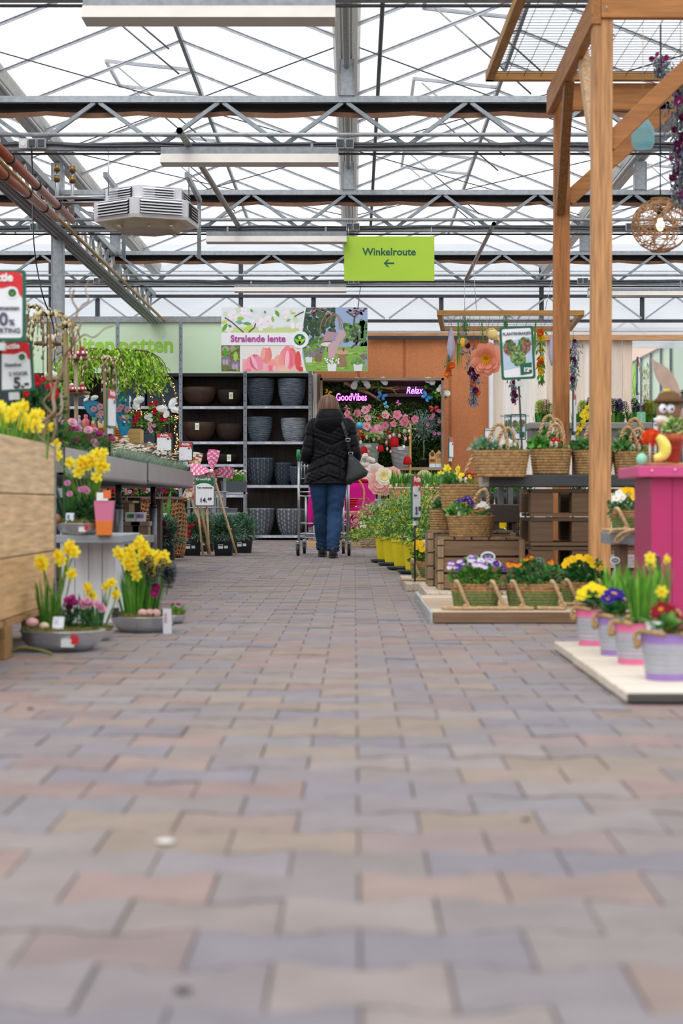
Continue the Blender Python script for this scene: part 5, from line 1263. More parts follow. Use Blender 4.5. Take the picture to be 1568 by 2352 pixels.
def round_tag(px, py, Y_, rx, lab, zt, col='e8eaee'):
    p = at(px, py, Y_); t = thing('plant_tag', lab, 'tag', p); q = rx*Y_/FP
    c = MB(); c.rings([[(q*cos(a), .003, q*.72*sin(a)) for a in [2*pi*j/28 for j in range(28)]], [(q*cos(a), -.003, q*.72*sin(a)) for a in [2*pi*j/28 for j in range(28)]]], col, sm=False); c.build('rim', M_PLASTIC, t)
    c = MB(); c.face([(q*.78*cos(a), -.0045, q*.5*sin(a)) for a in [-2*pi*j/28 for j in range(28)]], '3a4650')
    for k in range(4): c.box((q*(-.45+.24*k), -.0055, -q*.18), (q*(-.33+.24*k), -.0048, q*.2), 'c4ccd4')
    c.build('face', M_PAPER, t)
    c = MB(); c.tube([(0, .002, -q*.7), (0, .002, zt-p.z)], .003, '8a8f94', 5); c.build('stake', M_PLASTIC, t)
round_tag(1120, 1279, 8.05, 17, 'oval white-rimmed plant tag standing above the violet violas', .07)
round_tag(1086, 1286, 8.12, 17, 'oval tag with a pale rim partly behind the violas, left of the white one', .07, 'b9c4c0')
round_tag(1237, 1289, 8.05, 12, 'dark oval plant tag standing above the orange pansies', .07, '8c9296')
round_tag(1412, 1287, 7.7, 11, 'small oval tag above the green blades near the pink cabinet', .04)
t, w, d, h, r = basket(1410, 1488, 1173, 1222, 7.92, 'green and rope basket of yellow and white pansies on the grey side shelf', d=.16, style='green', seed=9)
pansies(t, (0, 0, h+.01), (w*.62, d*.5, .07), ['pansy_y', 'pansy_y', 'prim_w'], 26, r, .021, 260, ['4f8a4a', '3f7a50', '5f9a6a'])
t, w, d, h, r = basket(1470, 1530, 1150, 1222, 8.02, 'plain rope basket mostly hidden behind the pink cabinet', seed=10, hh=.03)
c = MB(); r = random.Random(4); p0 = at(1398, 1228, 7.85)
pts = [at(1398, 1228, 7.86), at(1410, 1217, 7.85), at(1440, 1216, 7.85), at(1455, 1219, 7.86), at(1440, 1226, 7.85), at(1424, 1240, 7.87), at(1412, 1246, 7.88), at(1420, 1230, 7.86), at(1440, 1220, 7.84), at(1460, 1217, 7.86), at(1470, 1222, 7.88)]
c.tube(smooth(pts, 5), .0075, 'bda07a', 8); simple('rope', c, M_ROPE, 'loose looped rope lying over the edge of the grey side shelf', 'rope')
t, w, d, h, r = basket(944, 992, 1277, 1322, 11.0, 'dark green and brown basket with yellow and white violas behind the black sign pole', d=.14, style='green', seed=11, z=.046)
pansies(t, (0, 0, h+.02), (w*.55, d*.5, .09), ['pansy_y', 'pansy_y', 'pansy_w'], 26, r, .02, 220)

# ------------------------------------------------------------------ ribbed tin buckets
def bucket(px, ybot, Y_, dia, h, c1, lab):
    p = at(px, ybot, Y_); t = thing('tin_bucket', lab, 'bucket', (p.x, Y_, .034)); R_ = dia/2; n = 40; m = MB(); prof = []; N = 60
    for k in range(N+1):
        u = k/N; prof.append((R_*(.80+.20*u)+.0006*sin(u*55), h*u))
    prof += [(R_*1.035, h*.995), (R_*1.035, h*1.02), (R_*.97, h*1.02), (R_*.95, h*.85)]
    cf = lambda k, j: c1 if (k < 9 or k > 48) else (mixc('b9bcc4', c1, .35) if k in (16, 17, 40, 41, 44) else 'a6a9b2')
    m.lathe(prof, cf, n=n, caps=(True, True)); m.build('body', M_GLAZE, t)
    for s in (-1, 1):
        m = MB(); m.tube(smooth([(s*R_*.96, -.01, h*.86), (s*R_*1.15, -.012, h*.8), (s*R_*1.22, -.014, h*.92), (s*R_*1.1, -.018, h*1.06), (s*R_*.7, -R_*.75, h*1.07), (s*R_*.3, -R_*1.02, h*1.03)], 4), .0068, 'b5936a', 8); m.ball((s*R_*1.13, -.012, h*.76), .011, 'ab8a60', 8, 6); m.build('rope_handle', M_ROPE, t)
    moss(t, (0, 0, h*.96), R_*.92, R_*.92, random.Random(int(px)), cols=('6a6a34', '8a8440', '5a4a2a', '7a6a3a'), power=2, n=250)
    return t, R_, h
LIL, PNK = '9a7bc0', 'e0709f'
t, R_, h = bucket(1534, 1565, 4.92, .158, .127, LIL, 'lilac and grey ribbed bucket with dark red primroses, nearest of all')
r = random.Random(1); primrose(t, (.0, -.01, h+.005), 'prim_dr', 9, r, .05, .027, .085, 16, ['5a9a4a', '3f7a3a', '7ab05c']); primrose(t, (-.04, -.03, h), 'prim_dr', 0, r, .03, .02, .06, 9, ['a8b84a', '5f9a4a'])
m = MB(); clump(m, (-.015, .03, h), 8, .22, .012, .2, ['4f8a2e', '6fae42'], r, .02, .1); m.build('bulb_leaves', M_LEAF, t); put(t, 'flower', mf('daff'), (-.018, .0, h+.12), (-.2, -1, -.2), .02)
label_card(t, (-.045, -.055, h+.005), .045, .035, .5, 'eceef2', ())
t, R_, h = bucket(1458, 1525, 5.40, .132, .123, PNK, 'pink and grey ribbed bucket with tall bulb leaves, second nearest of the four')
r = random.Random(2); daffodils(t, (.02, 0, h), 36, 2, .19, r, .035, .018, 'leaves', ['5a9a2e', '6fae32', '4a8428', '84bc44'], w=.013)
put(t, 'hyacinth_bloom', mf('hy_v'), (.045, -.01, h+.155), (0, 0, 1), .035); primrose(t, (-.03, -.03, h), 'prim_w', 0, r, .03, .018, .045, 9, ['7aa86a', '5a8a4a'])
t, R_, h = bucket(1416, 1508, 5.72, .130, .123, LIL, 'lilac and grey ribbed bucket with violet primroses, third of the four')
r = random.Random(3); primrose(t, (-.012, -.02, h+.01), 'prim_v', 7, r, .045, .028, .07, 14, ['2f6a3a', '3f7a40']); daffodils(t, (.02, .03, h), 22, 0, .18, r, .03, .02, 'bulb_leaves', ['5a9a2e', '6fae32', '4a8428', '84bc44'])
t, R_, h = bucket(1363, 1483, 6.12, .130, .123, PNK, 'pink and grey ribbed bucket with yellow primroses, farthest of the four')
r = random.Random(4); primrose(t, (.0, -.02, h+.015), 'prim_y', 13, r, .045, .026, .085, 16, ['3f7a4a', '5a9070', '2f6a3a']); daffodils(t, (.055, .04, h), 22, 0, .17, r, .035, .02, 'bulb_leaves', ['5a9a2e', '6fae32', '4a8428', '84bc44'])
label_card(t, (.045, -.05, h), .014, .012, .1, 'eceef2', ())
t, R_, h = bucket(1506, 1478, 5.95, .13, .123, PNK, 'ribbed bucket of bulb leaves in the rear, mostly hidden behind the others')
r = random.Random(5); daffodils(t, (-.01, 0, h), 30, 1, .20, r, .035, .02, 'leaves', ['5a9a2e', '6fae32', '4a8428', '84bc44']); put(t, 'hyacinth_bloom', mf('hy_v'), (.0, -.02, h+.15), (0, 0, 1), .045)

# ------------------------------------------------------------------ pink cabinet and its figures
Yc = 6.62
t = thing('pink_cabinet', 'bright pink painted cabinet with a lighter overhanging top at the right edge', 'cabinet', (1.5, Yc, 0), 0)
a = at(1465, 1070, Yc); zt = a.z
c = MB(); c.box((a.x, Yc, zt-.042), (2.2, Yc+.5, zt), 'd14f88'); c.build('top', M_PAINT, t, True, bevel=.004)
c = MB(); x0 = (1496-CX)/FP*(Yc+.04)
for k in range(14): c.box((x0+k*.08, Yc+.04, .0), (x0+k*.08+.078, Yc+.06, zt-.042), 'b9306a')
c.box((x0, Yc+.06, 0), (2.15, Yc+.45, zt-.045), 'a82c60'); c.build('body', M_PAINT, t, True)
c = MB()
for x, y in ((1497, 1081), (1550, 1079)): p = at(x, y, Yc-.002); c.ball(p, .005, 'e8b8c8', 8, 5)
c.build('screw', M_PAINT, t, True)
c = MB(); c.lathe([(.10, 0), (.098, .012), (.085, .016)], 'b07a4a', n=9, sy=.8, caps=(True, True)); o = simple('bark_slice', c, M_WX, 'orange-brown slice of wood on the pink cabinet', 'wood slice'); o.location = (1.215, 6.8, zt)
Yf = 6.72; zb = zt+.016
p = at(1548, 1055, Yf); t = thing('terracotta_pot', 'terracotta pot with a green and cream plant on the pink cabinet', 'plant', (p.x, Yf+.03, zb)); c = MB(); s = Yf/FP
c.lathe([(14*s, 0), (21*s, 48*s), (24*s, 48*s), (25*s, 66*s), (21*s, 66*s), (19*s, 50*s)], 'b9603a', n=28, caps=(True, True)); c.build('pot', M_STONE, t)
r = random.Random(8); m = MB(); bush(m, (0, 0, 80*s), (28*s, 26*s, 20*s), 160, .03, .014, ['6aa03a', 'c8d88a', '4a8434', 'e0e0b0'], r, .5, .2); m.build('leaves', M_LEAF, t)
p = at(1553, 955, Yf); t = thing('owl_figure', 'wooden figure with googly blue eyes and a brown felt hat at the right edge', 'ornament', (p.x, Yf+.16, zt)); c = MB(); hz = p.z-zt
c.tube([(0, 0, 0), (0, 0, hz-.02)], .012, '9a8a72', 10); c.build('post', M_WZ, t)
c = MB(); c.ball((0, 0, hz+.03), 1, '8d7558', 18, 12, (.048, .04, .055)); c.build('head', M_CLOTH, t)
c = MB(); c.lathe([(.062, hz+.06), (.05, hz+.075), (.04, hz+.095), (.02, hz+.105), (.0, hz+.107)], '6d5136', n=20, caps=(True, False)); c.build('hat', M_CLOTH, t)
for x in (-.030, .0):
    c = MB(); c.ball((x, -.038, hz+.035), 1, 'eef0f4', 14, 10, (.016, .01, .02)); c.ball((x+.004, -.047, hz+.032), .006, '3a6ab4', 10, 7); c.ball((x+.004, -.052, hz+.032), .003, '14161a', 8, 5); c.build('eye', M_GLAZE, t)
c = MB(); c.ball((-.03, -.02, hz-.01), 1, 'e8e2da', 12, 8, (.03, .02, .02)); c.build('collar', M_CLOTH, t)
p = at(1527, 900, 6.95); t = thing('bunny_figure', 'felt rabbit figure with one long beige ear pointing up left', 'ornament', at(1590, 1000, 7.1)); c = MB(); q0, q1 = at(1560, 912, 7.05), at(1494, 822, 7.05); d = (q1-q0); L = d.length; d.normalize(); s_ = Vector((d.z, 0, -d.x))
out = [];
for sg in (1, -1):
    for k in range(9):
        u = k/8 if sg == 1 else 1-k/8; out.append(q0+d*(L*u)+s_*(sg*.032*sin(pi*min(1, u*.75+.25*u*u+.08))**.9))
c.rings([[p_+Vector((0, .004, 0)) for p_ in out], [p_-Vector((0, .004, 0)) for p_ in out]], 'b5a091', sm=False); c.build('ear', M_CLOTH, t, True)
c = MB(); c.ball(at(1600, 960, 7.1), 1, 'b5a091', 14, 10, (.07, .06, .08)); c.ball(at(1600, 1040, 7.1), 1, 'b5a091', 14, 10, (.06, .05, .09)); c.build('body', M_CLOTH, t, True)
p = at(1497, 1012, 7.0); t = thing('pompom_bird', 'fluffy orange pompom bird with white feet on the rope basket edge', 'ornament', (p.x, 6.78, zb)); c = MB(); r = random.Random(9); q = at(1497, 1005, 6.8)-Vector((p.x, 6.78, zb))
for _ in range(900):
    d = rdir(r); lf(c, q+Vector((d.x*.03, d.y*.03, d.z*.024)), d, rdir(r), .014, .003, jit('f0622f', .12, r))
c.ball(q, 1, 'e2582a', 12, 8, (.031, .03, .025)); c.build('fluff', M_CLOTH, t)
for x in (-.012, .010): c = MB(); c.tube([(x+q.x, 0, 0), (x+q.x, 0, q.z-.02)], .0035, 'e8e2dc', 6); c.build('foot', M_PLASTIC, t)
p = at(1466, 1012, 6.75); c = MB(); c.ball((0, 0, .025), 1, '8fd8b8', 16, 12, (.022, .022, .026)); o = simple('painted_egg', c, M_GLAZE, 'mint green egg beside the orange pompom', 'egg'); o.location = (p.x+.008, 6.72, zt)
p = at(1518, 1032, 6.68); c = MB(); c.tube(smooth([(-.012, 0, .0), (.02, 0, .012), (.03, 0, .04), (.018, 0, .07), (.0, 0, .085)], 4), [.012+.012*sin(pi*k/16) for k in range(17)], 'f0e06a', 10); o = simple('yellow_chick', c, M_GLAZE, 'shiny yellow crescent-shaped chick beside the terracotta pot', 'ornament'); o.location = (p.x, 6.66, zb)
c = MB(); p = at(1516, 1050, 6.9); c.tube([(0, 0, 0), (.003, 0, .13), (-.002, 0, .24)], .005, 'b09a86', 6); c.tube([(.0, 0, .12), (.02, 0, .2)], .004, 'b09a86', 6); o = simple('forked_twig', c, M_WZ, 'thin forked twig standing left of the googly-eyed figure', 'twig'); o.location = (p.x, 6.9, zt)
p = at(1530, 905, 7.0); t = thing('silk_flower', 'small yellow flower pick beside the brown hat', 'flower', (p.x, 7.0, zt)); c = MB(); c.tube([(0, 0, 0), (-.01, 0, p.z-zt)], .003, '5a8a3a', 5); bush(c, (-.005, 0, p.z-zt-.01), (.02, .02, .015), 24, .02, .01, GRN, r); c.build('stem', M_LEAF, t)
put(t, 'flower', mf('prim_y'), (0, -.02, p.z-zt+.01), (0, -1, .3), .012); put(t, 'flower', mf('prim_y'), (-.018, -.02, p.z-zt), (0, -1, .3), .011)

# ------------------------------------------------------------------ pergola on the right
def timber(name, p, q, w, h, label, mat, up=(0, 0, 1), parent=None, col='b57a42'):
    c = MB(); c.bar(p, q, w, h, col, up); o = c.build(name, mat, parent, world=bool(parent), bevel=.004)
    return o
pg = thing('pergola', 'brown timber pergola with two tall posts and diagonal braces at the right', 'pergola', (1.25, 8.8, 0))
TZ = 2.97
def T(name, p, q, w, h, mat, up=(0, 0, 1), col='b57a42'): return timber(name, p, q, w, h, None, mat, up, pg, col)
T('post', (1.238, 8.8, 0), (1.252, 8.8, TZ), .10, .10, M_WZ, (0, 1, 0), 'bb8959'); T('post', (1.268, 10.7, 0), (1.275, 10.7, TZ-.02), .095, .095, M_WZ, (0, 1, 0), 'aa6d3a')
T('side_beam', (1.215, 8.74, TZ+.045), (1.215, 10.78, TZ+.045), .05, .15, M_WY, col='a9713c')
T('cross_beam', (1.24, 8.76, TZ+.075), (3.2, 8.76, TZ+.075), .05, .15, M_WX); T('cross_beam', (1.24, 10.7, TZ+.06), (3.2, 10.7, TZ+.06), .05, .165, M_WX)
T('post', (3.1, 8.8, 0), (3.1, 8.8, TZ), .10, .10, M_WZ, (0, 1, 0)); T('post', (3.1, 10.7, 0), (3.1, 10.7, TZ), .10, .10, M_WZ, (0, 1, 0))
T('brace', (1.28, 8.8, 2.345), (1.93, 8.8, TZ+.005), .055, .088, M_WX, col='a86f3c'); T('brace', (1.31, 10.7, 2.40), (1.95, 10.7, TZ+.005), .05, .09, M_WX)
T('brace', (1.262, 10.66, 2.33), (1.228, 9.95, TZ), .09, .055, M_WY, (1, 0, 0), '8a5c32'); T('brace', (1.235, 8.86, 2.30), (1.25, 9.5, TZ), .09, .055, M_WY, (1, 0, 0), 'c7a27a')
c = MB()
for p in (at(1393, 17, 8.72), at(1410, 80, 8.74)): c.ball(p, .006, 'c9ccd0', 8, 6)
c.build('bolt', M_STEEL, pg, True)
# wire mesh frames
def mesh_frame(corners, zt, fw, label, nx, ny, hangz=None, col='a87a3e', wire='4a4f58'):
    (xa, ya), (xb, yb), (xc, yc), (xd, yd) = corners      # near-left, near-right, far-right, far-left
    t = thing('mesh_frame', label, 'mesh frame', ((xa+xb)/2, ya, zt))
    P = [Vector((x, y, zt)) for x, y in corners]
    for i, (a, b) in enumerate(zip(P, P[1:]+P[:1])):
        c = MB(); d = (b-a).normalized()*fw*.5; c.bar(a-d, b+d, fw, fw*1.1, col); c.build('frame_bar', M_WX if i % 2 == 0 else M_WY, t, True, bevel=.002)
    c = MB()
    for k in range(1, nx): c.tube([P[0].lerp(P[1], k/nx), P[3].lerp(P[2], k/nx)], .0022, wire, 4)
    for k in range(1, ny): c.tube([P[0].lerp(P[3], k/ny)+Vector((0, 0, .004)), P[1].lerp(P[2], k/ny)+Vector((0, 0, .004))], .0022, wire, 4)
    c.build('wire_mesh', M_DARKST, t, True)
    return t, P
mesh_frame([(.875, 8.2), (2.9, 8.2), (2.9, 10.66), (.83, 10.66)], TZ+.179, .05, 'timber frame with wire mesh lying on top of the pergola', 20, 44)
t, P = mesh_frame([(.99*.845+.0, 17.1), (2.235, 17.1), (2.30, 18.6), (.945, 18.6)], HC+1.885, .045, 'hanging timber frame with wire mesh carrying the dried and silk flowers', 14, 14, wire='8a8f96')
for (x, y, u, v) in ((1067, 715, 1066, 640), (1094, 715, 1086, 600), (1252, 710, 1268, 640)):
    c = MB(); c.tube([at(x, y, 17.5), at(u, v, 17.6)], .003, '9aa0a6', 5); c.build('hanger', M_STEEL, t, True)

# hanging lamp, glass lantern and dried garland
p = at(1516, 517, 9.3); t = thing('pendant_lamp', 'round woven rattan pendant lamp with a lit bulb', 'lamp', p)
rr = random.Random(12); c = MB(); Rg = .153
for k in range(70):
    n_ = rdir(rr); u = n_.orthogonal().normalized(); v = n_.cross(u); off = rr.uniform(-.75, .75); q = sqrt(1-off*off); a0 = rr.uniform(0, 6.28); span = rr.uniform(1.5, 4)
    pts = [n_*(off*Rg)+(u*cos(a0+span*j/14)+v*sin(a0+span*j/14))*(q*Rg*rr.uniform(.985, 1.0)) for j in range(15)]
    pts = [Vector((a.x, a.y, a.z*.93)) for a in pts]; c.tube(pts, .0028, jit('b98d62', .2, rr), 5)
for z, r_ in ((-.138, .05), (.138, .05)): c.tube([(r_*cos(2*pi*j/16), r_*sin(2*pi*j/16), z) for j in range(16)], .004, 'a57c52', 6, closed=True)
c.build('woven_shade', M_WICKER, t)
c = MB(); c.lathe([(.008, .0), (.02, .015), (.022, .03), (.014, .055), (.012, .065)], 'ffd9a0', (0, 0, -.03), 16, caps=(True, True)); c.build('bulb', M_BULB, t)
c = MB(); c.lathe([(.016, .035), (.018, .075), (.01, .085)], '2a2a2c', n=14, caps=(True, True)); c.tube([(0, 0, .08), (0, 0, TZ+.12-p.z)], .0035, '23303c', 6); c.build('cord', M_DARKST, t)
c = MB(); c.add([(.09, -.13, .03), (.16, -.10, .08), (.17, -.1, -.0), (.12, -.13, -.03)], [(0, 1, 2, 3)], '2c2f33'); c.add([(.09, -.126, .03), (.16, -.096, .08), (.17, -.096, -.0), (.12, -.126, -.03)], [(3, 2, 1, 0)], '2c2f33'); c.build('tag', M_PAPER, t)
p = at(1476, 341, 9.4); t = thing('glass_lantern', 'turquoise ribbed glass lantern hanging from a cord', 'lantern', p); s = 9.4/FP
pr = []
for k in range(41):
    z = k/40*76; r_ = (19+7*min(1, z/12)**.6 if z < 12 else 26 if z < 40 else 26-16*((z-40)/28)**1.4 if z < 68 else 10+3*((z-68)/8))
    pr.append(((r_+.9*sin(z*1.3))*s, z*s))
c = MB(); c.lathe(pr, '9adfe8', n=32, caps=(True, False)); c.build('glass', M_GLASS, t)
c = MB(); c.tube([(0, 0, 76*s), (0, 0, TZ+.155-p.z)], .002, 'b9a68c', 5); c.build('cord', M_ROPE, t)
def garland(px, y0, y1, Y_, wpx, n, cols, fl, nfl, label, name='dried_garland', seed=0, L=.03, fs=.012, sway=5):
    r = random.Random(seed+px); a = at(px, y1, Y_); t = thing(name, label, 'garland', a); m = MB(); s = Y_/FP; H_ = (y1-y0)*s; m.tube([(0, 0, H_), (0, 0, (2.41 if Y_ > 15 else TZ+.18)-a.z)], .002, 'a89878', 4)
    for k in range(7):
        x = 0; pts = []
        for j in range(9): x += r.uniform(-sway, sway)*s*.5; pts.append((x+r.uniform(-wpx, wpx)*s*.3*(1-abs(j/4-1)), r.uniform(-wpx, wpx)*s*.3, H_*(1-j/8)))
        m.tube(pts, .0022, '7a8a7a', 4)
    for _ in range(n):
        u = r.random()**.8; w = wpx*s*(1-.65*u); p_ = Vector((r.gauss(0, .45)*w, r.gauss(0, .35)*w, H_*(1-u))); d = Vector((r.uniform(-1, 1), r.uniform(-1, 1), -1.1)); lf(m, p_, d, rdir(r), L*r.uniform(.6, 1.2), L*.34, jit(r.choice(cols), .18, r))
    m.build('foliage', M_LEAF, t)
    for k in range(nfl):
        u = r.random(); w = wpx*s*(1-.5*u); put(t, 'flower', mf(r.choice(fl)), (r.gauss(0, .4)*w, -abs(r.gauss(0, .3)*w)-.01, H_*(1-u)), (r.uniform(-.5, .5), -1, r.uniform(-.6, .3)), fs*r.uniform(.8, 1.3), r.uniform(0, 6))
    return t
DRY = ['8a96a0', '9aa08c', '7a70a0', '6f8a80', '9a88b8', 'a8b0a4']
garland(1562, 150, 470, 9.2, 46, 1500, DRY, ['pom_dp', 'pom_m', 'pom_dp'], 26, 'long purple and grey dried flower garland at the right edge by the rattan lamp', fs=.02, L=.035, seed=1)
t = garland(1518, 128, 175, 9.3, 34, 260, DRY, ['pom_m'], 4, 'small purple dried bunch up by the pergola mesh', fs=.016, L=.03, seed=2)
garland(1088, 792, 930, 17.3, 22, 420, DRY, ['pom_or', 'pom_dp', 'pom_dp'], 14, 'long lilac and orange garland hanging left of the big peach flower', L=.05, fs=.028, seed=3)
garland(1180, 868, 922, 17.4, 14, 160, DRY, ['pom_dp'], 4, 'short faded flower spray below the PLANTENBAKJES sign', L=.05, fs=.022, seed=4)
garland(1316, 778, 890, 17.2, 20, 380, DRY, ['pom_dp'], 8, 'blue-grey garland hanging just right of the far pergola post', L=.05, fs=.024, seed=5)
garland(1030, 815, 862, 17.3, 12, 60, ['6a9a4a'], ['pom_or'], 6, 'orange blossom sprays hanging at the left end of the mesh frame', L=.05, fs=.03, seed=6)
garland(1242, 760, 880, 17.5, 10, 110, ['7ab04a', '5a9a3a'], ['gerb', 'gerb', 'pom_or'], 12, 'yellow and orange flower string hanging right of the PLANTENBAKJES sign', L=.07, fs=.035, seed=7)
garland(1068, 725, 790, 17.9, 10, 260, ['3f7a34', '5f9a44'], [], 0, 'short green leafy vine hanging near the plush figure', L=.03, seed=8, name='leaf_garland')
garland(1161, 716, 760, 17.9, 7, 160, ['3f7a34', '5f9a44'], [], 0, 'short green leafy vine hanging left above the PLANTENBAKJES sign', L=.03, seed=9, name='leaf_garland')
for x, l in ((1052, 'left'), (1106, 'middle'), (1230, 'right')):
    a = at(x, 860 if x < 1060 else 800, 17.4); t = thing('leaf_garland', 'long thin green stems hanging at the %s of the mesh frame' % l, 'garland', a); m = MB(); r = random.Random(x)
    for k in range(4): blade(m, (0, 0, at(x, 735, 17.4).z-a.z), r.uniform(0, 6), pi-.15, .35 if x > 1060 else .5, .015, jit('5a9a3a', .1, r), .1)
    m.build('stems', M_LEAF, t)
def feather(x0, y0, y1, w, lab):
    a = at(x0, y1, 17.3); s = 17.3/FP; H_ = (y1-y0)*s; t = thing('cloth_drop', lab, 'ornament', a); m = MB()
    m.lathe([(.001, 0), (w*.35*s, H_*.2), (w*.5*s, H_*.4), (w*.28*s, H_*.75), (.003, H_)], 'd5cfe4', n=14, rip=lambda k, j, z: .006*(j % 2), caps=(True, True)); m.tube([(0, 0, H_), (0, 0, 2.412-a.z)], .002, 'b8a88c', 4); m.build('veil', M_PETAL, t)
feather(1036, 752, 828, 18, 'pale lilac hanging veil at the left of the mesh frame'); feather(1267, 770, 840, 14, 'pale lilac hanging veil left of the far pergola post')
a = at(1118, 826, 17.2); t = thing('paper_flower', 'big peach paper flower with a yellow centre hanging under the mesh frame', 'flower', a)
m = MB(); star(m, 9, .175, 'eea488', .38, .2); star(m, 8, .14, 'f2b095', .4, .5, .02, .3); star(m, 7, .11, 'e8977a', .42, .8, .03, .7)
o = m.build('petals', M_PETAL, t); o.rotation_euler = (pi/2, .1, -.25)
m = MB(); star(m, 12, .062, 'f0d028', .2, 1.1, .03, fat=False); star(m, 12, .05, 'e8bc1c', .2, 1.6, .03, .2, fat=False); o = m.build('centre', M_PETAL, t); o.rotation_euler = (pi/2, .1, -.25)
m = MB(); m.tube([(0, .02, .15), (.0, .02, 2.412-a.z)], .002, 'b8a88c', 4); m.build('cord', M_ROPE, t)
a = at(1131, 768, 17.3); t = thing('watering_can', 'small pale yellow watering can hanging under the mesh frame', 'watering can', a); m = MB()
m.lathe([(.04, -.045), (.05, -.02), (.048, .03), (.035, .045)], 'ecd98a', n=20, caps=(True, True)); m.build('body', M_PAINT, t)
m = MB(); m.tube([(.03, 0, -.03), (.06, 0, -.05), (.075, 0, -.075)], [.012, .01, .012], 'ecd98a', 10); m.ball((.078, 0, -.08), .02, 'e4cd78', 10, 7); m.build('spout', M_PAINT, t)
m = MB(); m.tube(smooth([(-.045, 0, -.02), (-.075, 0, .01), (-.04, 0, .05), (.0, 0, .06), (.02, 0, .045)], 4), .006, 'e0c870', 8); m.tube([(0, 0, .06), (0, 0, 2.412-a.z)], .002, 'b8a88c', 4); m.build('handle', M_PAINT, t)
a = at(1062, 780, 17.2); t = thing('plush_figure', 'grey and yellow plush toy hanging among the garlands', 'toy', a); m = MB()
m.ball((0, 0, .05), 1, '8d8478', 12, 9, (.035, .03, .035)); m.ball((.0, 0, -.03), 1, 'e8b83a', 12, 9, (.03, .028, .055)); m.tube([(0, 0, -.08), (.02, -.02, -.12), (.05, -.03, -.13)], .014, '8d8478', 8); m.tube([(0, 0, -.08), (-.02, -.02, -.13), (.0, -.04, -.15)], .014, '7a7268', 8)
for s_ in (-1, 1): m.tube([(s_*.025, 0, .01), (s_*.05, -.01, -.02), (s_*.03, -.03, -.05)], .01, '8d8478', 8); m.ball((s_*.035, 0, .06), .014, '7a7268', 8, 6)
m.build('body', M_CLOTH, t); m = MB(); m.tube([(0, 0, .08), (0, 0, 2.412-a.z)], .002, '8d8478', 4); m.build('cord', M_ROPE, t)

# ------------------------------------------------------------------ bench with hyacinth bowls behind the table
t = thing('planter', 'long grey trough of hyacinths on the bench behind the rope baskets', 'planter', (1.7, 11.5, .72))
a, b = at(1213, 970, 11.5), at(1510, 1040, 11.5); c = MB(); n = 5; wv = (b.x-a.x)
c.box((a.x+.02, 11.5, b.z), (b.x+.3, 11.8, a.z-.02), '6f6c6a'); c.box((a.x, 11.48, a.z-.045), (b.x+.3, 11.82, a.z), '8d8a87'); c.build('body', M_PLASTIC, t, True, bevel=.008)
r = random.Random(5)
for px, wpx, ks, nb, col in ((1247, 26, ['hy_p', 'hy_g'], 9, 0), (1290, 14, ['hy_g'], 3, 0), (1333, 26, ['hy_g', 'hy_b'], 7, 0), (1358, 14, ['hy_b', 'hy_v'], 4, 0), (1402, 26, ['hy_b'], 6, 0), (1422, 14, ['hy_b', 'hy_v'], 4, 0), (1452, 16, ['hy_b', 'hy_v'], 6, 0), (1474, 12, ['hy_br'], 2, 0), (1490, 14, ['hy_g', 'hy_br', 'hy_g'], 5, 0), (1512, 12, ['hy_g'], 2, 0)):
    q = at(px, 972, 11.6); s = 11.6/FP
    u = thing('hyacinth', '%s hyacinths in the grey trough, %s' % ({'hy_p': 'pinkish and green', 'hy_g': 'green budded', 'hy_b': 'dark blue', 'hy_br': 'brownish'}[ks[0]],
        {1247: 'left of the far pergola post', 1290: 'directly behind the far pergola post', 1333: 'right of the edge-on sign', 1358: 'left of the near pergola post', 1402: 'right of the near pergola post', 1422: 'second to the right of the near post', 1452: 'just left of the green care card', 1474: 'behind the green care card', 1490: 'right of the green care card', 1512: 'behind the forked twig'}[px]), 'hyacinth', q)
    m = MB(); clump(m, (0, 0, 0), wpx*2, .085, .017, .32, ['4a8a34', '3a7a2c', '66aa3c'], r, wpx*s*.8, .15); m.build('leaves', M_LEAF, u)
    for k in range((nb+1)//2): put(u, 'bloom', mf(r.choice(ks)), (r.uniform(-1, 1)*wpx*s*.9, r.uniform(-.05, .05), r.uniform(.05, .08)), (r.uniform(-.25, .25), -.1, 1), r.uniform(.08, .095))
for px, y0, lab in ((1350, 925, 'first'), (1338, 958, 'second')):
    q = at(px, y0+30, 11.3); u = thing('forsythia_sprig', 'spray of small yellow bells over the grey trough, %s' % ('upper one' if lab == 'first' else 'lower one'), 'flower', q); m = MB(); m.tube([(-.06, 0, .72-q.z), (-.05, 0, -.03), (0, 0, .06), (.03, 0, .1)], .004, '7a6a3a', 5); m.build('stem', M_LEAF, u)
    for k in range(16): put(u, 'flower', mf('daff'), (-.04+.08*k/16+r.uniform(-.02, .02), r.uniform(-.03, .01), -.02+.13*k/16), (r.uniform(-1, 1), -1, r.uniform(-.5, .5)), .016, r.uniform(0, 6))
c = MB(); a, b = at(1462, 946, 11.49), at(1482, 979, 11.49); c.box((a.x, 11.49, b.z), (b.x, 11.493, a.z), '7cc098')
for k in range(6): c.box((a.x+.026, 11.488, b.z+.02+k*.011), (a.x+.034, 11.49, b.z+.027+k*.011), 'c4e4d0')
simple('care_card', c, M_PAPER, 'plain green plant care card standing among the hyacinths', 'card')
t = thing('rear_bench', 'grey metal bench holding the hyacinth trough', 'bench', (1.7, 11.4, 0)); c = MB(); c.box((.98, 11.35, .69), (2.6, 12.2, .72), '8c8f92'); c.build('top', M_GALV, t, True)
for x in (1.0, 2.5):
    for y in (11.4, 12.1): c = MB(); c.box((x, y, 0), (x+.04, y+.04, .69), '74777a'); c.build('leg', M_GALV, t, True)
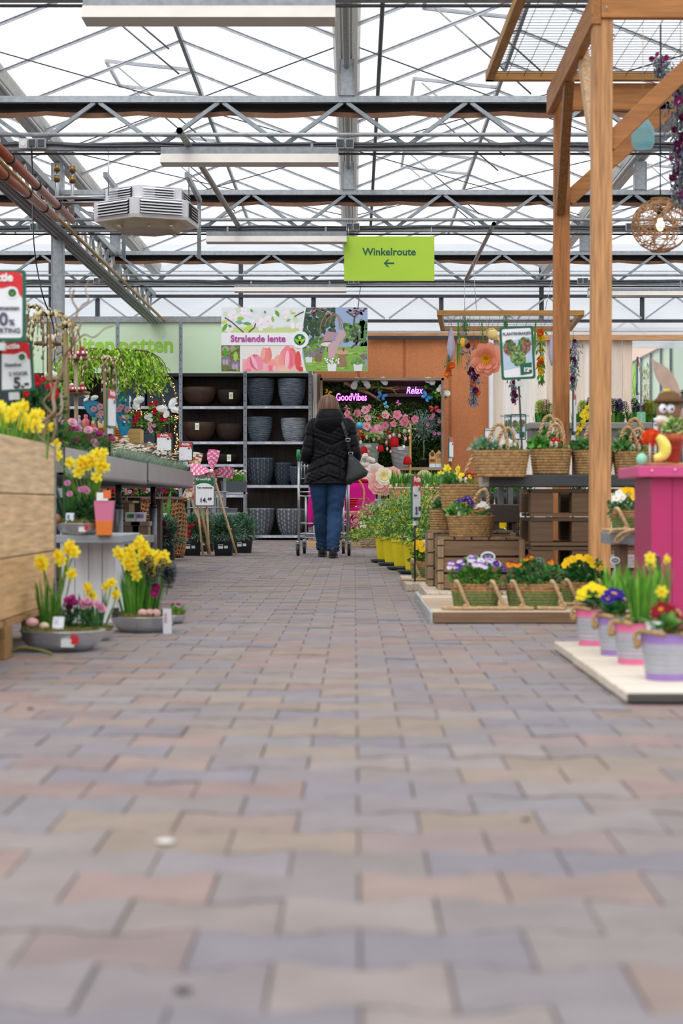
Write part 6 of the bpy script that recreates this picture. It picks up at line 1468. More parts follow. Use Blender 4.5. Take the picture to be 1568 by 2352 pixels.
# yellow violas seen under the table
k = 0
for px, py, Y_ in ((1120, .62, 12.5), (1150, .62, 12.7), (1178, .62, 12.5), (1203, .62, 12.8), (1312, .62, 12.5), (1340, .62, 12.7), (1135, .32, 11.7), (1168, .32, 11.8), (1198, .32, 11.6), (1325, .32, 11.7)):
    q = at(px, 0, Y_); q.z = py; u = thing('viola_plant', 'yellow viola in a pot seen through the gaps under the black table', 'plant', q, group='yellow violas under and behind the black table')
    pansies(u, (0, 0, .02), (.075, .07, .07), ['pansy_y'], 14, random.Random(k), .022, 110); c = MB(); c.lathe([(.04, -.09), (.055, 0), (.05, 0)], '3c3f42', n=16, caps=(True, True)); c.build('pot', M_PLASTIC, u); k += 1
t = thing('plant_rack', 'low brown rack with violas behind the black table', 'rack', (1.2, 11.6, 0)); 
for z_, y_ in ((.60, 12.3), (.30, 11.46)):
    c = MB(); c.box((.85, y_, z_-.1), (1.9, y_+.65, z_-.07), '8a6248'); c.build('shelf', M_WX, t, True)
for x in (.87, 1.85):
    for y in (11.45, 12.9): c = MB(); c.box((x, y, 0), (x+.03, y+.03, .42), '6a4c38'); c.build('leg', M_WZ, t, True)
c = MB(); a, b = at(1105, 1121, 13.4), at(1215, 1134, 13.4); c.box((a.x, 13.4, b.z), (b.x, 13.7, a.z), '8a5a42'); c.box((a.x, 13.39, a.z-.008), (b.x, 13.7, a.z+.006), 'cfd2d6'); simple('terracotta_trough', c, M_PAINT, 'long brown trough with a pale rim behind the table', 'planter')

# ------------------------------------------------------------------ yellow broom shrubs along the aisle
def broom(px, ybot, Y_, label, s=1):
    q = at(px, ybot, Y_); u = thing('broom_shrub', label, 'shrub', (q.x, Y_, 0), group=None); r = random.Random(int(px))
    c = MB(); c.rings([[(.085*a*k_, .085*b*k_, z) for a, b in ((-1, -1), (1, -1), (1, 1), (-1, 1))] for z, k_ in ((.03, .8), (.22, 1.05), (.225, 1.12), (.245, 1.12))], 'e2cf18', sm=False); c.build('pot', M_PLASTIC, u, bevel=.004)
    c = MB(); c.lathe([(.10, 0), (.13, .012), (.135, .03), (.12, .03), (.09, .012)], '2c3138', n=28, caps=(True, True)); c.build('saucer', M_PLASTIC, u)
    m = MB(); f = MB(); n = 0
    for k in range(95):
        a = r.uniform(0, 2*pi); el = r.uniform(.05, 1.15); L = r.uniform(.30, .50)*s; d = Vector((cos(a)*sin(el), sin(a)*sin(el), cos(el))); p0 = Vector((0, 0, .23)); pts = []
        for j in range(7): v = j/6; pts.append(p0+d*(L*v)+Vector((cos(a)*.05*v, sin(a)*.05*v, -.22*v*v*sin(el)**1.0)))
        m.tube(pts, .002, '7a8a44', 3, caps=False)
        for j in range(26):
            v = r.uniform(.15, 1); i = min(5, int(v*6)); b = pts[i].lerp(pts[i+1], v*6-i); lf(m, b+rdir(r)*.012, rdir(r, .5), rdir(r), .032, .013, jit(r.choice(['5a9434', '4a8030', '86b458', '9cc46c', '3c6e2c', 'c0d09a']), .18, r))
        if k % 2 == 0:
            for j in range(5):
                v = r.uniform(.5, 1); i = min(5, int(v*6)); b = pts[i].lerp(pts[i+1], v*6-i); star(g := MB(), 4, .013, jit(r.choice(['f2d61c', 'f7e22e', 'ecc81a']), .08, r), .6, .3, fat=False)
                dd = rdir(r); b = b+dd*.012; q_ = dd.to_track_quat('Z', 'Y'); f.add([b+(q_ @ Vector(v_)) for v_ in g.v], g.f, 'f2d61c', False)
    m.build('foliage', M_LEAF, u); o = f.build('blossom', M_PETAL, u); o['kind'] = 'stuff'
broom(952, 1318, 13.3, 'yellow-flowered broom shrub in a yellow pot, nearest of the row'); broom(925, 1309, 14.1, 'yellow-flowered broom shrub, second nearest of the row', .98)
broom(902, 1299, 15.1, 'yellow-flowered broom shrub, third of the row', .98); broom(884, 1290, 15.9, 'yellow-flowered broom shrub, farthest of the row beside the wicker basket', .9)
broom(985, 1300, 14.0, 'yellow-flowered broom shrub right of the 3.99 sign, half behind the crates', 1.05); broom(978, 1280, 15.2, 'yellow-flowered broom shrub at the back right of the row', 1.1)
t = thing('bulb_bench', 'grey bench carrying the trays of sprouting bulbs', 'bench', (1.0, 16, 0)); 
a, b = at(886, 1146, 16.3), at(1100, 1150, 16.3); c = MB(); c.box((a.x, 16.3, a.z-.03), (1.9, 17.9, a.z), 'aab0b6'); c.build('top', M_GALV, t, True)
for x in (a.x+.03, 1.8):
    for y in (16.35, 17.8): c = MB(); c.box((x, y, 0), (x+.04, y+.04, a.z-.03), '9a9ea2'); c.build('leg', M_GALV, t, True)
zb_ = a.z
for px, Y_, w_, l in ((921, 16.45, .22, 'brown crate of sprouting narcissus bulbs left of the 3.99 sign'), (985, 16.45, .26, 'tray of sprouting bulbs right of the 3.99 sign'), (962, 17.1, .26, 'tray of sprouting bulbs behind the 3.99 sign'), (1035, 16.8, .3, 'tray of sprouting bulbs farther right, behind the tilted basket')):
    q = at(px, 1140, Y_); u = thing('bulb_tray', l, 'bulb tray', (q.x, Y_, zb_)); c = MB(); c.box((-w_/2, -.1, 0), (w_/2, .14, .10), 'b58058'); c.box((-w_/2-.01, -.11, .10), (w_/2+.01, .15, .112), 'c9ccd2'); c.build('box', M_WX, u)
    r = random.Random(px); m = MB()
    for k in range(60): m.ball((r.uniform(-w_*.46, w_*.46), r.uniform(-.09, .13), .118+r.uniform(0, .012)), .014, jit(r.choice(['d8b088', 'a86a40', 'e0c4a0']), .1, r), 6, 5, (1, 1, 1.3))
    o = m.build('bulbs', M_STONE, u); o['kind'] = 'stuff'
    m = MB()
    for k in range(120): blade(m, (r.uniform(-w_*.46, w_*.46), r.uniform(-.09, .13), .12), r.uniform(0, 6), r.uniform(0, .25), r.uniform(.09, .17), .009, jit(r.choice(GRN+['2f6a30']), .15, r), .1, 2)
    m.build('shoots', M_LEAF, u)

# ------------------------------------------------------------------ display wall with hedge, neon words, pots and blossom
YD = 25.6
def hedge():
    t = thing('wall_display', 'brown framed display niche with a leafy hedge back', 'display', (at(877, 1240, YD).x, YD, 0))
    a, b = at(735, 868, YD), at(1019, 1080, YD); z0, z1 = b.z, a.z
    c = MB(); c.box((a.x, YD, z1-.035), (b.x, YD+.45, z1), '8a7a6a'); c.build('top_board', M_WX, t, True)
    for x in (a.x, b.x-.035): c = MB(); c.box((x, YD, 0), (x+.035, YD+.45, z1), '85705c'); c.build('side_board', M_WZ, t, True)
    c = MB(); c.box((a.x, YD-.02, z0), (b.x, YD+.45, z0+.045), '9a8268'); c.build('shelf_board', M_WX, t, True)
    c = MB(); c.box((a.x, YD+.45, 0), (b.x, YD+.47, z1), '2a1c14'); c.box((a.x+.04, YD+.42, 0), (b.x-.04, YD+.45, z0-.1), '0f0d0c'); c.build('back_panel', M_MATTE, t, True)
    c = MB(); c.box((at(860, 0, YD).x, YD+.34, at(0, 898, YD).z), (b.x-.04, YD+.45, z1-.04), '5a2c1c'); c.build('brown_board', M_WX, t, True)
    c = MB()
    for y0, y1 in ((884, 892), (900, 908)): c.box((at(885, 0, YD).x, YD+.30, at(0, y1, YD).z), (b.x-.04, YD+.34, at(0, y0, YD).z), '6d5848')
    c.build('rail', M_WX, t, True)
    r = random.Random(44); m = MB(); xa, xb = a.x+.04, b.x-.04
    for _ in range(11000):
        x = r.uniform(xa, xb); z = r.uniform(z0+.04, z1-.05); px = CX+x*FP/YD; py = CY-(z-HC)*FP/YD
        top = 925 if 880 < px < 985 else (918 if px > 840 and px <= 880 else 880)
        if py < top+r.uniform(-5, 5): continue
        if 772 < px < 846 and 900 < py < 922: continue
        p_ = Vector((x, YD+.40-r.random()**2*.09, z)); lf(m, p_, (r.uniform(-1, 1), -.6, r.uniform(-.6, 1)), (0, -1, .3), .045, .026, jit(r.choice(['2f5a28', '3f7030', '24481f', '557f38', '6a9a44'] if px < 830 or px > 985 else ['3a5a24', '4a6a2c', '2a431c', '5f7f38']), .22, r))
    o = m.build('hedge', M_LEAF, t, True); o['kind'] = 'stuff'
    return z0+.045
ZS = hedge()
t = thing('neon_sign', 'pink neon sign reading GoodVibes', 'neon sign', at(808, 925, YD))
o = text_obj('neon_tube', 'GoodVibes', 24*YD/FP, at(771, 920, YD+.2), 'ff9cf0', t, M_NEON, ext=.004, bold=-.004, sx=.66)
o2 = text_obj('neon_backing', 'GoodVibes', 24*YD/FP, at(771, 920, YD+.215), 'b04ac0', t, M_NEON, ext=.003, bold=.03, sx=.66)
t = thing('neon_sign', 'violet neon sign reading Relax', 'neon sign', at(952, 910, YD))
text_obj('neon_tube', 'Relax', 23*YD/FP, at(932, 904, YD+.2), 'efb0ff', t, M_NEON, ext=.004, bold=-.004, shear=.25, sx=.74); text_obj('neon_backing', 'Relax', 23*YD/FP, at(932, 904, YD+.215), '8a3ad0', t, M_NEON, ext=.003, bold=.022, shear=.25, sx=.74)
# driftwood branch, white flower balls
t = thing('driftwood_branch', 'bare driftwood branch across the top of the display niche', 'branch', at(860, 890, YD+.1)); m = MB()
for pts, rr_ in (([(790, 878), (812, 888), (835, 893), (860, 889), (885, 891), (905, 895), (918, 892)], [.03, .028, .022, .018, .014, .010, .004]), ([(800, 880), (830, 896), (850, 905), (875, 922)], [.02, .025, .018, .008]), ([(885, 891), (903, 890), (914, 886)], [.01, .007, .003]), ([(900, 894), (908, 902), (911, 906)], [.009, .006, .002]), ([(860, 889), (846, 880), (838, 874)], [.01, .008, .004])):
    m.tube(smooth([at(x, y, YD+.12+.01*sin(x)) for x, y in pts], 3), [rr_[min(len(rr_)-1, k//3)] for k in range((len(pts)-1)*3+1)], '8f7358', 7)
m.build('wood', M_WX, t, True)
def wtuft(x, y, n, lab, key='pom_w', s=.05):
    p_ = at(x, y, YD+.08); t = thing('silk_flower_bunch', lab, 'flowers', p_); r = random.Random(x); m = MB(); bush(m, (0, .03, -.02), (.14, .05, .07), 120, .05, .03, DGR+GRN, r); m.build('leaves', M_LEAF, t)
    for k in range(n): put(t, 'flower', mf(key), (r.uniform(-.14, .14), -.03, r.uniform(-.06, .08)), (r.uniform(-.4, .4), -1, .3), s*r.uniform(.8, 1.1), r.uniform(0, 6))
wtuft(832, 882, 6, 'bunch of white ball flowers on the driftwood above the GoodVibes neon'); wtuft(996, 882, 4, 'bunch of white ball flowers in the upper right corner of the niche'); wtuft(1008, 905, 3, 'white silk flowers halfway up the right side of the niche')
wtuft(865, 882, 3, 'white ball flowers at the middle of the driftwood branch')
def butterfly(x, y, Y_, s, col, lab, rot=0, col2=None, stake=None):
    p_ = at(x, y, Y_); t = thing('butterfly', lab, 'butterfly', p_)
    for sg in (-1, 1):
        m = MB(); 
        for (cx, cz, rx, rz, a) in ((.55, .35, .55, .33, .6), (.42, -.28, .38, .28, -.5)):
            pts = [(sg*s*(cx+rx*cos(q)*cos(a)-rz*sin(q)*sin(a)), -.012*abs(cos(q)), s*(cz+rx*cos(q)*sin(a)+rz*sin(q)*cos(a))) for q in [2*pi*k/16 for k in range(16)]]
            m.face(pts, col); m.face([(a_, b_+.002, c_) for a_, b_, c_ in pts][::-1], col)
            if col2: m.face([(a_*.6+sg*s*cx*.4, b_-.002, c_*.6+s*cz*.4) for a_, b_, c_ in pts], col2)
        o = m.build('wing', M_PAINT, t); o.rotation_euler = (0, rot, .25*sg)
    m = MB(); m.tube([(0, 0, -.4*s), (0, 0, .5*s)], .05*s, '2a2a30', 6); m.build('body', M_PAINT, t).rotation_euler = (0, rot, 0)
    if stake: m = MB(); m.tube([(0, .01, 0), (0, .01, stake-p_.z)], .004, '3a3a3c', 5); m.build('stake', M_DARKST, t)
    return t
butterfly(876, 910, YD+.1, .075, '2a7ac4', 'bright blue butterfly in the middle of the niche below the driftwood', .4); butterfly(978, 912, YD+.1, .085, '2f8ad0', 'bright blue butterfly right of the Relax neon', .7)
butterfly(885, 930, YD+.1, .05, '5ab8e0', 'small light blue butterfly above the blossom branches', 1.2); butterfly(996, 940, YD+.1, .07, 'b81824', 'red butterfly on the right side of the niche', 0); butterfly(1003, 904, YD+.1, .07, '9ad040', 'lime green butterfly in the right corner of the niche', 1)
butterfly(796, 937, YD+.1, .04, 'e86ab0', 'small pink butterfly above the woman\'s shoulder', .8); butterfly(753, 901, YD+.1, .05, 'e8a81c', 'orange butterfly just above the woman\'s head', .5); butterfly(914, 926, YD+.1, .04, 'e07ab8', 'small pink butterfly over the hedge right of the blue one', .9)
# grey-green pots with the blossom arrangement
def vase(px0, px1, y0, y1, Y_, col, lab, z=None):
    a, b = at(px0, y0, Y_), at(px1, y1, Y_); R_ = (b.x-a.x)/2; h = a.z-b.z; t = thing('plant_pot', lab, 'plant pot', ((a.x+b.x)/2, Y_, b.z if z is None else z)); c = MB()
    c.lathe([(R_*(.70+.30*min(1, 1-(1-u)**2.4)), h*u) for u in [k/24 for k in range(25)]]+[(R_*.95, h), (R_*.9, h*.8)], col, n=40, caps=(True, True), rip=lambda k, j, z: .0035*sin(z*90+j*.5) if k < 22 else 0); c.build('body', M_STONE, t)
    c = MB(); c.box((-.05, -R_-.004, h*.82), (.05, -R_-.001, h*.95), 'e6eaea'); c.build('label', M_PAPER, t); return t
vase(818, 871, 1013, 1068, YD+.2, '9fb0a6', 'large grey-green pot at the woman\'s elbow on the display shelf', ZS)
vase(897, 944, 1020, 1068, YD+.2, 'a3a6aa', 'large grey pot under the blossom branches on the display shelf', ZS)
t = thing('blossom_arrangement', 'spreading artificial blossom branches in pink with hanging eggs', 'flower arrangement', at(878, 1020, YD+.1)); r = random.Random(77); m = MB(); ends = []
for k in range(26):
    x1 = r.uniform(800, 955); y1 = r.uniform(945, 1000); p0 = at(880+r.uniform(-25, 25), 1018, YD+.15); p1 = at(x1, y1, YD-.25+r.uniform(-.2, .3)); md = p0.lerp(p1, .5)+Vector((0, 0, .12)); pts = smooth([p0, md, p1], 4); m.tube(pts, .006, 'a8b87a', 5); ends += [pts[-1], pts[5], pts[-2]]
for _ in range(900):
    e = r.choice(ends); lf(m, e+Vector((r.gauss(0, .09), r.gauss(0, .08), r.gauss(0, .06))), rdir(r), rdir(r), .05, .018, jit(r.choice(['7aa04a', 'a8c070', '5a8a3a', 'c8d4a0', '4a7a34']), .15, r))
m.build('branches', M_LEAF, t, True)
MF['blos'] = fmesh('blos', F_prim('f08ab4', 'e8602a')); MF['blos2'] = fmesh('blos2', F_prim('f4b8cc', 'e8702a')); o_ = t.location
for k, (x, y, s) in enumerate([(838, 941, .075), (820, 949, .07), (800, 964, .09), (885, 953, .075), (912, 953, .085), (929, 969, .09), (841, 979, .08), (884, 977, .07), (862, 986, .085), (844, 960, .06), (904, 974, .06), (952, 963, .07), (870, 987, .09), (798, 950, .06), (848, 934, .04)]):
    put(t, 'blossom', mf('blos' if k % 3 else 'blos2'), at(x, y, YD-.35)-o_, (r.uniform(-.4, .4), -1, r.uniform(-.2, .5)), s*.85, r.uniform(0, 6))
for k in range(14): put(t, 'small_blossom', mf(r.choice(['pom_lp', 'pom_r', 'pom_r', 'blos2'])), at(r.uniform(805, 955), r.uniform(952, 1000), YD-.3)-o_, (r.uniform(-.6, .6), -1, r.uniform(-.5, .5)), r.uniform(.03, .055), r.uniform(0, 6))
for k, (x, y, col, s) in enumerate([(827, 990, 'f0d8e4', 1), (842, 1004, 'f4f0f4', 1.1), (858, 1010, 'c4d8c4', 1), (851, 993, 'f4b8b8', 1), (870, 1006, 'f2a8b8', 1.1), (828, 1016, 'f0e4ee', 1.1), (866, 1029, 'f0d0cc', .8), (887, 1017, 'f0a8b0', 1), (889, 1031, 'f0c0b8', .8), (895, 1003, 'f2b8c0', 1.1), (904, 999, 'e8e0f0', 1), (917, 1001, 'f0a0a8', 1), (928, 990, 'b4ccb4', 1), (931, 1008, 'f09aa8', 1.1), (913, 1026, 'f4f4f4', 1), (927, 1027, 'eef0f4', 1), (897, 1037, 'f0b8b8', .8), (847, 1037, 'f0989c', .7), (939, 990, 'f0f0f0', .8), (878, 997, 'b8d0c0', .9), (800, 1003, 'f0eef0', .8), (905, 1010, 'e8a0a8', .9), (940, 1006, 'f0b0b8', .7), (815, 985, 'f4f4f0', .8)]):
    Yq = YD-.3; q = at(x, y, Yq); u = thing('hanging_egg', 'small %s decorative egg hanging from the blossom branches' % {'c': 'sage green', 'b': 'sage green'}.get(col[0], 'pink or white'), 'egg', q, group='hanging pastel eggs, ' + ('sage ones' if col[0] in 'cb' else 'pink and white ones'))
    m = MB(); m.ball((0, 0, 0), .027*s, col, 10, 8, (.8, .8, 1.15)); m.tube([(0, 0, .027*s), (.01, .12, .22)], .0015, 'd8d0c0', 3); m.build('egg', M_GLAZE, u)
for x, y, w, l in ((835, 1033, 1, 'left'), (874, 1029, .9, 'middle'), (905, 1014, 1.3, 'upper'), (935, 1057, 1.1, 'lowest')):
    q = at(x, y, YD-.32); u = thing('hanging_tulip', 'red tulip-shaped ornament hanging from the blossom branches, %s one' % l, 'ornament', q); m = MB(); m.lathe([(.02, -.06), (.05, -.055), (.042, -.02), (.04, .01), (.028, .04), (.01, .05)], 'cf1828', n=12, rip=lambda k, j, z: .008*(j % 3 == 0), caps=(True, True)); m.tube([(0, 0, .05), (.005, 0, .16)], .003, '9ab04a', 4)
    m.build('bell', M_PETAL, u); u.scale = (w, w, w)
u = thing('ribbon_bunch', 'bunch of coloured ribbons and blue balls beside the woman\'s arm', 'ribbons', at(825, 985, YD-.4)); m = MB(); r = random.Random(3)
for k in range(22): x = r.uniform(-.22, -.02); m.bar((x, r.uniform(-.03, .03), .05), (x+r.uniform(.02, .1), 0, -.12+r.uniform(-.05, .05)), .016, .003, r.choice(['d8202c', 'f0c81c', 'e8702a', '2aa0d8', '8ac83a']))
for k in range(14): m.bar((r.uniform(-.05, .3), 0, r.uniform(-.12, -.02)), (r.uniform(.1, .4), 0, r.uniform(-.14, -.04)), .014, .003, r.choice(['8ad02a', 'a4dc3a', '2a9ad0']))
m.ball((0, -.02, .05), .05, '2ab0dc', 10, 8); m.build('ribbons', M_PAINT, u)
c = MB(); c.tube([at(942, 972, YD-.2), (at(942, 0, YD-.2).x, YD-.2, 0)], .016, 'c09040', 8); simple('bamboo_pole', c, M_WZ, 'thin bamboo pole standing before the display shelf', 'pole')
# olive tree and insect hotels
q = at(972, 1070, YD+.15); t = thing('olive_tree', 'small silvery olive tree in a black pot on the display shelf', 'tree', (q.x, YD+.15, ZS)); c = MB(); c.lathe([(.055, 0), (.07, .1), (.08, .1), (.08, .13), (.06, .13)], '1c1c20', n=16, caps=(True, True)); c.build('pot', M_PLASTIC, t)
m = MB(); r = random.Random(6); m.tube([(0, 0, .1), (.01, 0, .28), (0, 0, .42)], .012, '7a7a7a', 6)
for k in range(22): a = r.uniform(0, 6.28); m.tube([(0, 0, .38), (cos(a)*.1, sin(a)*.08, .55), (cos(a)*r.uniform(.1, .3), sin(a)*.15, r.uniform(.5, .85))], .004, '6a7a70', 4)
m.build('trunk', M_WZ, t); m = MB(); bush(m, (0, 0, .60), (.28, .2, .28), 700, .055, .016, ['7a9490', '90a8a0', '5a7870', 'a4b4ac'], r, .2, .2); m.build('leaves', M_LEAF, t)
for k in range(9): put(t, 'flower', mf('pom_p'), (r.uniform(.05, .3), -.12, r.uniform(.4, .85)), (0, -1, 0), .03)
for x, l in ((993, 'left one with a round filled window'), (1008, 'right one with slots')):
    q = at(x, 1071, YD); t = thing('insect_hotel', 'narrow wooden insect hotel, %s' % l, 'insect hotel', (q.x, YD+.08, ZS)); w, h = .046, .20
    m = MB(); m.add([(-w, -.04, .05), (w, -.04, .05), (w, -.04, h), (0, -.04, h+.055), (-w, -.04, h), (-w, .04, .05), (w, .04, .05), (w, .04, h), (0, .04, h+.055), (-w, .04, h)], [(0, 1, 2, 3, 4), (9, 8, 7, 6, 5), (0, 5, 6, 1), (1, 6, 7, 2), (2, 7, 8, 3), (3, 8, 9, 4), (4, 9, 5, 0)], 'd0a068'); m.build('house', M_WZ, t)
    m = MB(); m.box((-w, -.041, 0), (w, .04, .05), 'cfe0ea'); m.build('base', M_PAINT, t)
    m = MB()
    if 'left' in l: m.face([(.03*cos(a), -.042, .19+.035*sin(a)) for a in [-2*pi*k/12 for k in range(12)]], '5a3a22'); m.face([(-.035, -.042, .07), (.035, -.042, .07), (.035, -.042, .12), (-.035, -.042, .12)], '7a4a2a')
    else:
        for k in range(4): m.face([(-.03+.018*k, -.042, .13), (-.022+.018*k, -.042, .13), (-.022+.018*k, -.042, .2), (-.03+.018*k, -.042, .2)], '4a3018')
        for k in range(8): m.ball((-.027+.018*(k % 4), -.041, .08+.02*(k//4)), .005, '4a3018', 6, 4)
    m.build('openings', M_MATTE, t)

# ------------------------------------------------------------------ pink table and its neighbours
Yt = 22.4; s = Yt/FP; a, b = at(714, 1109, Yt), at(862, 1109, Yt); zt_ = a.z
c = MB(); r = random.Random(10); n = 48; ring = []; W_, D_ = (b.x-a.x)/2, .42
t = thing('pink_table', 'round garden table under a magenta cloth behind the trolley', 'table', ((a.x+b.x)/2, Yt+.42, 0))
c.lathe([(W_*.94, zt_-.03), (W_*.94, zt_-.004)], '7a5a40', n=36, sy=D_/W_, caps=(True, True)); c.build('tabletop', M_WX, t)
for x in (-.3, .3):
    for y in (-.2, .2): c = MB(); c.tube([(x*.8, y, zt_-.03), (x, y*1.2, 0)], .02, '6a4c34', 8); c.build('leg', M_WZ, t)
cx_ = (a.x+b.x)/2; c = MB(); rows = []
for k, u in enumerate([0, .5, 1, 1.0, 1.02, 1.05, 1.08, 1.1]):
    rr_ = []
    for j in range(n):
        g = 2*pi*j/n; drop = .40+.18*abs(cos(2*g+.6))**3; f = 1+(.05*sin(g*9)*(k-2)/5 if k > 2 else 0); q = u*f
        rr_.append((W_*q*cos(g), D_*q*sin(g), zt_ if k < 3 else zt_-drop*(k-2)/5))
    rows.append(rr_)
c.rings(rows[1:], 'c4107c', (True, False)); o = c.build('pink_tablecloth', M_CLOTH); o.location = (cx_, Yt+.42, 0); tag(o, 'magenta tablecloth hanging in folds over the round table', 'tablecloth')
c = MB(); q0, q1, q2 = at(706, 1150, Yt+.02), at(722, 1115, Yt+.02), at(712, 1212, Yt+.02); p3 = at(722, 1190, Yt+.0)
c.rings([[at(x+w*cos(2*pi*j/12), y+1.2*sin(2*pi*j/12), Yt+.04*sin(2*pi*j/12)) for j in range(12)] for x, y, w in ((716, 1112, 4), (714, 1140, 6.5), (713, 1170, 8), (713, 1195, 7), (712, 1212, 1.2))], 'c8107c'); simple('cloth_corner', c, M_CLOTH, 'pointed magenta cloth corner hanging left of the woman\'s legs', 'cloth')
def tabled(name, px, py, Y_, fn, mat, lab, cat, z=zt_):
    q = at(px, py, Y_); m = MB(); fn(m); o = m.build(name, mat); o.location = (q.x, Y_, z); tag(o, lab, cat); return o
tabled('dish', 826, 1104, Yt+.2, lambda m: m.lathe([(.05, 0), (.11, .02), (.14, .05), (.13, .05), (.09, .02)], 'c81a1e', n=24, caps=(True, True)), M_GLAZE, 'red scalloped dish on the magenta cloth beside the bag', 'dish')
tabled('dish', 850, 1100, Yt+.35, lambda m: m.lathe([(.06, 0), (.09, .04), (.10, .06), (.09, .06)], 'f0a8a8', n=24, caps=(True, True)), M_GLAZE, 'pink bowl on the magenta cloth behind the red dish', 'bowl')
def pump(m):
    for k in range(9): a = 2*pi*k/9; m.ball((.055*cos(a), .055*sin(a), .10), 1, 'f0a070', 8, 8, (.05, .05, .11))
tabled('pumpkin_vase', 838, 1080, Yt+.45, pump, M_GLAZE, 'peach ribbed pumpkin vase behind the handbag', 'vase')
c = MB(); Yl = 22.1
for k in range(5): c.lathe([(.12, .62+.022*k), (.15, .635+.022*k), (.15, .638+.022*k)], 'c0141c', (at(797, 0, Yl).x, Yl, -.12), 20, caps=(True, True))
simple('plate_stack', c, M_GLAZE, 'stack of red plates seen between the trolley post and the magenta cloth', 'plates')
# rattan chair
q = at(800, 1225, 21.9); t = thing('rattan_chair', 'bent rattan chair partly hidden by the trolley post', 'chair', (q.x, 21.95, 0)); 
c = MB(); c.lathe([(.19, .40), (.20, .43), (.19, .45)], 'b98450', n=28, caps=(True, True)); c.build('seat', M_WICKER, t)
for x, y in ((-.15, -.12), (.15, -.12), (-.15, .14), (.15, .14)): c = MB(); c.tube([(x*.85, y, .41), (x*1.25, y*1.2, 0)], .014, 'a87040', 8); c.build('leg', M_WICKER, t)
c = MB(); c.tube(smooth([(-.16, .15, .42), (-.2, .2, .7), (-.1, .24, .86), (.1, .24, .86), (.2, .2, .7), (.16, .15, .42)], 5), .013, 'b07a48', 8); c.tube([(-.18, .17, .60), (.18, .17, .60)], .01, 'b07a48', 8); c.tube([(-.17, -.12, .18), (.17, -.12, .18)], .01, 'a87040', 8); c.build('back_frame', M_WICKER, t)
# wicker basket with pink blossom
def wbasket(px0, px1, y0, Y_, h, lab, col='b39a80'):
    q0, q1 = at(px0, y0, Y_), at(px1, y0, Y_); W2 = (q1.x-q0.x)/2; t = thing('wicker_basket', lab, 'basket', ((q0.x+q1.x)/2, Y_, 0)); c = MB(); n = 60; rows = int(h/.02)
    for k in range(rows):
        z = .01+h*k/rows; R_ = W2*(.78+.22*k/rows); c.tube([((R_+.006*(1 if (j+k) % 2 else -1))*cos(2*pi*j/n), (R_+.006*(1 if (j+k) % 2 else -1))*sin(2*pi*j/n)*.75, z) for j in range(n)], .008, jit(col, .18, r), 5, closed=True)
    for j in range(0, n, 2): a = 2*pi*j/n; c.tube([(W2*.78*cos(a), W2*.78*.75*sin(a), 0), (W2*cos(a), W2*.75*sin(a), h)], .006, jit(col, .15, r), 4)
    c.build('weave', M_WICKER, t); return t, W2, h
t, W2, h = wbasket(824, 880, 1195, 21.3, .25, 'grey wicker basket full of pink blossom sprays')
r = random.Random(15); m = MB(); f = MB()
for k in range(75):
    a = r.uniform(0, 6.28); el = r.uniform(0, 1.25); d = Vector((cos(a)*sin(el)*1.1, sin(a)*sin(el)*.7, cos(el))); L = r.uniform(.22, .34); p0 = Vector((0, 0, h-.05)); m.tube([p0, p0+d*L], .003, '9a6a5a', 3)
    for j in range(26):
        b = p0+d*(L*r.uniform(.35, 1.05))+rdir(r)*.03; lf(f, b, rdir(r), rdir(r), .03, .018, jit(r.choice(['f08aa8', 'f6b4c8', 'e2577f', 'f9dce4', 'd84a70', 'f4a0b8']), .1, r))
m.build('stems', M_LEAF, t); o = f.build('blossom', M_PETAL, t); o['kind'] = 'stuff'; label_card(t, (-.1, -.2, h), .07, .08, .1, 'eceef2', ()); label_card(t, (.02, -.22, h-.08), .09, .06, .1, 'eceef2', ())
# big grey vase with huge silk flowers
vase(863, 905, 1124, 1240, 20.6, 'a4acac', 'tall light grey vase below the giant silk flowers', 0)
q = at(880, 1100, 20.5); t = thing('giant_silk_flowers', 'giant silk blooms in cream and pale pink standing in the grey vase', 'flowers', at(884, 1124, 20.6)); o_ = t.location; r = random.Random(16)
for nm, x, y, s, c1, c2, dy in (('pink_bloom', 872, 1112, .145, 'f0bcb4', 'f6d0c8', 0), ('pink_bloom', 884, 1118, .12, 'f2c8bc', 'ecaea6', .05), ('cream_bloom', 881, 1095, .11, 'f6f0dc', 'f4e7a0', -.16), ('pink_bloom', 900, 1094, .12, 'f2c4c8', 'f6e06a', .1), ('pale_bloom', 862, 1088, .13, 'f0e4e0', 'f2d4cc', .12)):
    m = MB(); star(m, 9, s, c1, .42, .25); star(m, 8, s*.75, jit(c1, .03, r), .45, .5, .01, .4); star(m, 7, s*.48, c2, .45, .8, .015, .8)
    o = m.build(nm, M_PETAL, t); o.location = at(x, y, 20.4+dy)-o_; o.rotation_euler = (pi/2-.2, 0, r.uniform(-.3, .3))
m = MB(); m.tube([(0, 0, -.1), (-.03, -.05, .14)], .01, '8a9a5a', 6); m.tube([(0, 0, -.1), (.06, 0, .15)], .01, '8a9a5a', 6); m.build('stems', M_LEAF, t); label_card(t, (-.03, -.22, .0), .05, .10, .1, 'bcd4ea', ())
def shell(px, py, w, h, Y_, col, lab):
    q = at(px, py, Y_); s = Y_/FP; t = thing('shell_dish', lab, 'dish', (q.x, Y_, .80)); c = MB(); c.rings([[(w*s*.5*k_*cos(a), y_, h*s*.5+h*s*.5*k_*sin(a)) for a in [2*pi*j/28 for j in range(28)]] for k_, y_ in ((1, 0), (1.0, .015), (.9, .03))], col); c.build('plate', M_GLAZE, t)
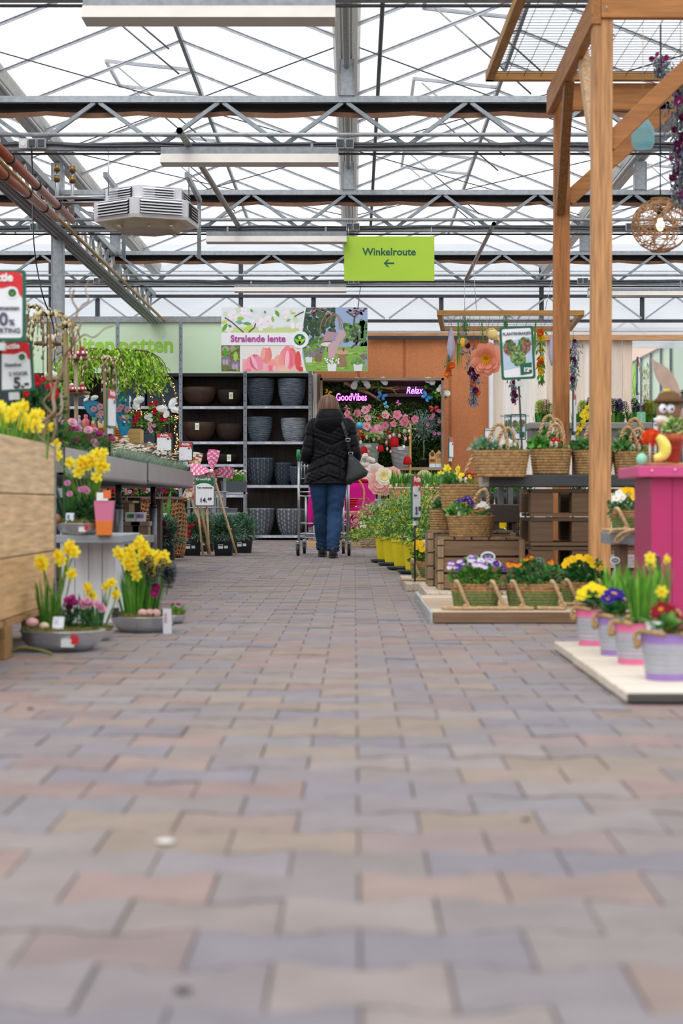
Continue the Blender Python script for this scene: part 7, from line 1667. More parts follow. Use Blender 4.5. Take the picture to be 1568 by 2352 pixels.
for a_ in ((888, 1085, 44, 30, 23.4, 'e0d0d0', 'pale pink round plate standing behind the giant silk flowers'), (912, 1090, 34, 26, 23.3, 'ecd0cc', 'pink scalloped plate right of the giant silk flowers'), (938, 1090, 34, 26, 23.3, 'f0d4c8', 'peach scalloped plate behind the bamboo pole'), (974, 1090, 36, 34, 23.4, 'd8d0a0', 'cream round plate standing right of the 3.99 sign'), (1004, 1085, 20, 26, 23.6, 'b49a54', 'small mustard plate below the insect hotels')): shell(*a_)
t = thing('dish_table', 'low table carrying the standing plates below the niche', 'table', (.6, 23.3, 0)); c = MB(); c.box((.3, 23.2, .77), (1.3, 23.8, .80), 'b8b0a8'); c.build('top', M_WX, t, True)
for x in (.32, 1.24):
    for y in (23.25, 23.7): c = MB(); c.box((x, y, 0), (x+.04, y+.04, .77), 'a8a098'); c.build('leg', M_WZ, t, True)
q = at(828, 1064, 23.9); t = thing('silk_magnolia', 'spray of cream silk magnolias beside the handbag', 'flowers', q); m = MB(); r = random.Random(4); bush(m, (0, 0, 0), (.2, .1, .11), 60, .05, .02, ['b8a898', '9aa4b0'], r); m.tube([(0, 0, 0), (0, .05, -q.z)], .01, '8a7a6a', 5); m.build('twigs', M_LEAF, t)
MF['magn'] = fmesh('magn', F_pom('f2e4dc', 'f4ece6'))
for k in range(16): put(t, 'flower', MF['magn'], (r.uniform(-.2, .2), -.06, r.uniform(-.08, .12)), (r.uniform(-.6, .6), -.8, .6), .045, r.uniform(0, 6))
c = MB(); a, b = at(703, 1240, 22.0), at(870, 1249, 22.0); c.box((a.x, 22.0, 0), (b.x+.1, 22.9, .07), 'c4a57c'); c.box((a.x+.02, 22.05, .07), (b.x+.08, 22.85, .075), '7a6a5a'); simple('low_podium', c, M_WX, 'low plank-edged podium under the magenta table', 'podium')

# ------------------------------------------------------------------ left side: big planter
M_PINE = M_WY
t = thing('planter_box', 'big light pine plank planter box cut off by the left edge', 'planter', (-1.7, 5.9, .136))
for z0, z1, col in ((.136, .341, 'd0a878'), (.345, .563, 'dab88c'), (.567, .764, 'dcbe96')):
    c = MB(); c.box((-1.22, 4.9, z0), (-1.19, 6.92, z1), col); c.build('side_plank', M_WY, t, True, bevel=.003)
    c = MB(); c.box((-2.3, 6.89, z0), (-1.22, 6.92, z1), col); c.build('end_plank', M_WX, t, True, bevel=.003)
    c = MB(); c.box((-2.3, 4.9, z0), (-1.22, 4.93, z1), col); c.build('end_plank', M_WX, t, True, bevel=.003)
c = MB(); c.box((-1.225, 6.915, .14), (-1.186, 6.935, .764), '9aa0a6'); c.build('metal_edge', M_GALV, t, True)
c = MB(); c.box((-2.3, 4.93, .60), (-1.22, 6.89, .70), '4a3a2a'); c.build('soil', M_SOIL, t, True)
t = thing('pallet', 'wooden pallet under the big pine planter box', 'pallet', (-1.7, 6, 0)); c = MB(); boards(c, -2.3, -1.18, 4.9, 6.95, .112, .134, 6, 'x', ['b08a5e', 'a07a50'], R, .05); c.build('deck_board', M_WX, t, True)
for x in (-1.30, -1.9):
    for y in (4.95, 5.9, 6.80): c = MB(); c.box((x, y, .0), (x+.12, y+.12, .112), jit('9a7448', .1)); c.build('block', M_WX, t, True, bevel=.003)
r = random.Random(51)
def daffpot(px, py, Y_, zb, lab, nl, nf, L, sp=.05, fs=.03, sub=0):
    q = at(px, py, Y_); t = thing('daffodil_plant', lab, 'daffodils', (q.x, Y_, zb)); daffodils(t, (0, 0, 0), nl, nf, L, r, sp, fs); return t
daffpot(12, 960, 6.45, .70, 'yellow daffodils at the left edge in the planter box, below the price signs', 20, 9, .17, .07, .028)
daffpot(40, 960, 6.6, .70, 'yellow daffodils in the planter box, second clump from the left edge', 20, 9, .15, .06, .028)
daffpot(88, 960, 6.7, .70, 'yellow daffodils in the planter box near its corner', 16, 5, .15, .05, .028)
t = thing('contorted_hazel', 'bare twisted hazel branches rising from the pine planter box', 'branches', at(90, 1010, 6.75)); m = MB()
def bpath(m, pts, r0, r1, Y_, col='8d7560'):
    P_ = smooth([at(x, y, Y_+.05*sin(x*.3+y*.1)) for x, y in pts], 4); n = len(P_); m.tube(P_, [r0+(r1-r0)*k/(n-1) for k in range(n)], jit(col, .08, R), 7)
bpath(m, [(58, 1012), (60, 1000), (80, 978), (105, 965), (125, 945), (122, 915), (128, 885), (140, 860), (150, 815), (168, 790), (165, 750), (178, 715), (166, 690), (170, 665)], .010, .003, 6.7)
bpath(m, [(98, 1020), (102, 985), (118, 960), (138, 950), (143, 930), (138, 905)], .010, .004, 6.75)
bpath(m, [(118, 1015), (128, 985), (122, 955), (100, 925), (118, 900), (115, 880)], .007, .003, 6.8)
bpath(m, [(0, 985), (30, 988), (55, 1000)], .006, .005, 6.7)
bpath(m, [(178, 715), (190, 700), (204, 690), (196, 665), (206, 640)], .004, .002, 6.7); bpath(m, [(150, 815), (190, 770), (215, 775), (240, 755), (262, 748)], .004, .002, 6.7)
bpath(m, [(166, 690), (160, 665), (175, 650), (198, 655), (240, 640)], .003, .0015, 6.7); bpath(m, [(80, 978), (88, 1000), (112, 1020), (125, 1030)], .004, .002, 6.5, '6a6052'); bpath(m, [(168, 790), (185, 745), (175, 728), (160, 740)], .004, .002, 6.7)
m.build('branches', M_WZ, t, True)
# red-flowered plant behind the signs
q = at(88, 990, 7.6); t = thing('begonia_plant', 'dark-leaved plant with crimson flowers behind the 2 voor 5 sign', 'plant', (q.x, 7.6, .79)); m = MB(); bush(m, (0, 0, .13), (.12, .1, .15), 420, .045, .03, DGR, r, .3, .3); m.build('leaves', M_LEAF, t)
c = MB(); c.lathe([(.05, -.01), (.07, .09), (.06, .09)], '3c3f42', n=16, caps=(True, True)); c.build('pot', M_PLASTIC, t)
for dx, y in ((85, 868), (100, 872), (88, 880), (118, 885), (125, 893), (112, 888), (130, 905), (122, 915), (78, 865), (60, 905)): put(t, 'flower', mf('pom_r'), at(dx, y, 7.48)-t.location, (r.uniform(-.4, .4), -1, .2), .015, r.uniform(0, 6))

# ------------------------------------------------------------------ plant tables on the left
def tray(y0, y1, z0, z1, lab):
    t = thing('plant_table', lab, 'plant table', (-2.0, y0, 0)); x1, x0 = -1.295, -2.75
    c = MB(); c.box((x1-.004, y0, z0), (x1, y1, z1), 'b0b2b8'); c.box((x1-.03, y0, z0-.012), (x1+.004, y1, z0), '85878c'); c.build('side_lip', M_SATIN, t, True)
    c = MB(); c.box((x0, y0, z0), (x1, y0+.004, z1), 'a4a6ac'); c.build('end_lip', M_SATIN, t, True)
    c = MB(); c.box((x0, y0, z0-.02), (x1, y1, z0), '4a4c50'); c.build('tray_bottom', M_GALV, t, True)
    for x in (x1-.20, x0+.2):
        for y in ((y0+.5,) if y0 < 8 else (y0+.1, y0+2.0)):
            c = MB(); c.tube([(x, y, .5), (x, y, z0)], .02, '33363a', 8); c.tube([(x, y, .50), (x, y, .53)], .028, '2a2c30', 8); c.tube([(x, y, 0), (x, y, .5)], .03, '7a7d82', 8); c.build('leg', M_GALV, t, True)
    return t
M_SATIN = material('satin_metal', .28, .6, noise=.08, nscale=5)
tray(7.8, 10.88, .672, .785, 'grey metal plant table with pink carnations, nearer one on the left'); tray(10.95, 14.0, .680, .79, 'grey metal plant table with silver-leaved plants, farther one on the left')
for k in range(10):
    y = 8.0+.2*k; q = (-1.42-.03*(k % 2), y); near = k < 3
    t = thing('carnation_plant', '%s pot carnation at the edge of the left plant table, %s' % (['soft pink', 'magenta'][k % 2], ['nearest', 'second nearest', 'third nearest', 'fourth nearest', 'fifth nearest', 'sixth', 'seventh', 'eighth', 'ninth', 'farthest'][k]), 'carnation', (q[0], q[1], .672), group=None)
    c = MB(); c.lathe([(.04, 0), (.055, .09), (.05, .09)], '3f4246' if k % 3 else 'e4e0e8', n=16, caps=(True, True)); c.build('pot', M_PLASTIC, t)
    m = MB()
    for _ in range(240): a = r.uniform(0, 6.28); el = r.uniform(0, 1.3); b = Vector((cos(a)*sin(el)*.07, sin(a)*sin(el)*.07, .10+cos(el)*.05)); blade(m, b, a, el*.9, .05, .006, jit(r.choice(GRN+['3a6a34', '2f5a30']), .15, r), .5, 2)
    m.build('leaves', M_LEAF, t)
    for _ in range(6): put(t, 'flower', mf(['pom_lp', 'pom_p', 'pom_m'][(k+_) % 3] if k % 2 == 0 else 'pom_m'), (r.uniform(-.06, .07), r.uniform(-.07, .02), .155+r.uniform(-.03, .03)), (r.uniform(-.3, .6), -.8, .7), .016*r.uniform(.8, 1.2), r.uniform(0, 6))
    t.scale = (1.35, 1.35, 1.4)
for k in range(9):
    y = 8.0+.32*k
    t = thing('foliage_plant', 'bushy green potted plant in the inner rows of the left plant table', 'plant', (-1.68-.1*(k % 2), y, .672), group='bushy green plants in the inner rows of the nearer left table'); c = MB(); c.lathe([(.05, 0), (.065, .1), (.06, .1)], '34373b', n=14, caps=(True, True)); c.build('pot', M_PLASTIC, t)
    m = MB(); bush(m, (0, 0, .18), (.13, .13, .10), 300, .05, .014, GRN+DGR, r, .5, .3); m.build('leaves', M_LEAF, t)
for k in range(17):
    y = 10.25+.225*k; far = k > 5
    t = thing('silver_plant', 'silver-leaved pot plant with %s along the edge of the left tables' % ('yellow and peach button flowers' if far else 'small white daisies'), 'plant', (-1.40-.02*(k % 2), y, .684), group='silver plants with %s on the left tables' % ('yellow buttons' if far else 'white daisies'))
    c = MB(); c.lathe([(.05, 0), (.065, .085), (.06, .085)], '1d1f22', n=16, caps=(True, True)); c.build('pot', M_PLASTIC, t)
    m = MB()
    for _ in range(330):
        a = r.uniform(0, 6.28); el = r.uniform(0, 1.2); L = r.uniform(.06, .13); blade(m, (cos(a)*.03, sin(a)*.03, .08), a, el, L, .0045, jit(r.choice(['8fa39a', 'a4b4ac', '7f9484', '6f9060', '8aa06a', 'b4c0bc']), .12, r), .25, 3)
    m.build('leaves', M_LEAF, t)
    for _ in range(8 if not far else 13):
        x_, y_, z_ = r.uniform(-.1, .09), r.uniform(-.1, .1), r.uniform(.19, .255); put(t, 'flower', mf(r.choice(['daisy'] if not far else ['daisy_y', 'daisy_y', 'daisy_p', 'pom_w'])), (x_, y_, z_), (r.uniform(-.2, .2), -.25, 1), .018 if not far else .013, r.uniform(0, 6))
for k in range(12):
    t = thing('daisy_plant', 'tall white daisies in the inner row of the left tables', 'daisies', (-1.66-.12*(k % 2), 11.4+.24*k, .68), group='tall white daisies on the left tables'); m = MB(); clump(m, (0, 0, .05), 60, .14, .006, .7, ['7f9484', '6a8a5a', '5f8a44'], r, .05); 
    for _ in range(9): x_, y_, z_ = r.uniform(-.12, .12), r.uniform(-.12, .12), r.uniform(.2, .29); m.tube([(x_*.4, y_*.4, .05), (x_, y_, z_)], .002, '7a9a5a', 3); put(t, 'flower', mf('daisy'), (x_, y_, z_), (0, -.2, 1), .022, r.uniform(0, 6))
    m.build('leaves', M_LEAF, t); c = MB(); c.lathe([(.05, 0), (.065, .085), (.06, .085)], '1d1f22', n=14, caps=(True, True)); c.build('pot', M_PLASTIC, t)

# ------------------------------------------------------------------ big dark carnations in grey pots on the floor
def bigpot(px, ybot, Y_, lab, nf, key, w=.21, tag2=True, sp=.27, lift=0):
    q = at(px, ybot, Y_); t = thing('potted_carnation', lab, 'carnation', (q.x, Y_+.1, 0)); r = random.Random(px); h = .175
    c = MB(); N = 40; c.lathe([(w*.42, 0), (w*.5, h*.85), (w*.53, h*.86), (w*.53, h), (w*.47, h)], '3a4149', n=N, power=5, caps=(True, True)); c.build('pot', M_PLASTIC, t)
    if tag2: c = MB(); c.box((-.05, -w*.5-.004, h*.42), (.0, -w*.5-.001, h*.68), 'e8e8e6'); c.box((-.045, -w*.5-.005, h*.58), (-.005, -w*.5-.004, h*.64), '4a4f55'); c.box((.012, -w*.5-.004, h*.44), (.05, -w*.5-.001, h*.60), 'e8e8e6'); c.build('price_label', M_PAPER, t)
    m = MB()
    for _ in range(1500):
        a = r.uniform(0, 6.28); el = r.uniform(0, 1.7); R_ = r.uniform(.35, 1); d = Vector((cos(a)*sin(el), sin(a)*sin(el), cos(el)*.9+.1)); b = Vector((0, 0, h))+Vector((d.x*sp*.8, d.y*sp*.6, d.z*.21))*R_
        blade(m, b, a+r.uniform(-.6, .6), min(1.8, el*.8+r.uniform(-.2, .4)), .09, .011, jit(r.choice(['527c60', '64906e', '3c644c', '80a888', '9abca0', '4a7254']), .15, r), .7, 3)
    m.build('leaves', M_LEAF, t)
    for k in range(nf): a = r.uniform(-2.6, -.5); R_ = r.uniform(.3, .9); put(t, 'flower', mf(key), (cos(a)*sp*.7*R_, sin(a)*sp*.5-.04, h+r.uniform(.03, .2)), (cos(a), -.8, .5), r.uniform(.02, .032), r.uniform(0, 6))
bigpot(372, 1287, 16.45, 'dark-leaved carnation with maroon flowers in a grey pot, leftmost and nearest', 4, 'pom_dp', .22); bigpot(437, 1276, 18.0, 'carnation with bright red flowers in a grey pot left of the bamboo sticks', 7, 'pom_r')
bigpot(512, 1276, 18.0, 'flowerless dark carnation in a grey pot right of the bamboo sticks', 0, 'pom_r'); bigpot(555, 1270, 19.0, 'dark carnation in a grey pot, rightmost of the row', 1, 'pom_or', .23)
bigpot(470, 1262, 19.6, 'dark carnation in the back row behind the two front pots', 1, 'pom_dp', .2); bigpot(505, 1262, 20.3, 'dark carnation in the back row behind the rightmost pots', 0, 'pom_r', .2, False)

# pinwheels on bamboo sticks
def pinwheel(px, py, Y_, s, col, col2, lab, style, stick):
    q = at(px, py, Y_); t = thing('pinwheel', lab, 'pinwheel', (q.x, Y_, 0)); m = MB()
    for k in range(4):
        a0 = k*pi/2+.9; N = 14
        for j in range(N):
            u0, u1 = j/N, (j+1)/N
            P_ = lambda u, v: Vector((cos(a0+v*1.0*(1-.5*u*u)+u*.3)*s*u, -.07*v-.02*sin(pi*u), sin(a0+v*1.0*(1-.5*u*u)+u*.3)*s*u))+Vector((0, 0, q.z))
            for i in range(4):
                v0, v1 = i/4, (i+1)/4; c_ = (col if (j+abs(i-2)) % 3 else col2) if style == 'zig' else jit(R.choice([col, col, col, col2, 'd89a6a', '7a9a6a']), .05)
                m.face([P_(u0, v0), P_(u1, v0), P_(u1, v1), P_(u0, v1)], c_, False)
    m.build('sails', M_PAPER, t); m = MB(); m.ball((0, -.08, q.z), .022, 'f0ece4', 10, 7); m.build('hub', M_PLASTIC, t)
    m = MB(); m.tube([(0, .01, q.z), ((stick-px)*Y_/FP, .05, .02)], .012, 'c8a87c', 8); m.build('stick', M_WZ, t)
pinwheel(487, 1082, 17.7, .22, 'e86a9c', 'f6d4e0', 'pink zigzag garden pinwheel above the green-headed sign', 'zig', 543); pinwheel(446, 1092, 17.8, .24, 'ece4d4', 'c0504a', 'cream pinwheel with a small leaf print left of the pink one', 'print', 482); pinwheel(430, 1118, 18.1, .15, 'ece4d4', 'c0504a', 'small cream printed pinwheel below the large cream one', 'print', 478)
for x0, y0, x1, y1, l in ((452, 1160, 463, 1200, 'left'), (474, 1164, 478, 1200, 'middle')):
    c = MB(); c.tube([at(x0, y0-10, 17.6), at(x1+3, 1276, 17.7)], .011, 'c8a87c', 7); simple('bamboo_stick', c, M_WZ, 'pale wooden stick below the green-headed price sign, %s one' % l, 'stick')
# wire stand
t = thing('wire_stand', 'grey wire display stand behind the green-headed price sign', 'stand', at(478, 1240, 18.6)); 
a, b = at(430, 1095, 18.6), at(519, 1250, 18.6)
for x in (a.x, b.x-.03): c = MB(); c.box((x, 18.6, 0), (x+.03, 18.63, at(0, 1130 if x == a.x else 1097, 18.6).z), '8d9298'); c.build('upright', M_GALV, t, True)
c = MB()
for y in (1095, 1130, 1166): z = at(0, y, 18.6).z; x0 = a.x if y > 1100 else a.x+.07; c.tube([(x0, 18.58, z), (b.x, 18.58, z)], .008, 'b4b8bc', 6); c.tube([(x0, 18.9, z), (b.x, 18.9, z)], .008, 'b4b8bc', 6); c.tube([(b.x, 18.58, z), (b.x, 18.9, z)], .008, 'b4b8bc', 6)
for k in range(24): x = a.x+.04+(b.x-a.x-.05)*k/24; c.tube([(x, 18.9, 0.1), (x, 18.9, at(0, 1130, 18.6).z)], .004, '8a8e92', 4)
c.build('wires', M_STEEL, t, True)
# trough with white flowers
a, b = at(508, 1105, 20.5), at(566, 1131, 20.5); t = thing('flower_trough', 'dark grey trough of small white and pink flowers before the brown bowls', 'planter', ((a.x+b.x)/2, 20.5, b.z)); c = MB(); w2 = (b.x-a.x)/2; c.rings([[(sx*w2*k_, sy*.12*k_, z) for sx, sy in ((-1, -1), (1, -1), (1, 1), (-1, 1))] for z, k_ in ((0, .92), (a.z-b.z, 1))], '4d5258', sm=False); c.build('trough', M_PLASTIC, t)
m = MB(); bush(m, (0, 0, a.z-b.z+.03), (w2, .12, .09), 500, .04, .02, ['6ab03a', '86c048', '5a9a34'], r, .6, .3); m.build('leaves', M_LEAF, t)
for _ in range(60): put(t, 'flower', mf(r.choice(['daisy', 'pom_w', 'pom_lp'])), (r.uniform(-w2, w2), r.uniform(-.12, 0), a.z-b.z+r.uniform(.07, .13)), (0, -.6, 1), .014, r.uniform(0, 6))
t = thing('trolley_rack', 'grey rack frame carrying the white flower trough', 'rack', ((a.x+b.x)/2, 20.4, 0)); c = MB(); c.box((a.x-.1, 20.38, b.z-.02), (b.x, 20.7, b.z), 'b8bcc0'); c.box((a.x-.1, 20.38, b.z-.26), (b.x, 20.7, b.z-.24), 'a8acb0'); c.build('deck', M_GALV, t, True)
for x in (a.x-.1, b.x-.03):
    for y in (20.38, 20.67): c = MB(); c.box((x, y, 0), (x+.025, y+.025, b.z), '8d9298'); c.build('upright', M_GALV, t, True)

# ------------------------------------------------------------------ wicker, pottery and planks under the left table
def rattan_ball(px0, px1, y0, y1, Y_, lab):
    a, b = at(px0, y0, Y_), at(px1, y1, Y_); t = thing('wicker_ornament', lab, 'wicker basket', ((a.x+b.x)/2, Y_, 0)); w2 = (b.x-a.x)/2; h = a.z; c = MB(); r = random.Random(px0)
    for k in range(14): z = h*(k+.5)/14; q = w2*sin(pi*(.2+.65*k/14))**.6; c.tube([(q*cos(2*pi*j/24), q*.7*sin(2*pi*j/24), z+.012*sin(j*1.3)) for j in range(24)], .012, jit('8a5a34', .25, r), 5, closed=True)
    for j in range(20): a0 = 2*pi*j/20; c.tube([(w2*sin(pi*(.2+.65*k/8))**.6*cos(a0+.1*k), w2*.7*sin(pi*(.2+.65*k/8))**.6*sin(a0+.1*k), h*k/8) for k in range(9)], .009, jit('a0703f', .25, r), 5)
    c.build('weave', M_WICKER, t); c = MB(); c.tube([(w2*.95*cos(2*pi*j/24), w2*.66*sin(2*pi*j/24), h) for j in range(24)], .018, '8a4a2c', 6, closed=True); c.build('rim', M_WICKER, t)
rattan_ball(308, 372, 1146, 1230, 17.1, 'large brown wicker basket under the left table, left one'); rattan_ball(366, 428, 1146, 1230, 17.4, 'large brown wicker basket under the left table, right one behind the big green leaves')
t = thing('amaryllis_plant', 'broad green amaryllis leaves standing before the wicker baskets', 'plant', at(384, 1230, 16.75)); q = t.location; t.location.z = 0; m = MB(); z0 = at(0, 1205, 16.75).z
for a0, l_, L in ((2.6, .15, .32), (.3, .25, .30), (1.2, .05, .34), (-.1, .75, .34)): blade(m, (0, 0, z0), a0, l_, L, .045, jit('4a8a3a', .1), .3, 6)
m.build('leaves', M_LEAF, t); c = MB(); c.lathe([(.07, 0), (.09, z0), (.08, z0)], '5a4a3c', n=16, caps=(True, True)); c.build('pot', M_PLASTIC, t); label_card(t, (-.02, -.1, z0), .055, .11, .1, 'eceaf0', ('9a6ac0', '8a5ab8'))
t = thing('clay_hand_figure', 'pale stone ornament with two raised stubs under the left table', 'ornament', at(283, 1188, 12.2)); c = MB(); c.lathe([(.028, 0), (.045, .03), (.047, .09), (.035, .12)], 'cfc5b4', n=16, caps=(True, True)); 
for s_ in (-1, 1): c.tube([(s_*.015, 0, .1), (s_*.022, 0, .15)], [.015, .011], 'cfc5b4', 8)
c.build('body', M_STONE, t)
t = thing('low_shelf', 'low beige wooden shelf under the left table', 'shelf', (-1.85, 12.2, 0)); zq = at(0, 1188, 12.2).z
c = MB(); c.box((-2.2, 12.1, zq-.02), (-1.54, 12.6, zq), '9a8268'); c.box((-2.2, 12.55, zq-.1), (-1.54, 12.6, zq+.14), '4a3c30'); c.build('top', M_WX, t, True)
c = MB(); c.box((-1.66, 12.15, zq+.0), (-1.57, 12.45, zq+.10), '8a7258'); c.box((-1.68, 12.12, zq+.10), (-1.54, 12.48, zq+.115), 'b09a7c'); c.build('riser', M_WX, t, True)
for x in (-2.15, -1.6): c = MB(); c.box((x, 12.15, 0), (x+.04, 12.5, zq-.02), '7a6450'); c.build('leg', M_WZ, t, True)
for px, l in ((300, 'left'), (322, 'right')):
    q = at(px, 1215, 11.6); t = thing('orchid_card_pot', 'taupe planter with %s under the left table' % ('a green plant card' if l == 'left' else 'a lilac picture card'), 'planter', (q.x, 11.6, q.z-.16)); c = MB(); c.box((-.055, 0, .02), (.055, .12, .20), '7d6a58'); c.box((-.065, -.01, .18), (.065, .13, .21), '8d7a66'); c.box((-.05, .01, 0), (.05, .11, .02), '6d5a4a'); c.build('body', M_PLASTIC, t, bevel=.004)
    label_card(t, (0, -.0, .20), .075, .075, .3, 'e8e8ee', ('8a6ab4', 'a080c4') if l == 'right' else ('4a9a5a', '2f7a44'))
t = thing('ground_shelf', 'low dark board stage carrying the taupe planters', 'stage', (-1.5, 11.3, 0)); q = at(0, 1225, 11.5).z-.085
c = MB(); c.box((-1.75, 11.45, 0), (-1.39, 12.0, at(0, 1215, 11.6).z-.162), '4a3f36'); c.build('box', M_WX, t, True)
for px, py, key, l in ((268, 1125, 'pom_r', 'crimson'), (300, 1122, 'pom_lp', 'pale pink'), (322, 1126, 'pom_r', 'scarlet'), (345, 1120, 'pom_w', 'white'), (365, 1122, 'pom_m', 'magenta'), (385, 1120, 'pom_r', 'red'), (405, 1118, 'pom_lp', 'rose')):
    q = at(px, py, 14.6+px*.004); u = thing('hanging_plant', 'small trailing plant with %s flowers seen under the table edge' % l, 'plant', q); m = MB(); bush(m, (0, 0, 0), (.07, .06, .06), 70, .035, .02, GRN+DGR, r); m.build('leaves', M_LEAF, u)
    for _ in range(5): put(u, 'flower', mf(key), (r.uniform(-.05, .05), -.06, r.uniform(-.04, .05)), (0, -1, 0), .02, r.uniform(0, 6))
c = MB(); c.box((-2.4, 15.5, .58), (-1.62, 16.4, .60), '6a5a50'); c.box((-2.4, 15.5, 0), (-2.35, 16.4, .58), '5a4a40'); c.box((-1.85, 16.2, 0), (-1.8, 16.4, .58), '5a4a40'); simple('back_shelf', c, M_WX, 'shelf board behind the left tables with small flowers', 'shelf')

# ------------------------------------------------------------------ daffodil bowls and white pedestal
def zinc_bowl(px0, px1, yrim, ybot, Y_, lab, z=0, sticker=True):
    a, b = at(px0, yrim, Y_), at(px1, ybot, Y_); R_ = (b.x-a.x)/2; h = .072*R_/.15; t = thing('zinc_bowl', lab, 'planted bowl', ((a.x+b.x)/2, Y_, z)); c = MB()
    c.lathe([(R_*.60, 0), (R_*.70, h*.04), (R_*.90, h*.45), (R_*.97, h*.9), (R_*1.0, h*.97), (R_*1.02, h), (R_*.99, h*1.03), (R_*.94, h*.9)], 'd2d6da', n=44, caps=(True, True)); c.build('bowl', M_STEEL, t)
    if sticker: c = MB(); c.box((R_*.12, -R_*.93, h*.3), (R_*.42, -R_*.90, h*.7), 'e4e6ea'); c.box((R_*.36, -R_*.945, h*.45), (R_*.52, -R_*.86, h*.8), 'd0202c'); c.build('sticker', M_PAPER, t)
    moss(t, (0, 0, h*.9), R_*.93, R_*.93, random.Random(px0), .02, power=2, n=700); return t, R_, h
L5 = ['4f8f2e', '62a038', '3f7a2a']
t, R_, h = zinc_bowl(46, 241, 1448, 1497, 6.30, 'zinc bowl of daffodils and pink daisies, nearest on the left floor'); r = random.Random(61)
m = MB(); clump(m, (-.05, .0, h), 26, .20, .013, .22, L5, r, .035, .2); 
ends = [(95, 1290), (100, 1298), (160, 1253), (170, 1268), (135, 1275), (140, 1287), (163, 1318), (158, 1262)]
for x, y in ends: e = at(x, y, 6.28)-t.location; stalk(m, (-.05+r.uniform(-.03, .03), 0, h), e, .003, '7aa843', .01)
m.build('leaves', M_LEAF, t)
for x, y in ends: put(t, 'flower', mf('daff'), at(x, y, 6.26)-t.location, (r.uniform(-.8, .8), -1, r.uniform(-.2, .3)), .027*r.uniform(.9, 1.15), r.uniform(0, 6))
m = MB(); bush(m, (.06, -.02, h+.03), (.075, .06, .05), 300, .03, .012, DGR, r, .4, .3); m.build('daisy_leaves', M_LEAF, t)
for x, y, k_ in ((155, 1380, 'pom_m'), (165, 1375, 'pom_m'), (172, 1385, 'pom_m'), (158, 1395, 'pom_dp'), (192, 1385, 'pom_p'), (200, 1380, 'pom_lp'), (208, 1388, 'pom_p'), (222, 1388, 'pom_lp'), (230, 1393, 'pom_p'), (235, 1400, 'pom_lp'), (195, 1392, 'pom_lp')): put(t, 'flower', mf(k_), at(x, y, 6.22)-t.location, (r.uniform(-.4, .4), -.8, .8), .017, r.uniform(0, 6))
m = MB(); m.ball((-.098, -.06, h+.03), 1, 'e0aab0', 12, 9, (.024, .02, .018)); m.build('pink_egg', M_GLAZE, t); m = MB(); m.ball((-.05, -.09, h+.02), 1, 'd8c8a8', 12, 9, (.018, .018, .014)); m.build('shell', M_STONE, t); label_card(t, (.0, -.11, h+.005), .04, .06, .8, 'dfe3ee', ('b8c0d8',))
t, R_, h = zinc_bowl(170, 262, 1430, 1480, 6.75, 'smaller zinc bowl half behind the nearest one', sticker=False)
daffodils(t, (.0, 0, h), 22, 6, .155, r, .05, .024, cols=DGR+['4f8f2e'], w=.016)
t, R_, h = zinc_bowl(253, 403, 1404, 1452, 7.22, 'zinc bowl crowded with daffodils and dark hyacinths right of the white pedestal', sticker=False)
m = MB(); clump(m, (-.02, .0, h), 60, .20, .014, .3, L5, r, .085, .2); ends = [(272, 1268), (280, 1277), (290, 1292), (303, 1282), (315, 1252), (328, 1250), (335, 1262), (345, 1270), (322, 1240), (350, 1290), (305, 1300), (340, 1285), (378, 1275), (382, 1290), (366, 1290), (314, 1322), (348, 1312), (300, 1265), (325, 1275), (357, 1275), (295, 1300)]
for x, y in ends: e = at(x, y, 7.2)-t.location; stalk(m, (e.x*.5, 0, h), e, .003, '7aa843', .006)
m.build('leaves', M_LEAF, t)
for x, y in ends: put(t, 'flower', mf('daff'), at(x, y, 7.17)-t.location, (r.uniform(-.8, .8), -1, r.uniform(-.2, .3)), .026*r.uniform(.9, 1.15), r.uniform(0, 6))
for x, y in ((345, 1345), (371, 1325), (384, 1350), (339, 1318), (390, 1335)): put(t, 'hyacinth_bloom', mf('hy_b'), at(x, y, 7.06)-t.location, (.1, 0, 1), .075)
for x, y in ((358, 1350), (355, 1362)): put(t, 'pink_flower', mf('pom_m'), at(x, y, 7.08)-t.location, (0, -1, .2), .02)
m = MB()
for x in (.01, .04, .065): m.ball((x, -R_*.7, h+.018), 1, 'd8a8a4', 10, 8, (.02, .018, .017))
m.build('bulb', M_STONE, t); label_card(t, (.115, -.12, h-.07), .035, .11, -.15, 'dfe3ee', ('c8a0b0',)); label_card(t, (-.1, -.10, h), .03, .04, .1, '2a2c30', ())
t, R_, h = zinc_bowl(350, 429, 1384, 1420, 7.75, 'small zinc bowl with moss, rightmost and behind on the left floor', sticker=False)
primrose(t, (.03, 0, h), 'pom_m', 2, r, .03, .014, .06, 14, GRN)
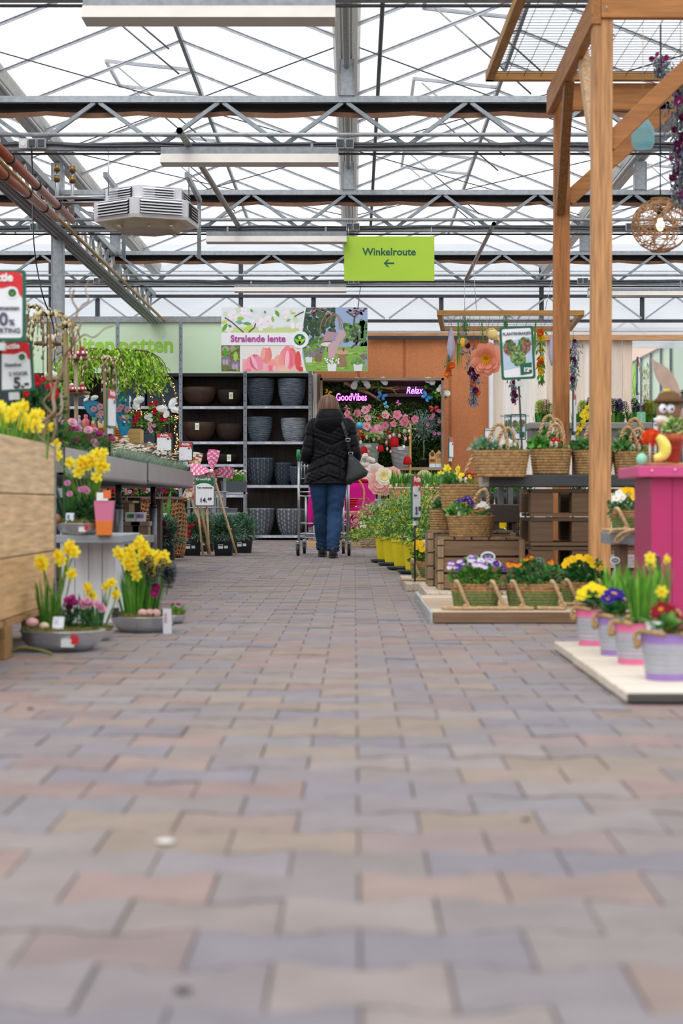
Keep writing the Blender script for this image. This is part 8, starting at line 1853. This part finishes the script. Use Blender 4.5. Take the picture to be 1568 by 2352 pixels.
# white pedestal
t = thing('pedestal', 'white plank pedestal with a weathered grey top slab', 'pedestal', (-1.25, 7.7, 0)); Yp = 7.75
a, b = at(140, 1250, Yp), at(266, 1400, Yp); zt2 = at(0, 1228, Yp-.1).z
for k in range(4): w = (b.x-a.x)/4; c = MB(); c.box((a.x+w*k+.002, Yp, 0), (a.x+w*(k+1)-.001, Yp+.015, zt2-.035), 'dfe1e8'); c.build('front_plank', M_WPALE, t, True)
c = MB(); c.box((b.x-.015, Yp+.015, 0), (b.x, Yp+.3, zt2-.035), 'd9dbe2'); c.build('side_panel', M_WPALE, t, True); c = MB(); c.box((a.x, Yp+.015, 0), (a.x+.015, Yp+.3, zt2-.035), 'd9dbe2'); c.build('side_panel', M_WPALE, t, True)
c = MB(); a2, b2 = at(128, 1240, Yp-.15), at(272, 1240, Yp-.15); c.box((a2.x, Yp-.2, zt2-.035), (b2.x+.02, Yp+.45, zt2), '9a9fa6'); c.build('top_slab', M_WX, t, True, bevel=.004)
c = MB(); q = at(268, 1232, 8.6); c.box((q.x-.2, 8.4, q.z-.035), (at(332, 1225, 8.6).x, 9.0, q.z), '85807c'); c.box((q.x-.2, 8.45, 0), (q.x+.0, 8.9, q.z-.035), '3a3632'); simple('plank_stage', c, M_WX, 'weathered plank stage behind the white pedestal', 'stage')
t, R_, h = zinc_bowl(128, 236, 1184, 1223, 7.62, 'zinc bowl with daffodils and a pink daisy on the white pedestal', zt2)
daffodils(t, (-.06, .03, h), 26, 0, .24, r, .03, .02, 'hyacinth_leaves', DGR+['4f8f2e'], w=.018)
m = MB(); clump(m, (.045, .0, h), 16, .2, .010, .25, L5, r, .03, .2); ends = [(190, 1058), (198, 1065), (210, 1050), (222, 1042), (237, 1040), (186, 1068), (195, 1070), (228, 1070), (240, 1072), (205, 1062), (180, 1085), (162, 1062), (215, 1060), (232, 1060), (127, 1020), (132, 1045), (222, 1095)]
for x, y in ends: e = at(x, y, 7.6)-t.location; stalk(m, (.05+r.uniform(-.02, .02), 0, h), e, .003, '7aa843', .006)
m.build('leaves', M_LEAF, t)
for x, y in ends: put(t, 'flower', mf('daff'), at(x, y, 7.56)-t.location, (r.uniform(-.8, .8), -1, r.uniform(-.3, .3)), .028*r.uniform(.9, 1.1), r.uniform(0, 6))
m = MB(); bush(m, (.03, -.03, h+.05), (.065, .05, .07), 260, .03, .013, DGR, r, .4, .3); m.build('daisy_leaves', M_LEAF, t)
for x, y in ((186, 1125), (194, 1123), (200, 1128), (155, 1110), (160, 1135)): put(t, 'pink_daisy', mf('pom_p'), at(x, y, 7.5)-t.location, (0, -1, .5), .015)
m = MB(); m.ball((-.09, -.05, h+.02), 1, '9a6a4a', 10, 8, (.02, .02, .022)); m.build('bulb', M_STONE, t); label_card(t, (-.03, -.08, h+.0), .035, .05, .4, 'c8d0dc', ('5a6a9a',))
a, b = at(214, 1150, 7.5), at(258, 1223, 7.5); t = thing('paper_planter', 'pink and orange paper planter on the white pedestal', 'planter', ((a.x+b.x)/2, 7.55, zt2)); w2 = (b.x-a.x)/2; H_ = a.z-zt2
c = MB(); c.rings([[(sx*w2*k_, sy*w2*k_*.8, z) for sx, sy in ((-1, -1), (1, -1), (1, 1), (-1, 1))] for z, k_ in ((0, .72), (H_*.42, .84), (H_*.44, .84), (H_, 1.0))], lambda k, j: 'ea7f35' if k < 1 else 'd9799f', sm=False); c.build('pot', M_PAPER, t)
c = MB(); c.box((-w2*.7, -w2*.9, H_), (w2*.5, -w2*.86, H_+.035), 'eef0f2'); c.box((.0, -w2*.92, H_+.01), (w2*.8, -w2*.9, H_+.045), 'e8703a'); c.build('label', M_PAPER, t)
c = MB(); c.tube(smooth([at(-20, 1470, 6.0), at(10, 1496, 6.0), at(50, 1488, 6.0), at(90, 1493, 6.0), at(120, 1503, 6.0)], 5), .006, '6a6a34', 7); simple('twig', c, M_WX, 'crooked green-brown twig lying on the paving at the lower left', 'twig')

# ------------------------------------------------------------------ glass, butterflies and weeping trees behind the left tables
t = thing('display_stand', 'stepped display stand behind the left tables', 'stand', (-1.9, 14.4, 0)); zg = at(0, 1018, 14.2).z
c = MB(); c.box((-2.7, 14.1, zg-.04), (-1.55, 14.5, zg), '9a8060'); c.build('top', M_WX, t, True)
for x in (-2.65, -2.1): c = MB(); c.box((x, 14.15, 0), (x+.05, 14.45, zg-.04), '7a6450'); c.build('leg', M_WZ, t, True)
gl = [('e8c23a', 'amber'), ('e07a22', 'orange'), ('d86a7a', 'rose'), ('8fc4b0', 'mint'), ('e9dca8', 'pale yellow'), ('b4a0c8', 'lilac')]
zr = at(0, 986, 14.35).z
c = MB(); c.box((-2.35, 14.25, zg), (-1.75, 14.48, zr), 'c8a868'); simple('glass_riser', c, M_WX, 'low wooden riser under the coloured glass jars', 'riser')
def glassjar(px, py, w, h, Y_, ci, lab, top=True):
    q = at(px, py, Y_); s = Y_/FP; m = MB(); R_ = w*s/2; H_ = h*s; m.lathe([(R_*.6, 0), (R_*.95, H_*.2), (R_, H_*.55), (R_*.5, H_*.7), (R_*.35, H_*.75), (R_*.55, H_*.9), (R_*.3, H_)] if top else [(R_*.6, 0), (R_, H_*.3), (R_, H_)], gl[ci][0], n=20, caps=(True, top), rip=lambda k, j, z: .05*R_*(j % 2)); o = m.build('glass_jar', M_GLAZE); o.location = (q.x, Y_, zr); tag(o, lab, 'glass')
for k, (px, w, h, ci, l) in enumerate([(182, 12, 32, 5, 'lilac glass jar, leftmost on the glass stand'), (197, 18, 34, 2, 'rose red glass jar with a lid beside the lilac one'), (217, 16, 30, 1, 'orange glass jar left of the metal butterfly'), (232, 16, 32, 4, 'pale yellow glass jar below the left butterfly wing'), (250, 15, 26, 1, 'orange glass jar behind the edge-on sign'), (268, 14, 24, 4, 'pale yellow glass jar right of the edge-on sign'), (286, 12, 20, 0, 'amber glass jar below the right butterfly wing')]): glassjar(px, 986, w, h, 14.35, ci, l)
for k, (px, n_, ci, l) in enumerate([(232, 7, 1, 'stack of orange glass dishes left of the edge-on sign'), (246, 6, 0, 'stack of amber glass dishes beside the left orange stack'), (262, 7, 1, 'stack of orange glass dishes right of the amber stack'), (214, 6, 4, 'stack of pale glass dishes, leftmost'), (276, 6, 1, 'stack of orange glass dishes, rightmost by the metal wing'), (200, 5, 0, 'stack of amber glass dishes below the rose glass jar')]):
    m = MB(); q = at(px, 0, 14.16)
    for j in range(n_): m.lathe([(.018, .018*j), (.028, .018*j+.012), (.028, .018*j+.016)], gl[ci][0], n=16, caps=(True, True))
    o = m.build('glass_dish_stack', M_GLAZE); o.location = (q.x, 14.16, zg); tag(o, l, 'glass')
def metal_butterfly_wing(pts, Y_, lab, stake):
    q = at(pts[0][0], pts[0][1], Y_); t = thing('metal_butterfly', lab, 'garden ornament', q); r = random.Random(pts[0][0]); m = MB(); cx = sum(p[0] for p in pts)/len(pts); cy = sum(p[1] for p in pts)/len(pts)
    cols = ['1c78b4', '2a98c8', '34a8b8', '2f6ab0', '4ab4c0']
    ra, rb = [at(x, y, Y_) for x, y in pts], [at(x, y, Y_+.01) for x, y in pts]; m.rings([rb, ra], '2a88bc', sm=False)
    for k in range(1, 6):
        f = 1-.15*k; m.face([at(cx+(x-cx)*f, cy+(y-cy)*f, Y_-.002*k) for x, y in pts], cols[k % 5])
    m.build('wing', M_GLAZE, t, True); m = MB()
    for k in range(26): x, y = cx+r.uniform(-.4, .45)*28, cy+r.uniform(.1, .9)*26; leafshape(m, lambda a, b, l=1: at(a, b, Y_-.012-.001*l), x, y, x+r.uniform(3, 7), y+r.uniform(5, 10), 5, r.choice(['2a98c8', '8ac83a', '1c60a8', '30b0b0', 'd86aa0', 'e8823a', 'f0f0f4']), k*.3)
    m.build('painted_feathers', M_GLAZE, t, True)
    for k in range(5): put(t, 'metal_flower', mf(['blos2', 'daisy_p'][k % 2]), at(cx+r.uniform(-14, 12), cy+r.uniform(-14, 12), Y_-.03)-t.location, (0, -1, 0), .026, r.uniform(0, 6))
    m = MB(); m.tube([at(cx, cy, Y_+.02), Vector((at(cx, cy, Y_).x, Y_+.02, stake))], .005, '4a4a4c', 5); m.build('stake', M_DARKST, t, True)
MF['blos2'] = MF['blos2']
metal_butterfly_wing([(188, 925), (205, 918), (225, 922), (243, 938), (252, 958), (246, 966), (228, 962), (212, 958), (200, 948)], 13.9, 'large blue painted metal butterfly wing, left one with pink flowers', zg-.3)
metal_butterfly_wing([(262, 918), (275, 902), (290, 896), (298, 902), (296, 922), (297, 942), (288, 954), (298, 965), (299, 982), (290, 1000), (280, 1006), (272, 985), (264, 955)], 13.95, 'large blue painted metal butterfly wing, right one with bright feathers', zg-.3)
butterfly(206, 916, 14.2, .06, 'eceef0', 'white butterfly ornament behind the left metal wing', .3, stake=zg); butterfly(303, 925, 14.3, .09, 'e8ecf2', 'white butterfly ornament behind the right metal wing', .2, stake=zg); butterfly(388, 940, 14.4, .09, 'f0f2f4', 'white butterfly ornament near the red blossom', -.5, stake=zg-.2)
def weeping(px, ytop, Y_, R_, drop, n, lab, kind, zb, ztop=None):
    q = at(px, ytop, Y_); t = thing('weeping_tree', lab, 'tree', (q.x, Y_, zb)); r = random.Random(px); H_ = q.z-zb; m = MB(); f = MB(); m.tube([(0, 0, -.0), (.01, 0, H_*.5), (0, 0, H_)], [.018, .016, .014], '7d6a44' if kind != 'green' else '8a7a3a', 7)
    for k in range(n):
        a = r.uniform(0, 6.28); rr_ = R_*r.uniform(.55, 1); dr = drop*r.uniform(.55, 1); pts = []
        for j in range(9): u = j/8; pts.append(Vector((cos(a)*rr_*sin(u*pi/2)**.9, sin(a)*rr_*.7*sin(u*pi/2)**.9, H_+.03+.07*sin(u*pi*.6)-dr*u**2.6)))
        m.tube(pts, [.005-.0003*j for j in range(9)], '4d3b30', 4)
        if kind == 'green':
            for j in range(85):
                v = r.uniform(.08, 1); i = min(7, int(v*8)); b = pts[i].lerp(pts[i+1], v*8-i); hang = r.uniform(0, .10)
                lf(f, b+Vector((r.gauss(0, .02), r.gauss(0, .02), .02-hang)), (r.uniform(-1, 1), r.uniform(-1, 1), -.9), rdir(r), .042, .016, jit(r.choice(['b0dc44', '96c834', 'c4e464', '7cb030']), .12, r))
        else:
            for j in range(9):
                v = .2+.8*(j+r.random())/9; i = min(7, int(v*8)); b = pts[i].lerp(pts[i+1], v*8-i); f.ball(b+rdir(r)*.008, .010, jit(r.choice(['e4d8a8', 'd8c890', 'ece2c0', 'c4b484']), .1, r), 6, 5, (.75, .75, 1.4))
    m.build('branches', M_WZ, t); o = f.build('leaves' if kind == 'green' else 'catkins', M_LEAF, t); o['kind'] = 'stuff'
weeping(258, 822, 13.7, .50, .36, 62, 'weeping tree with bright green feathery leaves against the pale green panel', 'green', .68); weeping(240, 838, 13.0, .22, .40, 11, 'weeping willow with catkins in front of the green weeping tree', 'willow', .68)
weeping(112, 740, 9.9, .15, .42, 11, 'weeping pussy willow in front of the steel column', 'willow', .68); weeping(62, 722, 10.2, .18, .48, 10, 'weeping pussy willow partly behind the large Actie sign', 'willow', .68); weeping(150, 765, 9.7, .11, .40, 8, 'small weeping pussy willow left of the glass toadstools', 'willow', .68)
# tiered stand with glass toadstools
def tier(px, Y_, ys, lab):
    q = at(px, 0, Y_); t = thing('tiered_stand', lab, 'stand', (q.x, Y_, .68)); c = MB(); ztop = at(0, min(y for y, w in ys)-30, Y_).z; c.tube([(0, 0, 0), (0, 0, ztop-.68)], .014, 'a08c70', 8); c.build('pole', M_WZ, t)
    for y, w in ys: c = MB(); z = at(0, y, Y_).z-.68; c.lathe([(w*Y_/FP, z-.012), (w*Y_/FP, z+.006)], '8a7048', n=24, caps=(True, True)); c.build('plate', M_WX, t)
tier(175, 11.6, [(822, 26), (902, 32)], 'wooden tiered stand with red glass toadstools'); tier(112, 11.9, [(788, 34), (872, 36)], 'wooden tiered stand behind the pussy willows')
def toad(px, py, Y_, w, col, col2, lab):
    q = at(px, py, Y_); s = Y_/FP; R_ = w*s/2; m = MB(); m.lathe([(R_*.9, 0), (R_, R_*.35), (R_*.9, R_*.8), (R_*.5, R_*1.15), (R_*.25, R_*1.25)], col, n=22, caps=(True, True)); m.lathe([(R_*.3, R_*1.2), (R_*.5, R_*1.45), (R_*.35, R_*1.75), (R_*.1, R_*1.85)], col2, n=16, caps=(True, True))
    for a in (-2.2, -1.2, -.4): m.ball((R_*.93*cos(a), R_*.93*sin(a), R_*.6), R_*.26, 'f0eef0', 8, 6, (1, .5, 1))
    o = m.build('glass_toadstool', M_GLAZE); o.location = (q.x, Y_, at(0, py, Y_).z+.007); tag(o, lab, 'ornament')
toad(188, 821, 11.5, 26, 'a02a3c', 'b0602a', 'dark red glass toadstool with white dots on the upper plate, right one'); toad(164, 821, 11.7, 20, 'b04a5a', 'b0602a', 'red glass toadstool on the upper plate, left one')
toad(165, 901, 11.5, 20, 'a83448', 'f0dcd8', 'red glass toadstool with dots on the lower plate, left one'); toad(188, 901, 11.5, 20, 'a02a3c', 'b0502a', 'red glass toadstool with an orange top on the lower plate, right one'); toad(112, 787, 11.9, 30, 'd8d0c4', 'a090b8', 'pale glass toadstool on the rear stand behind the pussy willow'); toad(116, 871, 11.9, 30, 'e0d8cc', 'a090b8', 'pale glass toadstool low on the rear stand')
# lit twig arches and rail flowers
t = thing('light_chain', 'brown twigs wound with tiny warm lights beside the grey shelving', 'lights', at(390, 1030, 15.3)); m = MB(); g = MB()
for pts in ([(290, 832), (305, 860), (318, 900), (322, 940), (324, 1000)], [(318, 832), (340, 870), (352, 935)], [(358, 880), (372, 910), (378, 950), (378, 1020)], [(335, 835), (385, 865), (402, 905), (406, 950)], [(300, 945), (340, 947), (375, 950), (405, 957)], [(405, 957), (402, 985), (406, 1010), (403, 1035)]):
    P_ = smooth([at(x, y, 15.3) for x, y in pts], 5); m.tube(P_, .006, '5a4334', 5)
    for p_ in P_[::1]:
        for _ in range(2): g.ball(p_+rdir(R)*.012, .0045, 'ffc070', 5, 4)
m.build('twigs', M_WZ, t, True); M_FAIRY = material('fairy_light', .4, emit=2.5); o = g.build('lights', M_FAIRY, t, True); o['kind'] = 'stuff'
for x, y, k_, l in ((355, 938, 'pom_r', 'red blossom bunch right of the lit twigs'), (310, 957, 'pom_r', 'red blossom bunch beside the right metal wing'), (378, 958, 'pom_r', 'red and pink blossom bunch under the white butterfly'), (340, 962, 'pom_w', 'white blossom bunch on the lit twig rail'), (352, 978, 'pom_lp', 'pink blossom bunch below the lit twig rail')):
    u = thing('silk_flower_bunch', l, 'flowers', at(x, y, 15.2)); m = MB(); bush(m, (0, .02, -.02), (.09, .04, .06), 70, .035, .02, GRN, r); m.build('leaves', M_LEAF, u)
    for _ in range(6): put(u, 'flower', mf(k_), (r.uniform(-.035, .035), -.03, r.uniform(-.05, .05)), (r.uniform(-.4, .4), -1, 0), .019, r.uniform(0, 6))

c = MB(); c.tube(smooth([at(72, 335, 13.7), at(74, 380, 14), at(78, 560, 17.6), at(96, 670, 17.8), at(122, 745, 17.9), at(124, 800, 17.9)], 5), .007, '17181c', 5); simple('hanging_cable', c, M_PLASTIC, 'thin black cable hanging down beside the steel column', 'cable')
# litter on the paving
for x, y, col, s_, l in ((380, 1938, 'd8d4d0', .012, 'white scrap lying on the near paving'), (70, 1630, '3a2a24', .008, 'dark crumb on the paving at the left'), (1208, 1884, '4a3a34', .006, 'small dark stone on the near paving right of middle'), (420, 2277, '4a4548', .008, 'dark pebble at the bottom of the view')):
    q = at(x, y, floorY(y)); m = MB(); m.ball((0, 0, s_*.3), s_, col, 8, 5, (1.3, .9, .35)); o = m.build('litter_scrap', M_PAPER); o.location = (q.x, q.y, 0); tag(o, l, 'litter')
# unseen outer walls of the shop, added to block low sky light
c = MB(); c.box((-13, -12, 0), (-12.9, 27, 3.4), '7d8274'); struct(c.build('wall_left', M_MATTE), 'unseen left side wall of the shop, added to block low sky light'); c = MB(); c.box((12.9, -12, 0), (13, 27, 3.4), '7d8274'); struct(c.build('wall_right', M_MATTE), 'unseen right side wall of the shop, added to block low sky light')
c = MB(); c.box((-13, -12.1, 0), (13, -12, 3.4), '7d8274'); struct(c.build('wall_front', M_MATTE), 'unseen shop front wall behind the camera, added to block low sky light')
